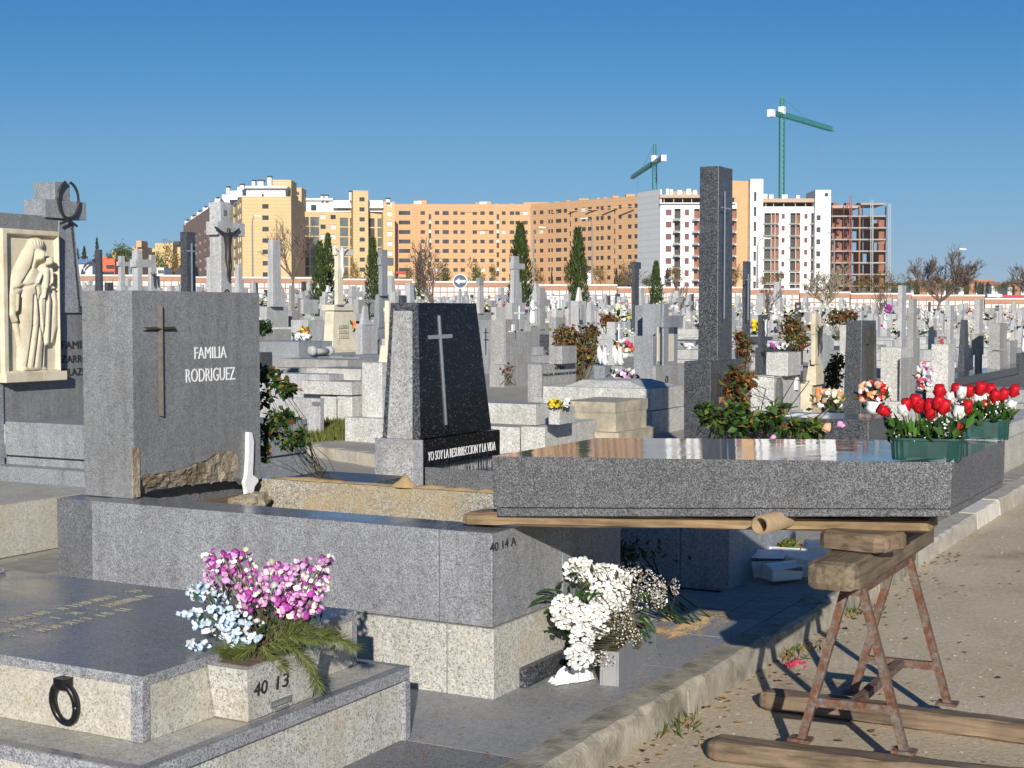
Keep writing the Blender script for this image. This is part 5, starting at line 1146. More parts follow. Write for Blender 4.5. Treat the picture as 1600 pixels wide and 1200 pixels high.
    A('tall_obelisk', 'very tall dark granite obelisk with slim steel cross rising above everything', 'obelisk', [('base', (1069, 1110, 1162, 565, 760, 14.0), G_DARK, 'g'), ('shaft', (1090.5, 1122.5, 1144, 259, 565, 14.15), G_DARK, ('t', .96))], ex)
    # ---- right of the obelisk
    def ex(t, bs): thin_cross(t, 1169.5, 428, 500, 1166, 1174, 437, 40, STEEL, 1.6, 'steel_cross', .1)
    A('pillar', 'dark square pillar with slim steel cross right behind the tall obelisk', 'pillar', [('pillar', (1159.5, 1166, 1172, 408, 530, 40), G_DARK)], ex)
    def ex(t, bs): part('white_figure', place(FIG['christ'], PX(1193, 515, bs[0][1]) + Vector((.03, 0, 0)), (0, 1, 0), (0, 0, 1), 20 * 30 / FPX), MARBLE, t, True)
    A('headstone', 'narrow dark headstone with small white crucifix right of the dark pillar', 'headstone', [('stone', (1184, 1189, 1199, 492, 556, 30), G_DARK, 'g'), ('slab', (1180, 1192, 1255, 543, 556, 29.5), G_DARK, 'g')], ex)
    def ex(t, bs):
        c = bs[1]; b = MB(); p, q = PX(1210.5, 633, c[1]), PX(1221.5, 590, c[1]); cy = (p.y + q.y) / 2; w = (q.y - p.y) / 2
        def arch(w, h0, h1): return [(cy - w, h0), (cy + w, h0), (cy + w, h1 - .10), (cy + w * .8, h1 - .045), (cy + w * .4, h1 - .01), (cy, h1), (cy - w * .4, h1 - .01), (cy - w * .8, h1 - .045), (cy - w, h1 - .10)]
        b.prism(arch(w, p.z, q.z), lambda a, z: (c[1] + .02, a, z), lambda a, z: (c[1] - .002, a, z)); part('arch_frame', b, SLATE, t)
        b = MB(); b.prism(arch(w * .62, p.z + .03, q.z - .025), lambda a, z: (c[1] + .026, a, z), lambda a, z: (c[1] + .01, a, z)); part('painted_panel', b, plain('painted_ceramic', (.34, .20, .14), .3, var=.5, scale=16, second=(.16, .22, .22), thr=(.42, .58)), t)
        p = PX(1243, 586, c[1]); b = MB(); b.box(c[1], c[1] + .04, p.y - .04, p.y + .03, PX(1241, 609, c[1]).z, PX(1242, 559, c[1]).z); b.box(c[1] + .002, c[1] + .042, PX(1236, 575, c[1]).y, PX(1249, 575, c[1]).y, PX(1240, 580, c[1]).z, PX(1240, 571, c[1]).z); part('white_cross', b, MARBLE, t)
        part('figure', place(FIG['christ'], PX(1243.5, 588, c[1]) + Vector((.045, 0, 0)), (0, 1, 0), (0, 0, 1), 22 * 18 / FPX), BRONZE, t, True); letters(t, c[1], 'TORRES BURGOS', 1217, 1246, 641, 634)
    A('painted_headstone', 'pale stepped headstone with arched painted panel and white crucifix right of the tall obelisk', 'headstone', [('upper_block', (1197, 1231, 1252, 551, 588, 18.6), G_PALE), ('stone', (1173, 1209, 1251.5, 588, 650, 18.4), G_PALE), ('base', (1168, 1209, 1256, 648, 700, 18.2), G_PALE, 'g')], ex)
    def ex(t, bs): part('bronze_figure', place(FIG['christ'], PX(1275, 535, bs[0][1]) + Vector((.05, 0, 0)), (0, 1, 0), (0, 0, 1), 33 * 20 / FPX), DKBRONZE, t, True)
    A('cream_cross', 'cream limestone crucifix on a widening foot right of the painted panel headstone', 'cross', [('shaft', (1267, 1274, 1281, 490, 570, 20), CREAM), ('arms', (1263, 1270, 1285, 506, 523, 20), CREAM, ('c', 0)), ('foot', (1258, 1275, 1290, 563, 602, 20), CREAM, ('t', .62)), ('block', (1251, 1268, 1290, 600, 650, 20), CREAM, 'g')], ex)
    def ex(t, bs):
        c = bs[0]; p = PX(1358, 530, c[1]); b = MB(); x = c[1] - .02; q = PX(1352, 536, x); b.box(x - .05, x + .04, q.y - .01, PX(1364, 536, x).y, PX(1358, 537, x).z, PX(1358, 526, x).z); b.box(x - .052, x + .038, PX(1355, 520, x).y, PX(1361, 520, x).y, PX(1358, 600, x).z, PX(1358, 507, x).z); part('bronze_cross', b, BRONZE, t)
    A('tapered_stele', 'dark tapered granite stele with greenish bronze cross above the red roses', 'stele', [('stele', (1318, 1346, 1372, 501, 650, 19), G_DARK, ('t', .86)), ('base', (1310, 1346, 1380, 648, 700, 19), G_DARK, 'g')], ex)
    A('headstone', 'pale headstone block directly right of the dark tapered stele', 'headstone', [('stone', (1376, 1407, 1418, 543, 630, 20), G_PALE), ('side', (1407, 1407.5, 1431, 560, 630, 19.9), G_MIDP), ('base', (1370, 1407, 1440, 628, 680, 19.8), G_PALE, 'g')])
    A('headstone', 'wide pale headstone block second to the right of the dark tapered stele', 'headstone', [('stone', (1455, 1481, 1492, 538, 610, 20.5), G_PALE), ('base', (1448, 1481, 1500, 605, 660, 20.3), G_PALE, 'g')])
    A('headstone', 'low pale headstone behind the dark tapered stele', 'headstone', [('stone', (1312, 1322, 1338, 508, 570, 27), G_PALE, 'g')])
    A('headstone', 'grey lettered headstone behind the cream crucifix', 'headstone', [('stone', (1278, 1281, 1299, 525, 580, 25), G_PALE2, 'g')])
    A('cross_monument', 'tallest pale grey cross at the right side, above the pale headstone blocks', 'cross', [('shaft', (1402, 1409, 1415, 446, 545, 34), G_PALE2), ('arms', (1400, 1408, 1417, 460, 469, 34), G_PALE2, ('c', 0)), ('base', (1398, 1409, 1420, 528, 575, 34), G_PALE2, 'g')])
    A('cross_monument', 'dark grey cross just right of the tallest pale cross', 'cross', [('shaft', (1419, 1427, 1432, 467, 545, 32), G_MIDP), ('arms', (1417, 1426, 1435, 481, 490, 32), G_MIDP, ('c', 0)), ('base', (1417, 1427, 1437, 528, 570, 32), G_MIDP, 'g')])
    A('cross_monument', 'pale cross with square head between grey cross and the dark obelisk at the right', 'cross', [('shaft', (1479, 1485, 1490, 477, 545, 38), G_PALE2), ('arms', (1477, 1484, 1492, 486, 495, 38), G_PALE2, ('c', 0)), ('base', (1475, 1485, 1494, 530, 565, 38), G_PALE2, 'g')])
    A('headstone', 'pale two block headstone right of the dark grey cross', 'headstone', [('stone', (1451, 1458, 1463, 497, 516, 40), G_PALE), ('lower', (1450, 1460, 1466, 516, 560, 40), G_PALE, 'g')])
    A('obelisk', 'dark tapered obelisk standing in shade near the right edge', 'obelisk', [('shaft', (1496, 1507, 1516, 500, 585, 26), G_DARK, ('t', .55)), ('base', (1492, 1508, 1522, 575, 620, 26), G_DARK, 'g')])
    A('stele', 'tall pale stele near the right edge against the niche wall', 'stele', [('stele', (1521, 1530, 1535, 467, 560, 40), G_PALE2, 'g')])
    A('headstone', 'big grey headstone of two blocks in shade near the right edge', 'headstone', [('stone', (1545, 1562, 1573, 505, 547, 26), G_MIDP), ('lower', (1543, 1562, 1574, 549, 620, 26), G_MIDP, 'g')])
    A('cross_block', 'beige block cross left of the big grey headstone at the right edge', 'cross', [('head', (1518, 1529, 1537, 522, 555, 27), OLDST), ('shaft', (1523, 1530, 1535, 555, 620, 27), OLDST, 'g')])
    A('headstone', 'slim grey headstone at the far right beside a white statue', 'headstone', [('stone', (1570, 1578, 1590, 533, 600, 30), G_MIDP, 'g')])
    def ex(t, bs): stand(t, 'white_statue', 'virgin', 1600, 552, 27, 42, MARBLE)
    A('statue_grave', 'white statue cut by the right edge of the view on dark grave', 'statue', [('plinth', (1588, 1596, 1625, 552, 590, 27), G_DARK, 'g')], ex)
    A('dark_tomb', 'long dark polished tomb behind the second flower trough', 'tomb', [('slab', (1440, 1488, 1640, 592, 606, 22), [G_DARK, G_DARKTOP]), ('body', (1442, 1490, 1640, 606, 680, 22), G_DARK, 'g')])
    A('cream_tomb', 'buff granite tomb at the right edge beyond the flower troughs', 'tomb', [('lid', (1470, 1562, 1640, 668, 690, 14.6), G_PALE), ('body', (1475, 1566, 1640, 690, 745, 14.6), G_BUFF, 'g')])
    posy('flower_bunch', 'peach, orange and white flower bunch in front of the cream crucifix', 1293, 622, 17, 26, 16, [FORA, FPEA, FWHI, FCRE], (3, 3, 2, 2), 85, .034, leaves=60)
    posy('flower_bunch', 'salmon and red flower bunch in a round white vase before the dark tapered stele', 1365, 612, 16.5, 26, 16, [FPEA, FRED, FWHI, FORA], (4, 3, 3, 1), 90, .034, (627, 646, 13, WHITE), leaves=40)
    posy('flower_bunch', 'tall pale pink blossom stems right of the pale headstone block', 1445, 588, 18, 14, 22, [FPIN, FROS, FWHI, FCRE], (3, 2, 3, 2), 90, .026, leaves=20)
    posy('flower_bunch', 'purple and white flowers on the dark slab left of the red leaved bushes', 1215, 540, 29, 16, 4, [FMAG, FWHI], (1, 2), 30, .04, leaves=14)
    posy('flower_bunch', 'vivid purple flowers near the tallest pale cross', 1390, 483, 45, 6, 7, [FMAG, FROS], (3, 1), 24, .06, leaves=6)
    posy('flower_bunch', 'yellow flowers beside the dark pillar', 1180, 508, 34, 5, 8, [FYEL], (1,), 22, .05, leaves=10)
    posy('flower_bunch', 'orange flowers beside the cream pedestal monument', 557, 508, 42, 5, 5, [FORA, FYEL], (2, 1), 14, .08, leaves=8)
    posy('flower_bunch', 'yellow wilted flowers left of the cream pedestal monument', 476, 517, 46, 6, 4, [FYEL, LB], (1, 1), 16, .08, leaves=8)
    posy('flower_bunch', 'white and lilac flowers on the low grave left of the cream pedestal', 472, 527, 42, 14, 4, [FWHI, FPIN], (3, 1), 30, .07, leaves=8)
    posy('flower_bunch', 'peach and white flowers on the low grave beside the dark evergreen bush', 432, 526, 42, 14, 4, [FCRE, FPEA, FWHI], (1, 1, 2), 30, .07, leaves=8)
    posy('flower_bunch', 'white flowers on the tomb just left of the tall obelisk', 1076, 541, 27, 8, 3, [FWHI], (1,), 20, .04, leaves=4)
    # ---- bushes of the middle ground
    bush('rose_bush', 'rounded brown green rose bush behind the FAMILIA PASCUAL headstone', 'rose bush', [(905, 545, 34, 42, 23, 3), (880, 525, 20, 22, 23.5, 1), (925, 520, 16, 18, 23.5, .8), (890, 570, 18, 20, 22.8, .8)], tuple(P(905, 605, 23)), 60, [LO, LR, LB, LD, LY], (5, 4, 3, 2, .5), .085, 1300, .01)
    bush('rose_bush', 'reddish rose bush tucked behind the right side of the tall obelisk', 'rose bush', [(1163, 545, 18, 28, 24, 2), (1155, 525, 10, 12, 24, .6)], tuple(P(1163, 585, 24)), 26, [LR, LO, LB, LD], (4, 3, 3, 2), .08, 420, .008)
    bush('rose_bush', 'red and green rose bush left of the cream crucifix', 'rose bush', [(1240, 512, 24, 26, 30, 2), (1232, 525, 16, 20, 30, .8), (1255, 535, 14, 18, 29, .8)], tuple(P(1245, 565, 30)), 34, [LR, LO, LB, LG, LY], (4, 4, 3, 2, .6), .10, 620, .01)
    bush('rose_bush', 'brown rose bush behind the dark tapered stele', 'rose bush', [(1310, 496, 26, 14, 36, 1.4), (1330, 492, 16, 10, 36, .6)], tuple(P(1312, 530, 36)), 22, [LR, LB, LO], (3, 3, 3), .11, 360, .01)
    bush('rose_bush', 'green brown bush right behind the cream crucifix foot', 'rose bush', [(1300, 590, 18, 30, 21, 1.6), (1308, 565, 12, 16, 21, .6)], tuple(P(1302, 640, 21)), 26, [LO, LD, LR, LB], (4, 3, 2, 2), .08, 460, .008)
    bush('shrub', 'low brown shrub behind the two white angels', 'bush', [(950, 500, 16, 12, 36, 1)], tuple(P(950, 520, 36)), 14, [LB, LR, LO], (3, 2, 1), .11, 200, .008)
    bush('rose_bush', 'thin bare rose stems with few red leaves by the FAMILIA DE GARCIA headstone', 'rose bush', [(795, 580, 16, 14, 21, 1)], tuple(P(795, 602, 21)), 14, [LR, LB], (1, 1), .06, 40, .006)
    # ---- bed of greenery and broken marble by the kerb, under the lid
    t = thing('broken_marble', 'broken white marble pieces heaped in the shade under the lid near the kerb', 'marble pieces', (.1, 4.3, 0))
    for (px, py, d, sx, sz, rz) in ((1187, 905, 8.9, .28, .15, .5), (1255, 892, 8.9, .40, .17, -.2), (1225, 905, 8.7, .22, .09, .9), (1215, 878, 9.1, .26, .12, .3), (1283, 868, 9.3, .22, .15, .2)):
        p = P(px, py, d); p.z = max(p.z, .06); b = MB(); b.box(-sx / 2, sx / 2, -.05, .05, -sz / 2, sz / 2); M = Matrix.Translation(p) @ Matrix.Rotation(rz, 4, 'Z') @ Matrix.Rotation(.35, 4, 'X'); b.v = [tuple(M @ (Vector(v) + Vector((rnd.uniform(-.02, .02), 0, rnd.uniform(-.02, .02))))) for v in b.v]
        part('marble_piece', b, MARBLE, t, bevel=.006)
    bush('succulent', 'yellow green plant growing behind the broken marble pieces', 'plant', [(1225, 856, 28, 12, 9.3, 2), (1265, 862, 20, 12, 9.4, 1)], tuple(P(1230, 890, 9.3)), 10, [LO, LY, LG], (4, 2, 3), .055, 420, .005)
midground()
# ================================================================== the far grave rows
rnd = random.Random(77)
TAKEN = [(o.location.x, o.location.y) for o in COL.objects if o.parent is None and 'category' in o and abs(o.location.y) > 5]
def free(x, y, r): return all((x - a) ** 2 + (y - b) ** 2 > r * r for a, b in TAKEN)
def proto(name, label, cat, group, pieces):
    t = thing(name, label, cat, (0, 0, -60), group)
    for nm, b, m in pieces: b.v = [(x, y, z - 60) for x, y, z in b.v]; part(nm, b, m, t)
    return t
def single(name, label, cat, group, pieces):
    big = MB(); mats = []
    for nm, b, m in pieces: big.add(b.v, b.f, len(mats)); mats.append(m)
    o = bpy.data.objects.new(name, big.data(name, mats)); COL.objects.link(o); OFF[o] = Vector((0, 0, 0)); o.location = (0, 0, -60)
    return tag(o, label, cat, group)
def bed(m, w=1.0, h=.5): return [('plinth', bx(.2, 2.2, -w / 2 - .1, w / 2 + .1, -.6, h * .5), m), ('slab', bx(.22, 2.05, -w / 2, w / 2, h * .5 + .01, h), m)]
def cross_p(m, h=1.7, aw=.42, sw=.13):
    a = MB(); a.box(-.10, .10, -sw, sw, .0, h); b = MB(); b.box(-.096, .104, -aw, aw, h * .70, h * .70 + .2); c = MB(); c.frus((-.22, .2, -.36, .36), (-.16, .15, -.24, .24), -.6, .75)
    return [('shaft', a, m), ('arms', b, m), ('foot', c, m)] + bed(m)
def stele_p(m, h=1.2, w=.4, s=.95): 
    a = MB(); a.frus((-.14, .14, -w, w), (-.10, .10, -w * s, w * s), -.6, h); return [('stele', a, m)] + bed(m)
def obel_p(m, h=2.1):
    a = MB(); a.frus((-.2, .2, -.22, .22), (-.11, .11, -.12, .12), .7, h); b = bx(-.3, .3, -.34, .34, -.6, .7); return [('shaft', a, m), ('block', b, m)] + bed(m)
def step_p(m, h=1.0):
    a = bx(-.14, .14, -.5, .1, -.6, h * .75); b = bx(-.16, .16, .102, .5, -.6, h * 1.25); c = bx(-.10, .10, -.36, -.2, h * .751, h * 1.35); return [('low_stone', a, m), ('high_stone', b, m), ('finial', c, m)] + bed(m)
def stat_p(m, h=1.0):
    a = bx(-.2, .2, -.28, .28, -.6, h); f = place(FIG['virgin'], (0, 0, h), (0, 1, 0), (0, 0, 1), .75); return [('plinth', a, m), ('statue', f, MARBLE)] + bed(m)
KINDS = [('cross_monument', 'cross', 'pale grey stone cross in the far grave rows before the niche wall', 'pale crosses of the far rows', lambda: cross_p(G_PALE2), 5),
         ('cross_monument', 'cross', 'dark grey stone cross in the far grave rows before the niche wall', 'dark grey crosses of the far rows', lambda: cross_p(G_MIDP, 1.5, .36, .12), 3),
         ('headstone', 'headstone', 'pale plain headstone in the far grave rows before the niche wall', 'pale headstones of the far rows', lambda: stele_p(G_PALE), 4),
         ('headstone', 'headstone', 'cream headstone in the far grave rows before the niche wall', 'cream headstones of the far rows', lambda: stele_p(CREAM2, 1.0, .36, .8), 2),
         ('obelisk', 'obelisk', 'tapered grey obelisk in the far grave rows before the niche wall', 'grey obelisks of the far rows', lambda: obel_p(G_PALE2), 2),
         ('stele', 'stele', 'dark tall stele in the far grave rows before the niche wall', 'dark steles of the far rows', lambda: stele_p(G_DARK, 1.9, .22, .9), 1),
         ('stepped_headstone', 'headstone', 'pale stepped headstone in the far grave rows before the niche wall', 'stepped headstones of the far rows', lambda: step_p(G_PALE2), 3),
         ('statue_grave', 'statue', 'white statue on a plinth in the far grave rows before the niche wall', 'white statues of the far rows', lambda: stat_p(G_PALE2), 2)]
NEARP = [proto(n, l, c, g, f()) for n, c, l, g, f, w in KINDS]; FARP = [single(n, l, c, g, f()) for n, c, l, g, f, w in KINDS]
LOWP = [proto('low_grave', 'low pale granite grave slab lying between the grave rows', 'grave', 'pale low graves between the rows', bed(G_PALE2, 1.0, .5)), proto('low_grave', 'low weathered grey grave slab lying between the grave rows', 'grave', 'weathered low graves between the rows', bed(G_MIDP, 1.0, .42)), proto('low_grave', 'low dark granite grave slab lying between the grave rows', 'grave', 'dark low graves between the rows', bed(G_DARK, 1.05, .45))]
def fl(mats, n, r): 
    b = MB()
    for i in range(n): b.blossom((rnd.gauss(0, .13), rnd.gauss(0, .16), .12 + abs(rnd.gauss(0, .10))), rv(1) + Vector((0, -.5, .8)), r * rnd.uniform(.7, 1.2), rnd.randrange(len(mats)), 5)
    for i in range(8): b.leaf((0, 0, 0), rv(1) + Vector((0, 0, .8)), rv(1), .26, .09, len(mats))
    return b, mats + [LD]
FLP = []
for mats, lab, g in (([FWHI, FCRE], 'bunch of white flowers left on a far grave', 'white flower bunches in the far rows'), ([FPIN, FWHI, FROS], 'bunch of pink and white flowers left on a far grave', 'pink flower bunches in the far rows'), ([FRED, FPEA], 'bunch of red and peach flowers left on a far grave', 'red flower bunches in the far rows'), ([FYEL, FCRE, FORA], 'bunch of yellow flowers left on a far grave', 'yellow flower bunches in the far rows')):
    b, m = fl(mats, 16, .055); o = bpy.data.objects.new('flower_bunch', b.data('flower_bunch', m)); COL.objects.link(o); tag(o, lab, 'flowers', g); o.location = (0, 0, -60); FLP.append(o)
used = set(); NF = [0, 0]
def put(p, x, y, z, rz=0, sc=(1, 1, 1)):
    if p.name not in used:
        used.add(p.name); p.location = (x, y, z); p.rotation_euler = (0, 0, rz); p.scale = sc; return p
    return dup(p, (x, y, z), rz, sc)
for k in range(1, 34):
    xr = -(2.3 + 4.65 * k) + 18.6
    y = -20.0
    while y < 175:
        X, d = lat((xr, y, 0)); sp = 1.45 if d < 80 else 2.0
        y += sp * rnd.uniform(.9, 1.25)
        X, d = lat((xr, y, 0))
        if d < 17 or d > 156 or abs(X / d) > .37 or xr > -1.0: continue
        px = 800 + FPX * X / d; z = gz(xr, y)
        if d < 54:
            if not free(xr, y, 1.9) or rnd.random() < .12: continue
            put(rnd.choices(LOWP, (5, 4, 1))[0], xr, y, z - .02, rnd.uniform(-.02, .02), (1, rnd.uniform(.85, 1.1), rnd.uniform(.8, 1.15)))
            if d > 26 and rnd.random() < .3 and NF[1] < 55: NF[1] += 1; put(rnd.choices(FLP, (4, 2, 1, 1))[0], xr + .5, y + rnd.uniform(-.3, .3), z + .45, rnd.random() * 6)
        else:
            if not free(xr, y, 1.4) or rnd.random() < (.04 if d < 95 else .3): continue
            i = rnd.choices(range(len(KINDS)), [q[5] for q in KINDS])[0]; s = rnd.uniform(.72, 1.2) * (1.05 if d > 70 else .88)
            put((NEARP if d < 72 else FARP)[i], xr, y, z - .02, rnd.uniform(-.04, .04), (s, s * rnd.uniform(.85, 1.15), s * rnd.uniform(.9, 1.15)))
            if rnd.random() < .62 and NF[0] < 235:
                NF[0] += 1; f = rnd.choices(FLP, (7, 2, 1, 1))[0]; s2 = rnd.uniform(1.0, 2.0); put(f, xr + rnd.choice((.35, .05, 1.2)), y + rnd.uniform(-.4, .4), z + rnd.choice((.45, .5, 1.0)), rnd.random() * 6, (s2, s2, s2))
for p in NEARP + FARP + LOWP + FLP:
    if p.name not in used:
        for ch in list(p.children): bpy.data.objects.remove(ch)
        bpy.data.objects.remove(p)
# ================================================================== niche wall
BRICK = plain('orange_brick', (.42, .225, .14), .9, var=.15, scale=3); CAPW = plain('white_coping', (.74, .72, .68), .8, var=.06)
NICHE = plain('niche_plate_white', (.62, .605, .57), .5, var=.1, scale=.6)
NSH = {}
def niche_wall(p0, p1, y0, y1, d0, d1, label):
    A, B = P(p0, y0, d0), P(p1, y1, d1); zt0, zt1 = A.z, B.z; zt = (zt0 + zt1) / 2; L = math.hypot(B.x - A.x, B.y - A.y); u = Vector((B.x - A.x, B.y - A.y, 0)) / L; n = Vector((u.y, -u.x, 0))
    if n.dot(FW) > 0: n = -n
    o = Vector((A.x, A.y, 0)); t = thing('niche_wall', label, 'niche wall', (A.x, A.y, zt - 3.2))
    def q(s, out, z): return o + u * s + n * out + Vector((0, 0, z))
    def slab(b, s0, s1, f0, f1, z0, z1): b.hexa([q(s0, f1, z0), q(s1, f1, z0), q(s1, f0, z0), q(s0, f0, z0), q(s0, f1, z1), q(s1, f1, z1), q(s1, f0, z1), q(s0, f0, z1)])
    b = MB(); slab(b, 0, L, -.8, -.09, zt - 4.6, zt - .18); part('wall_body', b, BRICK, t)
    b = MB(); slab(b, -.05, L + .05, -.85, .14, zt - .178, zt); part('coping', b, CAPW, t)
    b = MB(); W, H = .76, .62; nc = int(L / W); W = L / nc; top = zt - .66; slab(b, 0, L, -.0895, .05, top, zt - .18)
    for r in range(5): slab(b, 0, L, -.0895, .0, top - r * H - H, top - r * H - H + .09)
    for c in range(nc + 1): slab(b, max(0, c * W - .045), min(L, c * W + .045), -.0895, .004, top - 5 * H, top - .001)
    part('brick_frame', b, BRICK, t)
    if 'm' not in NSH: NSH['m'] = bx(0, 1, 0, 1, 0, 1).data('niche_plate', [NICHE])
    ang = math.atan2(u.y, u.x); off = OFF[t]
    for r in range(4):
        for c in range(nc):
            e = bpy.data.objects.new('niche_plate', NSH['m']); COL.objects.link(e); e.parent = t; w = .03 if (n - Vector((-u.y, u.x, 0))).length < .1 else 0
            e.location = q(c * W + .055, -.088 + (.045 if True else 0), top - r * H - H + .10) - off; e.rotation_euler = (0, 0, ang); e.scale = (W - .11, .035, H - .11)
for a in ((118, 290, 427.5, 431, 158, 160, 'orange brick niche wall section at the far left behind the pale crosses'), (291, 500, 431, 434, 160, 163, 'orange brick niche wall section below the tan apartment block'),
          (501, 644, 434, 437, 163, 165, 'orange brick niche wall section around the double cypress'), (645, 827, 437, 441.5, 165, 165, 'orange brick niche wall section behind the blue arrow sign'),
          (829, 964, 443, 445.5, 165, 165, 'orange brick niche wall section behind the right hand cypress'), (965, 1160, 446, 450, 165, 165, 'orange brick niche wall section left of the tall dark obelisk'),
          (1161, 1249, 449.5, 452, 165, 165, 'short orange brick niche wall section right of the tall obelisk'), (1250, 1328, 455, 456.5, 168, 168, 'lower orange brick niche wall section behind the red leaved bushes'),
          (1329, 1424, 456.5, 459, 168, 168, 'orange brick niche wall section behind the tallest pale cross'), (1425, 1538, 459.5, 461.5, 168, 168, 'orange brick niche wall section below the bare tree at the right'),
          (1539, 1720, 464, 467, 168, 168, 'orange brick niche wall section at the right edge under the red roof')): niche_wall(*a)
# ================================================================== trees
def cypress(label, px, yt, yb, d, wpx, mats=None, name='cypress', group=None):
    b0 = P(px, yb, d); top = P(px, yt, d).z; z0 = gz(b0.x, b0.y); t = thing(name, label, 'cypress tree', (b0.x, b0.y, z0), group); R = wpx * 1.14 * d / FPX / 2; H = top - z0; lb = MB(); ph = rnd.random() * 6
    n = int(2600 * min(1.3, max(.5, R / .55)))
    for i in range(n):
        f = rnd.random() ** .9; pr = (min(1, f * 5 + .35) if f < .15 else 1 - max(0, (f - .45) / .55) ** 1.6 * .93) * (1 + .10 * math.sin(f * 17 + ph)); w = rnd.uniform(0, 6.283)
        r = R * pr * (rnd.random() ** .35) * (1 + .12 * math.sin(3 * w + f * 9 + ph)); p = Vector((b0.x + math.cos(w) * r, b0.y + math.sin(w) * r, z0 + .15 + f * (H - .25)))
        dr = Vector((math.cos(w) * .45, math.sin(w) * .45, 1)) + rv(.35); lb.leaf(p, dr, Vector((math.cos(w), math.sin(w), .2)) + rv(.4), rnd.uniform(.18, .34) * max(.7, min(1.5, R / .5)), .075 * max(.8, min(1.6, R / .5)), 0 if math.sin(w * 5 + f * 23 + ph) + rnd.uniform(-1, 1) > 0 else 1)
    part('foliage', lb, mats or [CYP, CYP2], t, kind='stuff'); b = MB(); b.tube([(b0.x, b0.y, z0 - .2), (b0.x, b0.y, z0 + H * .8)], [R * .16, R * .04], 6); part('trunk', b, BARK, t)
    return t
cypress('left and lower cypress of the pair beside the cream pedestal', 500, 377, 482, 66, 23); cypress('right and taller cypress of the pair beside the cream pedestal', 513, 366, 480, 70, 22)
cypress('single cypress between cream pedestal and tall flared cross', 583, 371, 470, 74, 21); cypress('slim small cypress left of the bare tree by the arrow sign', 656, 394, 455, 95, 13)
cypress('tall cypress behind the tall stepped grey cross', 813, 350, 500, 72, 29); cypress('tall cypress standing free left of the white building', 903, 357, 496, 70, 27); cypress('small cypress in front of the white building left of the tall obelisk', 1025, 409, 475, 72, 19)
def bare_tree(label, px, yt, yb, d, spread, lean=0.0, n0=5, seed=1, mat=None, lv=5, name='bare_tree', thick=1.0):
    rr = random.Random(seed); b0 = P(px, yb, d); z0 = min(gz(b0.x, b0.y), b0.z); H = P(px, yt, d).z - z0; t = thing(name, label, 'bare tree', (b0.x, b0.y, z0)); tr = MB(); br = MB(); W = spread * d / FPX
    def grow(p, dr, l, r, k):
        q = [p]; dd = dr.copy()
        for i in range(3): dd = (dd + Vector((rr.uniform(-.22, .22), rr.uniform(-.22, .22), rr.uniform(-.06, .14)))).normalized(); q.append(q[-1] + dd * l / 3)
        (tr if k == 0 else br).tube(q, [r, r * .85, r * .7, r * .5], 5 if k < 2 else 3, 0, False)
        if k >= lv: return
        for j in range(n0 if k == 0 else rr.choice((3, 3, 4))):
            s = q[-1] if (j == 0 or k == 0) else q[rr.choice((1, 2, 3))]; w = rr.uniform(0, 6.283); a = rr.uniform(.35, .95) * (W / H * 1.6 if k == 0 else 1)
            nd = (dd + Vector((math.cos(w) * a + lean * RT.x, math.sin(w) * a + lean * RT.y, rr.uniform(-.05, .35)))).normalized(); grow(s, nd, l * rr.uniform(.55, .82), max(r * .55, .012 if d < 100 else .022), k + 1)
    grow(Vector((b0.x, b0.y, z0 - .1)), Vector((lean * .3, 0, 1)), H * .30, H * .022 * thick, 0)
    zs = max(v[2] for v in br.v); k = H / (zs - z0)
    for m in (tr, br): m.v = [(x, y, z0 + (z - z0) * k) for x, y, z in m.v]
    part('trunk', tr, mat or TWIG, t); part('branches', br, mat or TWIG, t, kind='stuff'); return t
bare_tree('large bare tree in front of the tan apartment block, right of the obelisk', 452, 332, 470, 95, 100, -.12, 5, 5, None, 5, thick=.75); bare_tree('reddish bare tree just left of the blue arrow sign', 684, 368, 480, 62, 70, 0, 5, 12, TWIG, 5, thick=.75)
bare_tree('dense greyish bush like tree before the unfinished brick building', 1290, 400, 490, 110, 150, 0, 8, 8, TWIGG, 5, 'shrubby_tree'); bare_tree('broad bare tree right of the unfinished brick building', 1462, 380, 492, 120, 170, .08, 8, 15, TWIG, 6)
bare_tree('bare tree cut off by the right edge of the view', 1612, 400, 470, 120, 50, -.1, 5, 23, TWIG, 5); bare_tree('small bare tree in front of the blank white wall', 1002, 405, 460, 150, 34, 0, 5, 31, TWIG, 4); bare_tree('small bare tree right of the small cypress', 1062, 430, 480, 90, 36, 0, 5, 33, TWIG, 4)
bare_tree('thin bare tree beside the second dark pillar', 1195, 440, 500, 70, 24, 0, 4, 35, TWIG, 4); bare_tree('thin bare tree before the niche wall left of the tall cross', 1370, 445, 500, 90, 30, 0, 4, 37, TWIG, 4)
YGR = leafm('autumn_yellow_green', (.17, .16, .035)); AUT = leafm('autumn_gold', (.30, .19, .045)); CONI = leafm('conifer_green', (.025, .045, .02), trans=.1)
TP = {}
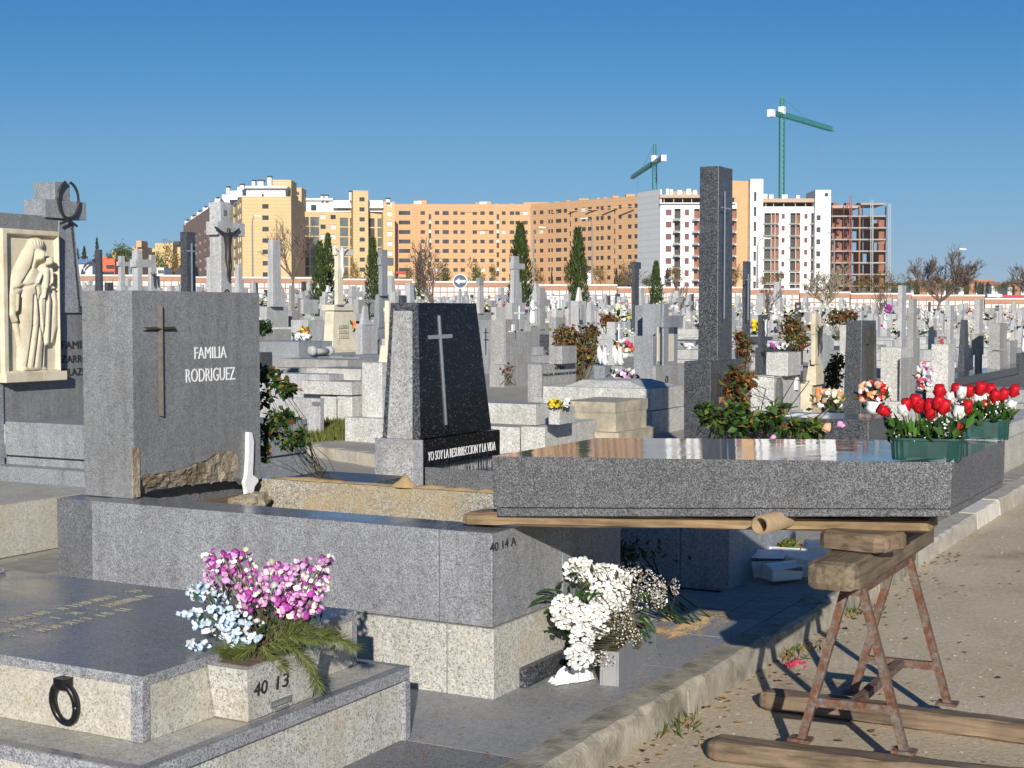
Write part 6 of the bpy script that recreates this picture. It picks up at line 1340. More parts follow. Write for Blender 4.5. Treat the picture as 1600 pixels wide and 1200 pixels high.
def street_tree(label, px, yt, yb, d, wpx, kind, group=None):
    key = (kind, rnd.randint(0, 2)); b0 = P(px, yb, d); z0 = b0.z
    mats = {'gold': [AUT, YGR, LB], 'green': [YGR, LG, LO], 'dark': [CONI, LD], 'olive': [LO, YGR, LD]}[kind]
    if key not in TP:
        lb = MB(); cl = [(rnd.gauss(0, .32), rnd.gauss(0, .32), rnd.uniform(.25, .9)) for _ in range(9)]
        for i in range(620):
            c = rnd.choice(cl); p = Vector((c[0] + rnd.gauss(0, .17), c[1] + rnd.gauss(0, .17), c[2] + rnd.gauss(0, .12)))
            if kind == 'dark': f = rnd.random(); w = rnd.uniform(0, 6.28); r = .5 * (1 - f) ** .8 * (.7 + .3 * math.sin(f * 40)) * rnd.random() ** .3; p = Vector((math.cos(w) * r, math.sin(w) * r, .06 + f * .94))
            if p.z < .08: continue
            lb.leaf(p, rv(1), rv(1) + Vector((0, 0, .5)), .10, .06, rnd.randrange(len(mats)))
        tb = MB(); tb.tube([(0, 0, -.05), (.01, 0, .3), (0, .01, .75)], [.035, .03, .01], 5)
        for i in range(5): w = rnd.uniform(0, 6.28); tb.tube([(0, 0, .25 + .06 * i), (math.cos(w) * .25, math.sin(w) * .25, .5 + .08 * i)], [.015, .004], 4)
        TP[key] = (lb.data('foliage', mats), tb.data('trunk', [BARK]))
    t = thing('conifer' if kind == 'dark' else 'street_tree', label, 'tree', (b0.x, b0.y, z0), group); H = P(px, yt, d).z - z0; W = wpx * d / FPX; t.scale = (W * .72, W * .72, H); t.rotation_euler = (0, 0, rnd.uniform(0, 6))
    for nm, me, kd in (('foliage', TP[key][0], 'stuff'), ('trunk', TP[key][1], None)):
        o = bpy.data.objects.new(nm, me); COL.objects.link(o); o.parent = t
        if kd: o['kind'] = kd
for px, yt, wp, k in ((748, 408, 28, 'green'), (772, 415, 14, 'olive'), (696, 408, 28, 'olive'), (838, 415, 22, 'gold'), (862, 425, 12, 'dark'), (886, 412, 16, 'gold'), (938, 418, 24, 'gold'), (963, 420, 18, 'dark'), (978, 410, 24, 'gold'), (1010, 428, 26, 'olive'), (1043, 420, 26, 'dark'), (1058, 416, 26, 'gold'), (1150, 418, 20, 'gold'), (1195, 428, 22, 'gold'), (1215, 424, 20, 'olive'), (1362, 425, 40, 'gold'), (1345, 432, 30, 'gold'), (1395, 430, 30, 'gold'), (640, 418, 16, 'olive'), (540, 420, 16, 'gold'), (555, 412, 20, 'gold'), (612, 425, 14, 'olive'), (270, 385, 34, 'gold'), (254, 395, 24, 'green'), (1430, 437, 26, 'olive'), (484, 424, 14, 'olive')):
    street_tree({'gold': 'golden autumn street tree beyond the niche wall', 'green': 'yellow green street tree beyond the niche wall', 'dark': 'dark conifer beyond the niche wall', 'olive': 'olive green street tree beyond the niche wall'}[k], px, yt, 448 if px < 1300 else 456, rnd.uniform(190, 215), wp, k, {'gold': 'golden street trees beyond the wall', 'green': 'yellow green street trees beyond the wall', 'dark': 'conifers beyond the wall', 'olive': 'olive street trees beyond the wall'}[k])
for px, yt, wp, lab in ((152, 372, 22, 'pointed dark conifer at the far left behind the dark pillar'), (132, 386, 26, 'rounded dark conifer left of the pointed conifer'), (122, 389, 16, 'dark conifer peeping out behind the monument with wreath')): street_tree(lab, px, yt, 420, 260, wp, 'dark')
for px, yt, wp, lab in ((205, 383, 44, 'dark broad evergreen tree behind the bulky stone cross'), (190, 390, 30, 'dark evergreen tree behind the smaller stone cross'), (172, 395, 16, 'gold green tree behind the orange truck')): street_tree(lab, px, yt, 425, 240, wp, 'olive' if px < 180 else 'green')
# ================================================================== sign and lamps
def sign():
    c = P(719, 439.5, 62); z0 = gz(c.x, c.y); t = thing('road_sign', 'round blue road sign with white arrow pointing left among the far graves', 'road sign', (c.x, c.y, z0)); r = 11.3 * 62 / FPX; n = 28; f = -FW; s = RT
    def disc(rad, o0, o1):
        b = MB(); vs = []
        for o in (o0, o1):
            for j in range(n): w = 2 * math.pi * j / n; vs.append(c + s * math.cos(w) * rad + Vector((0, 0, math.sin(w) * rad)) + f * o)
        b.add(vs, [tuple(range(n - 1, -1, -1)), tuple(range(n, 2 * n))] + [(j, (j + 1) % n, (j + 1) % n + n, j + n) for j in range(n)]); return b
    part('rim', disc(r, -.02, .012), WHITE, t); part('disc', disc(r * .9, .0, .018), plain('sign_blue', (.03, .055, .13), .5, var=.1), t)
    ar = [(-.72, 0), (-.1, .42), (-.1, .17), (.74, .17), (.74, -.17), (-.1, -.17), (-.1, -.42)]; b = MB(); b.prism([(x * r, y * r) for x, y in ar], lambda x, y: c + s * x + Vector((0, 0, y)) + f * .026, lambda x, y: c + s * x + Vector((0, 0, y)) + f * .012); part('arrow', b, WHITE, t)
    b = MB(); b.tube([(c.x + FW.x * .05, c.y + FW.y * .05, z0 - .3), (c.x + FW.x * .05, c.y + FW.y * .05, c.z + r * .6)], .035, 8); part('pole', b, STEEL, t)
sign()
LAMPM = plain('lamp_grey', (.30, .31, .31), .5, .3, var=.1)
def lamp(label, px, yt, yb, d, side, arm=14):
    p = P(px, yb, d); k = d / FPX; z0 = gz(p.x, p.y); zt = P(px, yt, d).z; t = thing('street_lamp', label, 'street lamp', (p.x, p.y, z0)); s = RT * side; o = Vector((p.x, p.y, 0)); b = MB(); pts = [o + Vector((0, 0, z0 - .2)), o + Vector((0, 0, zt - 1.3))]
    for a in (.3, .6, .85, 1): pts.append(o + s * (arm * k * (1 - math.cos(a * 1.5))) + Vector((0, 0, zt - 1.3 + 1.3 * math.sin(a * 1.57))))
    b.tube(pts, [.14, .10, .08, .07, .06, .06], 6); part('pole', b, LAMPM, t); e = pts[-1]; b = MB(); b.bar(e, e + s * .9 + Vector((0, 0, -.05)), .35, .16); part('lamp_head', b, CAPW, t)
lamp('curved street lamp in front of the tan apartment block', 395, 337, 440, 190, 1, 4); lamp('curved street lamp in the corner of the orange brick block', 834, 355, 442, 190, 1, 8); lamp('curved street lamp before the right brick wing', 925, 341, 444, 190, -1, 8); lamp('curved street lamp right of the tall obelisk before the white tower', 1183, 372, 446, 190, 1, 10)
lamp('street lamp in front of the right white tower', 1303, 363, 450, 190, -1, 12); lamp('street lamp above the broad bare tree at the right', 1490, 389, 455, 190, 1, 8)
# ================================================================== apartment blocks
def wallm(name, col, line=None, var=.06):
    m, n, b = _new(name); L = n.links; pos = _pos(n)
    n1 = _N(n, 'ShaderNodeTexNoise', i_Scale=.25, i_Detail=6.0, i_Roughness=.7); L.new(pos, n1.inputs['Vector'])
    r1 = _ramp(n, [(.3, (1 - var,) * 3), (.7, (1 + var,) * 3)]); L.new(n1.outputs[0], r1.inputs[0]); c = _mix(n, col, r1.outputs[0], 1.0, 'MULTIPLY')
    if line:                                            # courses of the wall, one band every metre
        w = _N(n, 'ShaderNodeTexWave', i_Scale=line); w.bands_direction = 'Z'; L.new(pos, w.inputs['Vector'])
        r2 = _ramp(n, [(.0, (.90, .90, .90)), (.18, (1, 1, 1)), (1, (1.03, 1.03, 1.03))]); L.new(w.outputs[0], r2.inputs[0]); c = _mix(n, c, r2.outputs[0], 1.0, 'MULTIPLY')
    L.new(c, b.inputs['Base Color']); b.inputs['Roughness'].default_value = .85; return m
BRK = wallm('salmon_brick', (.59, .35, .175), .33); TAN = wallm('tan_brick', (.60, .44, .22), .33); TAN2 = wallm('tan_render', (.58, .38, .20)); BRN = wallm('brown_brick', (.30, .19, .14), .33); WHT = wallm('white_render', (.80, .795, .78), .12, .03); BLANK = wallm('pale_grey_render', (.70, .70, .69), .2, .04)
RAWB = wallm('raw_red_brick', (.29, .125, .075), .5, .2); RCONC = wallm('raw_concrete', (.36, .33, .29), None, .15); BEIGE = wallm('beige_fascia', (.50, .36, .25))
GLA = plain('window_glass', (.045, .05, .06), .12, var=.5, scale=.4, spec=.6); BLIND = plain('white_blind', (.68, .67, .64), .7, var=.06); GBAY = plain('glass_bay', (.12, .15, .16), .15, var=.3, scale=.3, spec=.6); DKR = plain('dark_red_panel', (.12, .012, .02), .5, var=.2); PINKW = plain('pink_plaster', (.66, .50, .50), .8, var=.05); DKG = plain('dark_recess', (.07, .065, .06), .8, var=.3, scale=.5); ROOF = plain('dark_roof', (.06, .055, .055), .8, var=.2); PMAT = [GLA, BLIND, GBAY, DKR, DKG, RAWB]
SHW = {}
class Bld:
    def __init__(s, name, label, pxa, da): p = P(pxa, 445, da); s.t = thing(name, label, 'building', (p.x, p.y, gz(p.x, p.y)))
    def front(s, a, b, zt, zb, mat, wins=(), name='wall', back=14.0, roof=None, rev=.3):
        """a, b: (px, depth) ends of the front; wins: (px0, px1, z0, z1, pane index)"""
        A, B = P(a[0], HOR, a[1]), P(b[0], HOR, b[1]); A.z = B.z = 0; L = (B - A).length; u = (B - A) / L; n = Vector((u.y, -u.x, 0)); n = -n if n.dot(FW) > 0 else n
        s.A, s.u, s.n = A, u, n
        def at(px):
            X, Z = _xz(px, HOR); r = FW + RT * X; m = Vector((-u.y, u.x, 0)); k = (A - CAM).dot(m) / r.dot(m); return (CAM + r * k - A).dot(u)
        W = [(max(.01, at(w[0])), min(L - .01, at(w[1])), w[2], w[3], w[4]) for w in wins]; W = [w for w in W if w[1] - w[0] > .1 and w[2] > zb + .02]
        xs = sorted({0, L} | {round(v, 3) for w in W for v in w[:2]}); zs = sorted({zb, zt} | {round(v, 3) for w in W for v in w[2:4]}); mb = MB()
        def q(x, o, z): return A + u * x + n * o + Vector((0, 0, z))
        V = {}
        def vid(x, z):
            if (x, z) not in V: V[(x, z)] = len(mb.v); mb.v.append(tuple(q(x, 0, z)))
            return V[(x, z)]
        for i in range(len(xs) - 1):
            xm = (xs[i] + xs[i + 1]) / 2; cw = [w for w in W if w[0] - 1e-3 < xm < w[1] + 1e-3]; j0 = 0
            for j in range(len(zs) - 1):
                zm = (zs[j] + zs[j + 1]) / 2
                if any(w[2] - 1e-3 < zm < w[3] + 1e-3 for w in cw):
                    if j > j0: mb.f.append((vid(xs[i], zs[j0]), vid(xs[i + 1], zs[j0]), vid(xs[i + 1], zs[j]), vid(xs[i], zs[j]))); mb.m.append(0)
                    j0 = j + 1
            j = len(zs) - 1
            if j > j0: mb.f.append((vid(xs[i], zs[j0]), vid(xs[i + 1], zs[j0]), vid(xs[i + 1], zs[j]), vid(xs[i], zs[j]))); mb.m.append(0)
        for x0, x1, z0, z1, k in W:                      # reveals
            rv_ = .18 if k == 3 else rev
            f = [q(x0, 0, z0), q(x1, 0, z0), q(x1, 0, z1), q(x0, 0, z1)]; g = [q(x0, -rv_, z0), q(x1, -rv_, z0), q(x1, -rv_, z1), q(x0, -rv_, z1)]; mb.add(f + g, [(0, 1, 5, 4), (1, 2, 6, 5), (2, 3, 7, 6), (3, 0, 4, 7)])
        mb.add([q(0, 0, zb), q(0, -back, zb), q(0, -back, zt), q(0, 0, zt)], [(0, 1, 2, 3)]); mb.add([q(L, 0, zb), q(L, -back, zb), q(L, -back, zt), q(L, 0, zt)], [(3, 2, 1, 0)]); mb.add([q(0, -back, zb), q(L, -back, zb), q(L, -back, zt), q(0, -back, zt)], [(0, 1, 2, 3)])
        mb.add([q(0, 0, zt), q(L, 0, zt), q(L, -back, zt), q(0, -back, zt)], [(0, 1, 2, 3)], 1); wl = part(name, mb, [mat, roof or mat], s.t)
        ang = math.atan2(u.y, u.x); off = OFF[s.t]
        for x0, x1, z0, z1, k in W:
            if k not in SHW: SHW[k] = bx(0, 1, -.5, .5, 0, 1).data('window', [PMAT[k]])
            e = bpy.data.objects.new('window' if k in (0, 1, 2) else 'panel', SHW[k]); COL.objects.link(e); e.parent = s.t; e.location = q(x0, -(.18 if k == 3 else rev), z0) - off; e.rotation_euler = (0, 0, ang); e.scale = (x1 - x0, .06, z1 - z0)
        return wl
    def block(s, px0, px1, d, y0, y1, mat, name, depth=4.0, ang=0):   # plain box seen between two columns
        k = d / FPX; p, q_ = P(px0, y1, d), P(px1, y0, d); e = RT * 1.0; f = FW; w = (q_ - p).dot(RT); c = [p, p + e * w, p + e * w + f * depth, p + f * depth]; b = MB(); b.hexa([Vector((v.x, v.y, p.z)) for v in c] + [Vector((v.x, v.y, q_.z)) for v in c]); return part(name, b, mat, s.t)
    def chimneys(s, lst, d, mat, capm=None):
        for px, y0, y1, w in lst:
            s.block(px - w / 2, px + w / 2, d, y0, y1, mat, 'chimney', w * d / FPX)
            if capm: s.block(px - w * .62, px + w * .62, d - .2, y0 - 2.2, y0, capm, 'chimney_cap', w * d / FPX + .4)
def zy(y, d): return CAM.z - (y - HOR) / FPX * d
def rows(px0, px1, ztop, n, h, k, step=3.0, start=0, blind=0.0): return [(px0, px1, ztop - i * step - h / 2, ztop - i * step + h / 2, (1 if rnd.random() < blind else k)) for i in range(start, n)]
rnd = random.Random(5)
zx7 = lambda v: 600 + v * .2625
def brick_block():
    b = Bld('brick_apartment_block', 'long salmon orange brick apartment block bent in the middle, many small windows', 720, 469); d = 469; zt = zy(320, d); z1 = 33.45; W = rows(zx7(90), zx7(158), z1, 10, 1.25, 0)
    for c in (232, 317, 426, 469, 541, 587, 639, 715, 762, 795, 842): W += rows(zx7(c - 13), zx7(c + 13), z1, 10, 1.15, 0, 3.0, 0, .04)
    W += rows(zx7(350), zx7(387), z1, 10, 1.25, 0)
    for c in (275, 678): W += [(zx7(c - 7), zx7(c + 7), z1 - 3 * i - 2.0, z1 - 3 * i - .35, 0) for i in range(9)] + [(zx7(c - 7), zx7(c + 7), z1 - 3 * i - .25, z1 - 3 * i + .7, 1) for i in range(1, 10) if rnd.random() < .5]
    b.front((614, 468), (829, 469), zt, 4, BRK, W, 'left_wing_wall', roof=ROOF)
    W = []
    for c, w in ((895, 9), (936, 12), (981, 7), (998, 7), (1037, 18), (1077, 11), (1140, 10), (1186, 13), (1222, 13), (1268, 10), (1295, 11), (1336, 11), (1402, 10), (1459, 12), (1498, 12)): W += rows(zx7(c - w), zx7(c + w), z1, 10, 1.2, 0, 3.0, 0, .04)
    for c in (1107, 1370): W += [(zx7(c - 5), zx7(c + 5), z1 - 3 * i - 2.0, z1 - 3 * i - .35, 0) for i in range(9)]
    b.front((829.5, 469), (997, 436), zt, 4, BRK, W, 'right_wing_wall', roof=ROOF)
    b.block(818, 858, 470, 316, 325, BRK, 'roof_house', 9); b.chimneys([(648, 314, 322, 4), (660, 313, 322, 14), (745, 316, 322, 4), (760, 315, 322, 15), (776, 318, 322, 4), (800, 318, 322, 6), (871, 315, 322, 7), (888, 313, 322, 6), (912, 310, 320, 16), (935, 309, 320, 5), (946, 308, 319, 5), (962, 306, 318, 10), (985, 303, 314, 14)], 476, BRK)
    b.chimneys([(653, 314, 321, 12), (755, 315, 321, 12)], 474, BLANK)
    for a, c, y in ((614, 650, 321.5), (690, 744, 322), (780, 806, 322)): b.block(a, c, 471, y - 1.5, y + 1, ROOF, 'roof_edge', 6)
    for x0, x1, y in ((720, 747, 331.5), (740, 762, 360), (756, 768, 360)): b.block(x0, x1, 468.3, y - 1.1, y, BRK, 'ledge', 1.0)
    for k in range(5): b.block(862 + k * 27, 884 + k * 27, 462 - k * 6.6 - 1.2, 331 - k * 2.2, 332 - k * 2.2, BRK, 'ledge', 1.0)
    for px in (651.5, 716, 790): b.block(px, px + 1.1, 467.6, 321, 448, BRK, 'drainpipe', .4)
brick_block()
def tan_block():
    b = Bld('tan_apartment_block', 'tan brick apartment block with white penthouse floors and glazed bays', 420, 391); z6 = lambda v: 280 + v * .225; d = 391; zt = zy(308, d)
    b.front((380, 391), (456, 391), zt, 4, TAN, rows(411, 421, zy(323.5, d), 8, 1.2, 0, 3.0), 'end_wall', 26, ROOF)
    b.block(385, 446, 393, 292, 308, WHT, 'penthouse', 18); b.block(383, 449, 391.6, 290.5, 294, WHT, 'penthouse_roof', 22); b.block(426, 455, 398, 281, 308, TAN, 'lift_tower', 10); b.block(409, 412, 392.6, 303, 306, GLA, 'window', .4)
    b.front((345.5, 470), (379.6, 391.3), zt, 4, TAN, [w for c in (360, 374, 377) for w in rows(c - 1, c + 1, zy(318, d), 8, 1.6, 1, 3.0)] + [w for c in (369,) for w in rows(c - 3, c + 2, zy(318, d), 8, 2.4, 2, 3.0)], 'side_wall', .6, ROOF)
    [b.block(x0, x1, dd, y0, y1, WHT, 'side_penthouse', 8) for x0, x1, dd, y0, y1 in ((371, 385, 404, 292, 308), (358, 371, 432, 298, 312), (347, 359, 458, 304, 317))]; b.chimneys([(356, 293, 303, 5), (378, 289, 296, 6), (396, 283, 291, 5), (407, 283, 291, 9), (421, 277, 291, 6)], 400, WHT, ROOF)
    D = 445; z0 = zy(312, D)
    b.front((455.5, D - 4), (472.5, D - 4), zy(296, D), 4, TAN, rows(460.5, 467.5, z0, 9, 1.2, 0, 3.0), 'stair_tower', 10)
    W = []
    for x0, x1, k in ((z6(915), z6(975), 2), (z6(1120), z6(1177), 2), (z6(1380), z6(1432), 2), (z6(860), z6(905), 4), (z6(1190), z6(1213), 4), (z6(1319), z6(1360), 4)): W += [(x0, x1, zy(339, D) - 3 * i - 2.75, zy(339, D) - 3 * i - .12, k) for i in range(8)]
    for c in (1003, 1073): W += rows(z6(c - 18), z6(c + 18), zy(339, D), 8, 1.3, 0, 3.0, 0, .75)
    b.front((472.8, D), (599, D + 8), zy(331, D), 4, TAN, W, 'main_wall', 14, ROOF)
    b.front((552.5, D - 3), (576, D - 2.2), zy(300, D), 4, TAN, rows(562.5, 570.5, z0 - .3, 9, 1.2, 0, 3.0), 'stair_tower', 10)
    b.front((599.3, D + 5), (617.5, D + 6), zy(314, D), 4, TAN, rows(605.5, 613.5, z0 - 1.1, 9, 1.3, 1, 3.0), 'corner_wall', 10)
    b.block(474, 598, D + 6, 313, 331, WHT, 'penthouse', 6); b.block(520, 599, D + 4, 321, 325, WHT, 'terrace_wall', 2); b.block(474, 520, D + 5, 309.5, 313, WHT, 'penthouse_roof', 8)
    b.block(528, 545, D + 5.5, 324, 327, GLA, 'window', .5); b.block(486, 494, D + 5.5, 320, 328, GLA, 'window', .5)
    b.chimneys([(503, 306, 313, 4), (510, 306, 313, 5), (549, 300, 313, 7), (606, 311, 316, 6)], D + 4, WHT, ROOF); b.chimneys([(464, 295, 297, 2), (567, 299, 301, 3), (572, 299, 301, 3)], D + 4, ROOF)
tan_block()
def brown_block():
    b = Bld('brown_apartment_block', 'brown brick apartment block receding behind the large bronze Christ cross', 320, 500); d0, d1 = 520, 424
    def zz(px): return 31.5
    W = [w for c in (297, 302, 307, 314, 322, 329, 336, 341) for w in rows(c - 1.4, c + 1.4, 28.6, 8, 1.3, 0, 3.0, 0, .2)]
    b.front((288, 560), (345, 440), zy(352, 560), 4, BRN, W, 'wall', .6, ROOF)
    for k in range(6): px = 293 + k * 9.4; dd = 552 - k * 20; b.block(px - 4.2, px + 4, dd, 354 - k * 7 - 9, 354 - k * 7 - 2, WHT, 'dormer', 5); b.block(px - 2, px + 1, dd - .4, 354 - k * 7 - 11.5, 354 - k * 7 - 9, ROOF, 'chimney', 2)
brown_block()
def white_block():
    b = Bld('white_unfinished_block', 'white apartment block under construction with dark red shutters left of the tall obelisk', 1080, 372); d = 370; z5 = lambda v: 960 + v * .3; y5 = lambda v: 140 + v * .3
    b.front((995.5, 384), (1031, 372.2), zy(296.5, 372), 4, BLANK, (), 'blank_wall', .4, ROOF)
    W = []; zr = zy(y5(640), d); st = 3.05
    for c, w in ((280, 15), (375, 11)): W += rows(z5(c - w), z5(c + w), zr, 8, 1.5, 3, st)
    for x0, x1, k in ((310, 342, 4), (412, 440, 5), (450, 500, 4), (545, 575, 4), (604, 634, 5)): W += [(z5(x0), z5(x1), zr - st * i - 1.55, zr - st * i + .95, k) for i in range(9)]
    for c in (515, 590): W += rows(z5(c - 10), z5(c + 10), zr, 8, 1.5, 3, st)
    b.front((1031.3, 372), (1150, 372), zy(y5(590), d), 4, WHT, W, 'front_wall', 14, ROOF, 1.4)
    for i in range(9):
        for x0, x1 in ((310, 342), (412, 440), (604, 634)): zz = y5(640) + (i * st + 1.75) * FPX / d; b.block(z5(x0 - 2), z5(x1 + 2), d - .3, zz - 1, zz + .3, RCONC, 'balcony_slab', 1.6)
    b.block(1033, 1149, 375, 309, 317, DKG, 'penthouse_recess', 8); b.block(1031, 1150, 371.5, 304, 309, BEIGE, 'roof_slab', 16); b.block(1031, 1150, 371, 316.5, 318, WHT, 'terrace_edge', 2)
    for px in (1037, 1052, 1066, 1080): b.block(px, px + 1.3, 372.3, 309, 317, BEIGE, 'post', .5)
    b.chimneys([(1043, 295, 304, 5), (1049, 296, 304, 5), (1062, 297, 304, 7), (1076, 295, 304, 7), (1086, 297, 304, 5)], 378, WHT); b.block(1046, 1090, 384, 299, 304, BEIGE, 'roof_house', 6)
    c = Bld('white_tower_block', 'white and tan apartment block under construction right of the tall obelisk', 1235, 378); d = 378; zr = zy(y5(663), d); st = 3.05
    c.front((1141, 374), (1170.5, 376), zy(y5(485), d), 4, TAN2, (), 'tan_tower', 12, ROOF)
    c.front((1171, 372.5), (1191, 372.5), zy(y5(480), d), 4, WHT, [(z5(722), z5(735), zy(y5(570), d) - 3.75 * i - 1.15, zy(y5(570), d) - 3.75 * i + 1.15, 4) for i in range(8)], 'white_tower', 10, ROOF, .8)
    W = []
    for cc, w in ((875, 8), (993, 8)): W += rows(z5(cc - w), z5(cc + w), zr, 8, 1.25, 3, st)
    for x0, x1, k in ((777, 812, 4), (814, 832, 5), (834, 853, 5), (912, 940, 4), (942, 964, 5), (1020, 1040, 4)): W += [(z5(x0), z5(x1), zr - st * i - 1.75, zr - st * i + .85, k) for i in range(8)]
    c.front((1191.3, 378), (1272, 378), zy(y5(612), d), 4, WHT, W, 'front_wall', 14, ROOF, 1.2)
    for i in range(8):
        for x0, x1 in ((775, 855), (910, 966), (1020, 1042)): zz = y5(663) + (i * st + 1.8) * FPX / d; c.block(z5(x0), z5(x1), d - .5, zz - 1, zz + .4, RCONC, 'balcony_slab', 1.6)
    c.block(1193, 1282, 381, 316, 324, DKG, 'penthouse_recess', 8); c.block(1191, 1286, 377.5, 310, 316, BEIGE, 'roof_slab', 14)
    for px in (1196, 1208, 1224, 1242, 1258, 1270, 1280): c.block(px, px + 1.4, 378.4, 316, 324, BEIGE, 'post', .5)
    c.front((1272.3, 376), (1296.5, 376), zy(y5(530), d), 4, WHT, rows(z5(1048), z5(1069), zr - .5, 7, 1.3, 4, st), 'right_tower', 12, ROOF, .5); c.block(1289, 1294, 375.6, 301.5, 306, GLA, 'vent', .4)
    c.chimneys([(1196, 303, 310, 6), (1205, 304, 310, 7), (1226, 304, 310, 9), (1247, 305, 310, 6), (1168, 282, 286, 3)], 384, WHT)
white_block()
def skeleton():
    b = Bld('brick_shell_building', 'unfinished brown brick and concrete building shell with scaffold at the right', 1340, 385); d = 385
    ys = [338 + i * 18.2 for i in range(7)]; r2 = random.Random(8)
    b.block(1298.5, 1318, d + 6, 322, 455, RAWB, 'brick_wall', 10); b.block(1299, 1345, d + 1, 321, 325, BEIGE, 'roof_slab', 12); b.block(1345, 1384, d, 317, 320, RCONC, 'roof_slab', 12)
    for i, y in enumerate(ys):
        b.block(1299, 1387, d - 1, y - 1.3, y + .8, RCONC, 'floor_slab', 13)
        for x0, x1, dd in ((1300, 1304, 2), (1306, 1316, 1), (1319, 1327, 2), (1334, 1343, 7), (1350, 1362, 9), (1366, 1373, 8), (1373, 1384, 1)):
            if r2.random() < .93: h = 17 if r2.random() < .72 else r2.uniform(6, 11); b.block(x0, x1, d + dd, y + 17.2 - h, y + 17.2, RAWB, 'brick_infill', .6)
        if i < 6: b.block(1308, 1312.5, d - 0.2, y + 4, y + 10, DKR, 'shutter', .4); b.block(1321, 1326, d + .5, y + 5, y + 11, DKR, 'shutter', .4)
    for x0, x1, y0 in ((1318, 1332, 322), (1338, 1349, 336), (1354, 1366, 352), (1370, 1383, 340)): b.block(x0, x1, d + 9.5, y0, 455, RAWB, 'rear_wall', .6)
    for px, w, m in ((1299, 2, RAWB), (1317, 2, RAWB), (1329, 2, RCONC), (1341, 4, RAWB), (1347, 1.3, RCONC), (1363, 2.2, RCONC), (1383, 2.2, RAWB)): b.block(px, px + w, d - .8, 322, 455, m, 'column', 1.0)
    for k in range(4): b.block(1302 + k * 20, 1309 + k * 20, d + 4, 316.5, 322, RAWB, 'roof_brick', 3)
    for px, y0, m in ((1329, 305, CRN_R), (1362, 312, LAMPM), (1390, 318, LAMPM)):
        s = MB(); k = d / FPX
        for dx in (-1.6, 1.6): p, q = P(px + dx, 455, d - 3), P(px + dx, y0, d - 3); s.bar(p, q, .14, .14)
        for i in range(int((455 - y0) / 4)): s.bar(P(px - 1.6, 455 - i * 4, d - 3), P(px + 1.6, 451 - i * 4, d - 3), .10, .10)
        part('hoist_mast', s, m, b.t)
CRN = plain('crane_green', (.018, .20, .15), .5, var=.1); CRN_R = plain('crane_red', (.30, .06, .05), .6, var=.1)
skeleton()
# ================================================================== cranes
def lattice(b, p, q, w, n, t=.16, tri=False):
    p, q = Vector(p), Vector(q); ax = (q - p).normalized(); up = Vector((0, 0, 1)) if abs(ax.z) < .7 else RT; a = ax.cross(up).normalized() * (w / 2); c = a.cross(ax).normalized() * (w / 2)
    cor = [a + c, a - c, -a - c, -a + c] if not tri else [a - c, c * 1.3, -a - c]
    for v in cor: b.bar(p + v, q + v, t, t)
    m = len(cor)
    for i in range(n):
        f, g = p + (q - p) * (i / n), p + (q - p) * ((i + 1) / n)
        for j in range(m): b.bar(f + cor[j], g + cor[(j + 1) % m], t * .6, t * .6); b.bar(g + cor[j], g + cor[(j + 1) % m], t * .5, t * .5)
def crane(label, px, d, ybase, yslew, ytop, jib, cj, cabw):
    o = P(px, ybase, d); s = P(px, yslew, d); tp = P(px, ytop, d); t = thing('tower_crane', label, 'tower crane', (o.x, o.y, gz(o.x, o.y))); z0 = gz(o.x, o.y)
    b = MB(); lattice(b, (o.x, o.y, z0), s, 1.25, 34, .2); part('mast', b, CRN, t); b = MB(); lattice(b, s, tp, .8, 5, .2); part('apex', b, CRN, t)
    j = P(jib[0], jib[1], jib[2]); b = MB(); lattice(b, s + Vector((0, 0, .2)), j, 1.15, 22, .2, True); part('jib', b, CRN, t)
    c = P(cj[0], cj[1], cj[2]); b = MB(); lattice(b, s, c, 1.0, 5, .2); part('counter_jib', b, CRN, t)
    e = (c - s).normalized(); b = MB(); b.bar(c - e * 1.4 + Vector((0, 0, -.2)), c + e * .4 + Vector((0, 0, -.2)), 1.6, 2.0); part('counterweight', b, WHT, t); b = MB(); b.box(s.x - .8, s.x + .8, s.y - .8, s.y + .8, s.z + .3, s.z + 2.3); part('cab', b, WHT, t)
    b = MB(); b.tube([tp, s.lerp(j, .62)], .045, 4); b.tube([tp, c], .045, 4); h = s.lerp(j, .7); b.tube([h, h - Vector((0, 0, 14))], .03, 4); part('cables', b, LAMPM, t)
crane('tall green tower crane above the white tower block, jib pointing right', 1222, 410, 310, 180, 153, (1300, 202, 441), (1204, 175.5, 404), 1)
crane('smaller green tower crane above the white unfinished block, jib pointing left', 1023, 485, 300, 254, 225, (987, 277, 537), (1037, 246, 469), 1)
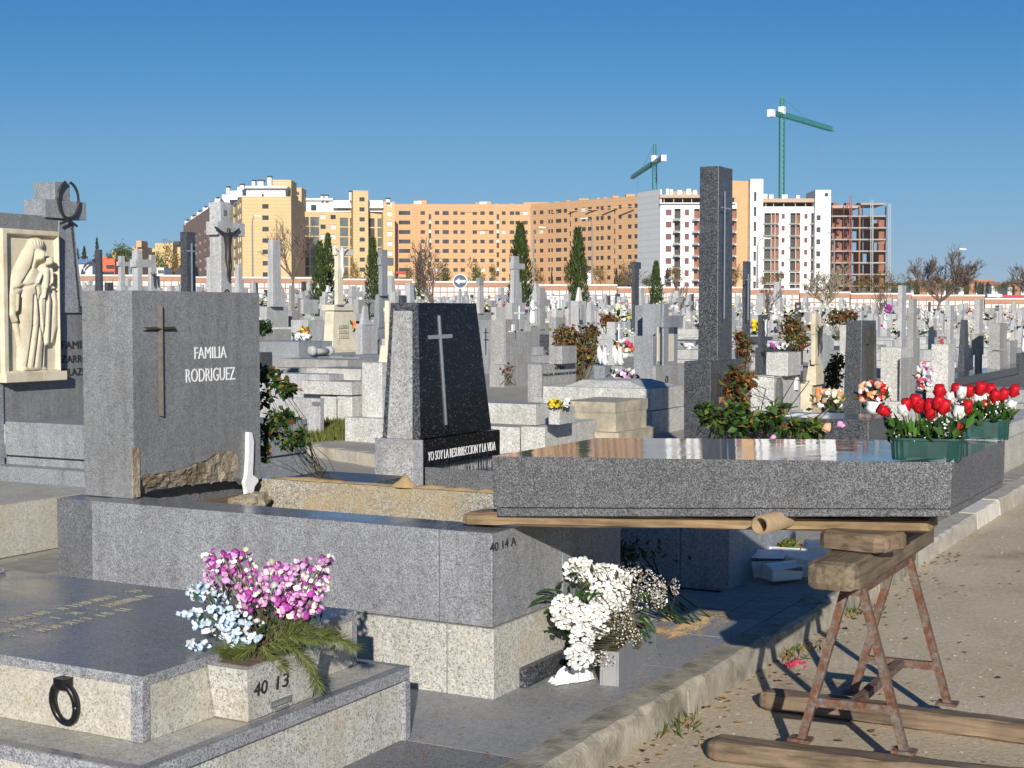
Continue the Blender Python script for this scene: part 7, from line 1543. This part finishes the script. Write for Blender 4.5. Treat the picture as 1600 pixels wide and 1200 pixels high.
# ================================================================== far left and far right
def far_left():
    b = Bld('tan_house', 'tan flat roofed buildings behind golden trees at the left', 255, 300); b.block(243, 270, 300, 380, 450, TAN, 'wall', 14); b.block(270, 283, 304, 383, 450, TAN, 'wall', 10); b.block(222, 243, 306, 389, 450, BRN, 'lower_wall', 12); b.block(222, 243, 304, 388.5, 394, TAN, 'parapet', 12); b.block(271, 280, 303, 377, 383, ROOF, 'roof_house', 4); b.block(268, 271, 302.8, 388, 393, GLA, 'window', .5)
    for k in range(3): b.block(224 + k * 7, 229 + k * 7, 305.6, 396, 401, GLA, 'window', .6)
    c = Bld('orange_house', 'small house with orange roof peeping over the dark evergreen at the left', 215, 290); c.block(207, 222, 290, 385, 440, BEIGE, 'wall', 8); c.block(213, 221, 289, 376, 386, TAN2, 'gable', 5); c.block(176, 184, 290, 392, 440, TAN, 'side_wall', 8)
    p = P(172, 425, 190); t = thing('orange_truck', 'bright orange truck parked beyond the niche wall at the left', 'truck', (p.x, p.y, gz(p.x, p.y))); ORA = plain('truck_orange', (.70, .10, .02), .4, var=.05)
    def blk(px0, px1, d, y0, y1, m, nm, dep): bb = Bld.__new__(Bld); bb.t = t; bb.block(px0, px1, d, y0, y1, m, nm, dep)
    blk(160, 179, 190, 404, 428, ORA, 'cab', 4); blk(166, 178, 189.8, 414, 419, GLA, 'windscreen', .3); blk(161, 167, 189.9, 401.5, 404, ORA, 'roof_fairing', 3.5); blk(162, 177, 189.7, 424, 427, DKG, 'bumper', .4)
    for px in (163, 176): bb = MB(); q = P(px, 430, 190.2); bb.tube([q - RT * .2, q + RT * .2], .5, 12); part('wheel', bb, IRON, t)
    p = P(135, 425, 230); t2 = thing('warehouse', 'white warehouse with blue fascia and arched end at the far left', 'warehouse', (p.x, p.y, gz(p.x, p.y))); t = t2; bb = Bld.__new__(Bld); bb.t = t2; BLU = plain('blue_fascia', (.05, .13, .32), .5, var=.05)
    bb.block(118, 144, 230, 411, 440, WHT, 'wall', 10); bb.block(118, 144, 229.5, 405, 411.5, BLU, 'fascia', 11); m = MB(); q = P(143, 430, 229); m.ring(q, RT, (0, 0, 1), (1.5, 2.0), .18, 14, 6, 0, 0, math.pi); part('arch', m, ROOF, t2)
    w = Bld('white_shed', 'small white building with dark openings beyond the wall left of the dark stele', 250, 200); w.block(245, 256, 200, 418, 440, WHT, 'wall', 5)
    for k in range(3): w.block(247 + k * 3, 248.6 + k * 3, 199.6, 422, 427, DKG, 'opening', .4)
    g = Bld('slate_roof_house', 'low building with slanted grey roof just left of the dark stele', 280, 190); m = MB(); a, c_, e = P(273, 430, 190), P(290, 430, 190), P(288, 414, 190); f = FW * 8; m.hexa([a, c_, c_ + f, a + f, e - RT * .6, e, e + f, e - RT * .6 + f]); part('roof', m, ROOF, g.t)
    bb = Bld('red_awning', 'red awning in front of the orange brick block near the double cypress', 632, 260); bb.block(619, 641, 255, 424, 427.5, plain('awning_red', (.55, .03, .03), .6, var=.1), 'awning', 3); bb.block(620, 622, 256, 427, 436, DKG, 'post', .4)
    pan = Bld('white_pylon', 'tall narrow white advertising pylon in front of the right brick wing', 921, 250); pan.block(917.5, 923.5, 250, 427, 445, WHT, 'panel', 1.5)
far_left()
def far_right():
    rr = random.Random(14); OR = wallm('far_orange_brick', (.44, .20, .10)); TILE = wallm('far_roof_tile', (.34, .15, .09))
    b = Bld('far_apartments', 'long low orange apartment building on the horizon at the right', 1515, 900); b.block(1480, 1553, 900, 438, 449, OR, 'wall', 12); b.block(1500, 1550, 905, 436.5, 438, OR, 'upper_floor', 8)
    for k in range(12): b.block(1483 + k * 5.8, 1485.5 + k * 5.8, 899, 441, 443.5, GLA, 'window', .8)
    for i in range(15):
        px = 1432 + i * 12 + rr.uniform(-3, 3); d = rr.uniform(480, 640); y0 = 447 - rr.uniform(-1, 3.5) + (0 if px < 1560 else 2); w = rr.uniform(7, 13)
        h = Bld('far_house', ('small far white house with tiled roof on the slope at the right', 'small far brick house with tiled roof on the slope at the right')[i % 2], px, d); h.t['group'] = ('far white houses', 'far brick houses')[i % 2]
        h.block(px - w / 2, px + w / 2, d, y0, 463, (WHT, OR)[i % 2], 'wall', 8); p = P(px - w / 2 - .6, y0, d); q = P(px + w / 2 + .6, y0, d); m = MB(); f = FW * 8; u = Vector((0, 0, 2.0)); m.add([p, q, q + f, p + f, p + f * .5 + u, q + f * .5 + u], [(0, 1, 5, 4), (2, 3, 4, 5), (1, 2, 5), (3, 0, 4)]); part('roof', m, TILE, h.t)
    for i in range(26):
        px = 1425 + i * 7.5 + rr.uniform(-3, 3); street_tree('far hazy tree among the houses at the right horizon', px, 441 + rr.uniform(-2, 5), 459, rr.uniform(380, 520), rr.uniform(9, 18), rr.choice(('olive', 'dark', 'olive', 'gold')), 'far trees at the right horizon')
    r = Bld('red_roof_building', 'low building with red and white roof edge behind the right niche wall', 1590, 185); RD = plain('roof_red', (.50, .04, .05), .6, var=.1); r.block(1543, 1566, 185, 459.5, 464, WHT, 'white_roof', 6); r.block(1566, 1700, 186, 461, 464.5, RD, 'red_roof', 8); r.block(1545, 1700, 187, 463, 480, BEIGE, 'wall', 6)
    v = MB()                                          # the far wooded skyline
    for i in range(2600):
        px = rr.uniform(1290, 1760); d = rr.uniform(700, 1500); p = P(px, 449, d); z = gz(p.x, p.y); v.blob((p.x, p.y, z + 1.5), rr.uniform(2.5, 5), 0, 5, 3, .3, (1.4, 1.4, .9))
    struct('far_woods', v, wallm('far_woods_green', (.10, .115, .075), None, .3), False, 'stuff')
far_right()
# ------------------------------------------------------------------ small things on the ground
def litter():
    rr = random.Random(3); b = MB()
    for i in range(420):
        t = rr.random(); y = -3.5 + t * 9; x = .64 + abs(rr.gauss(0, .10 if rr.random() < .6 else .9)); a = rr.uniform(0, 6.28); b.leaf((x, y, -.125 + rr.uniform(0, .006)), (math.cos(a), math.sin(a), rr.uniform(-.1, .2)), (rr.uniform(-.3, .3), rr.uniform(-.3, .3), 1), rr.uniform(.02, .045), rr.uniform(.012, .028), rr.choice((0, 0, 0, 1, 2)))
    for i in range(40): a = rr.uniform(0, 6.28); b.leaf((rr.uniform(.02, .46), rr.uniform(-1.2, 2), .003), (math.cos(a), math.sin(a), .1), (0, 0, 1), .022, .012, rr.choice((0, 2)))
    struct('fallen_leaves', b, [GLEAF, LR, LY], False, 'stuff'); b = MB()
    for i in range(900): r = rr.uniform(.003, .010) * (1.6 if rr.random() < .04 else 1); b.blob((.63 + abs(rr.gauss(0, .8)) if i % 2 else rr.uniform(.65, 5), rr.uniform(-4.2, 9), -.129), r, 0, 5, 3, .3, (1, 1, .6))
    struct('pebbles', b, plain('pebble', (.34, .31, .26), .95, var=.5, scale=60), False, 'stuff'); b = MB()
    for c in ((.66, -1.15), (.67, -2.2), (.66, .4), (.68, 1.9), (.66, 3.1)):
        for i in range(46): a = rr.uniform(0, 6.28); b.leaf((c[0] + rr.gauss(0, .05), c[1] + rr.gauss(0, .10), -.13), (math.cos(a) * .6, math.sin(a) * .6, rr.uniform(.4, 1)), rv(1), rr.uniform(.03, .07), .012, rr.choice((0, 1, 2)))
    struct('weeds', b, [LO, LG, GLEAF], False, 'stuff'); b = MB()
    for i in range(34):
        p = G(1243 + rr.gauss(0, 8), 1037 + rr.gauss(0, 3), -.125); b.blossom((p.x, p.y, -.124), (rr.uniform(-.4, .4), rr.uniform(-.4, .4), 1), .012, 0, 5)
    solo('fallen_petals', b, FROS, 'small heap of pink petals on the road beside the kerb', 'petals', kind='stuff')
litter()
# labels that place the far monuments by what they stand near
ZONES = [(330, 'left of the bronze Christ cross'), (450, 'around the slender grey obelisk'), (530, 'around the double cypress'), (625, 'by the tall flared cross'), (700, 'by the bare tree'), (775, 'just right of the blue arrow sign'), (860, 'by the white Madonna statue'), (940, 'around the right hand cypress'), (1010, 'by the slim dark column'), (1090, 'just left of the tall dark obelisk'), (1200, 'just right of the tall dark obelisk'), (1300, 'behind the red leaved rose bushes'), (1390, 'behind the dark tapered stele'), (1470, 'by the tallest pale cross'), (1700, 'near the right edge')]
for o in list(COL.objects):
    g = o.get('group')
    if o.parent is None and g and (g.endswith('far rows') or g.endswith('between the rows')):
        X, d = lat(o.location); px = 800 + FPX * X / d; z = next((q for lim, q in ZONES if px < lim), ZONES[-1][1]); s = o['label'].split(' in the far')[0].split(' lying between')[0].split(' left on a far')[0]
        far = 'far ' if d > 88 else ''
        o['label'] = s.replace('low ', 'low ') + ', ' + z + (' far off' if far else ''); o['group'] = g + ' ' + z + (' far off' if far else '')
# ------------------------------------------------------------------ thin morning haze over the whole place
def haze():
    b = MB(); b.box(-905, 705, -65, 2905, -1.2 - .0, 130); o = struct('haze', b, [], False, 'stuff')
    m = bpy.data.materials.new('haze'); m.use_nodes = True; n = m.node_tree; n.nodes.clear(); v = n.nodes.new('ShaderNodeVolumePrincipled'); v.inputs['Color'].default_value = (.86, .93, 1, 1); v.inputs['Density'].default_value = HAZE
    u = n.nodes.new('ShaderNodeOutputMaterial'); n.links.new(v.outputs[0], u.inputs['Volume']); o.data.materials.append(m)
HAZE = .00013
haze()
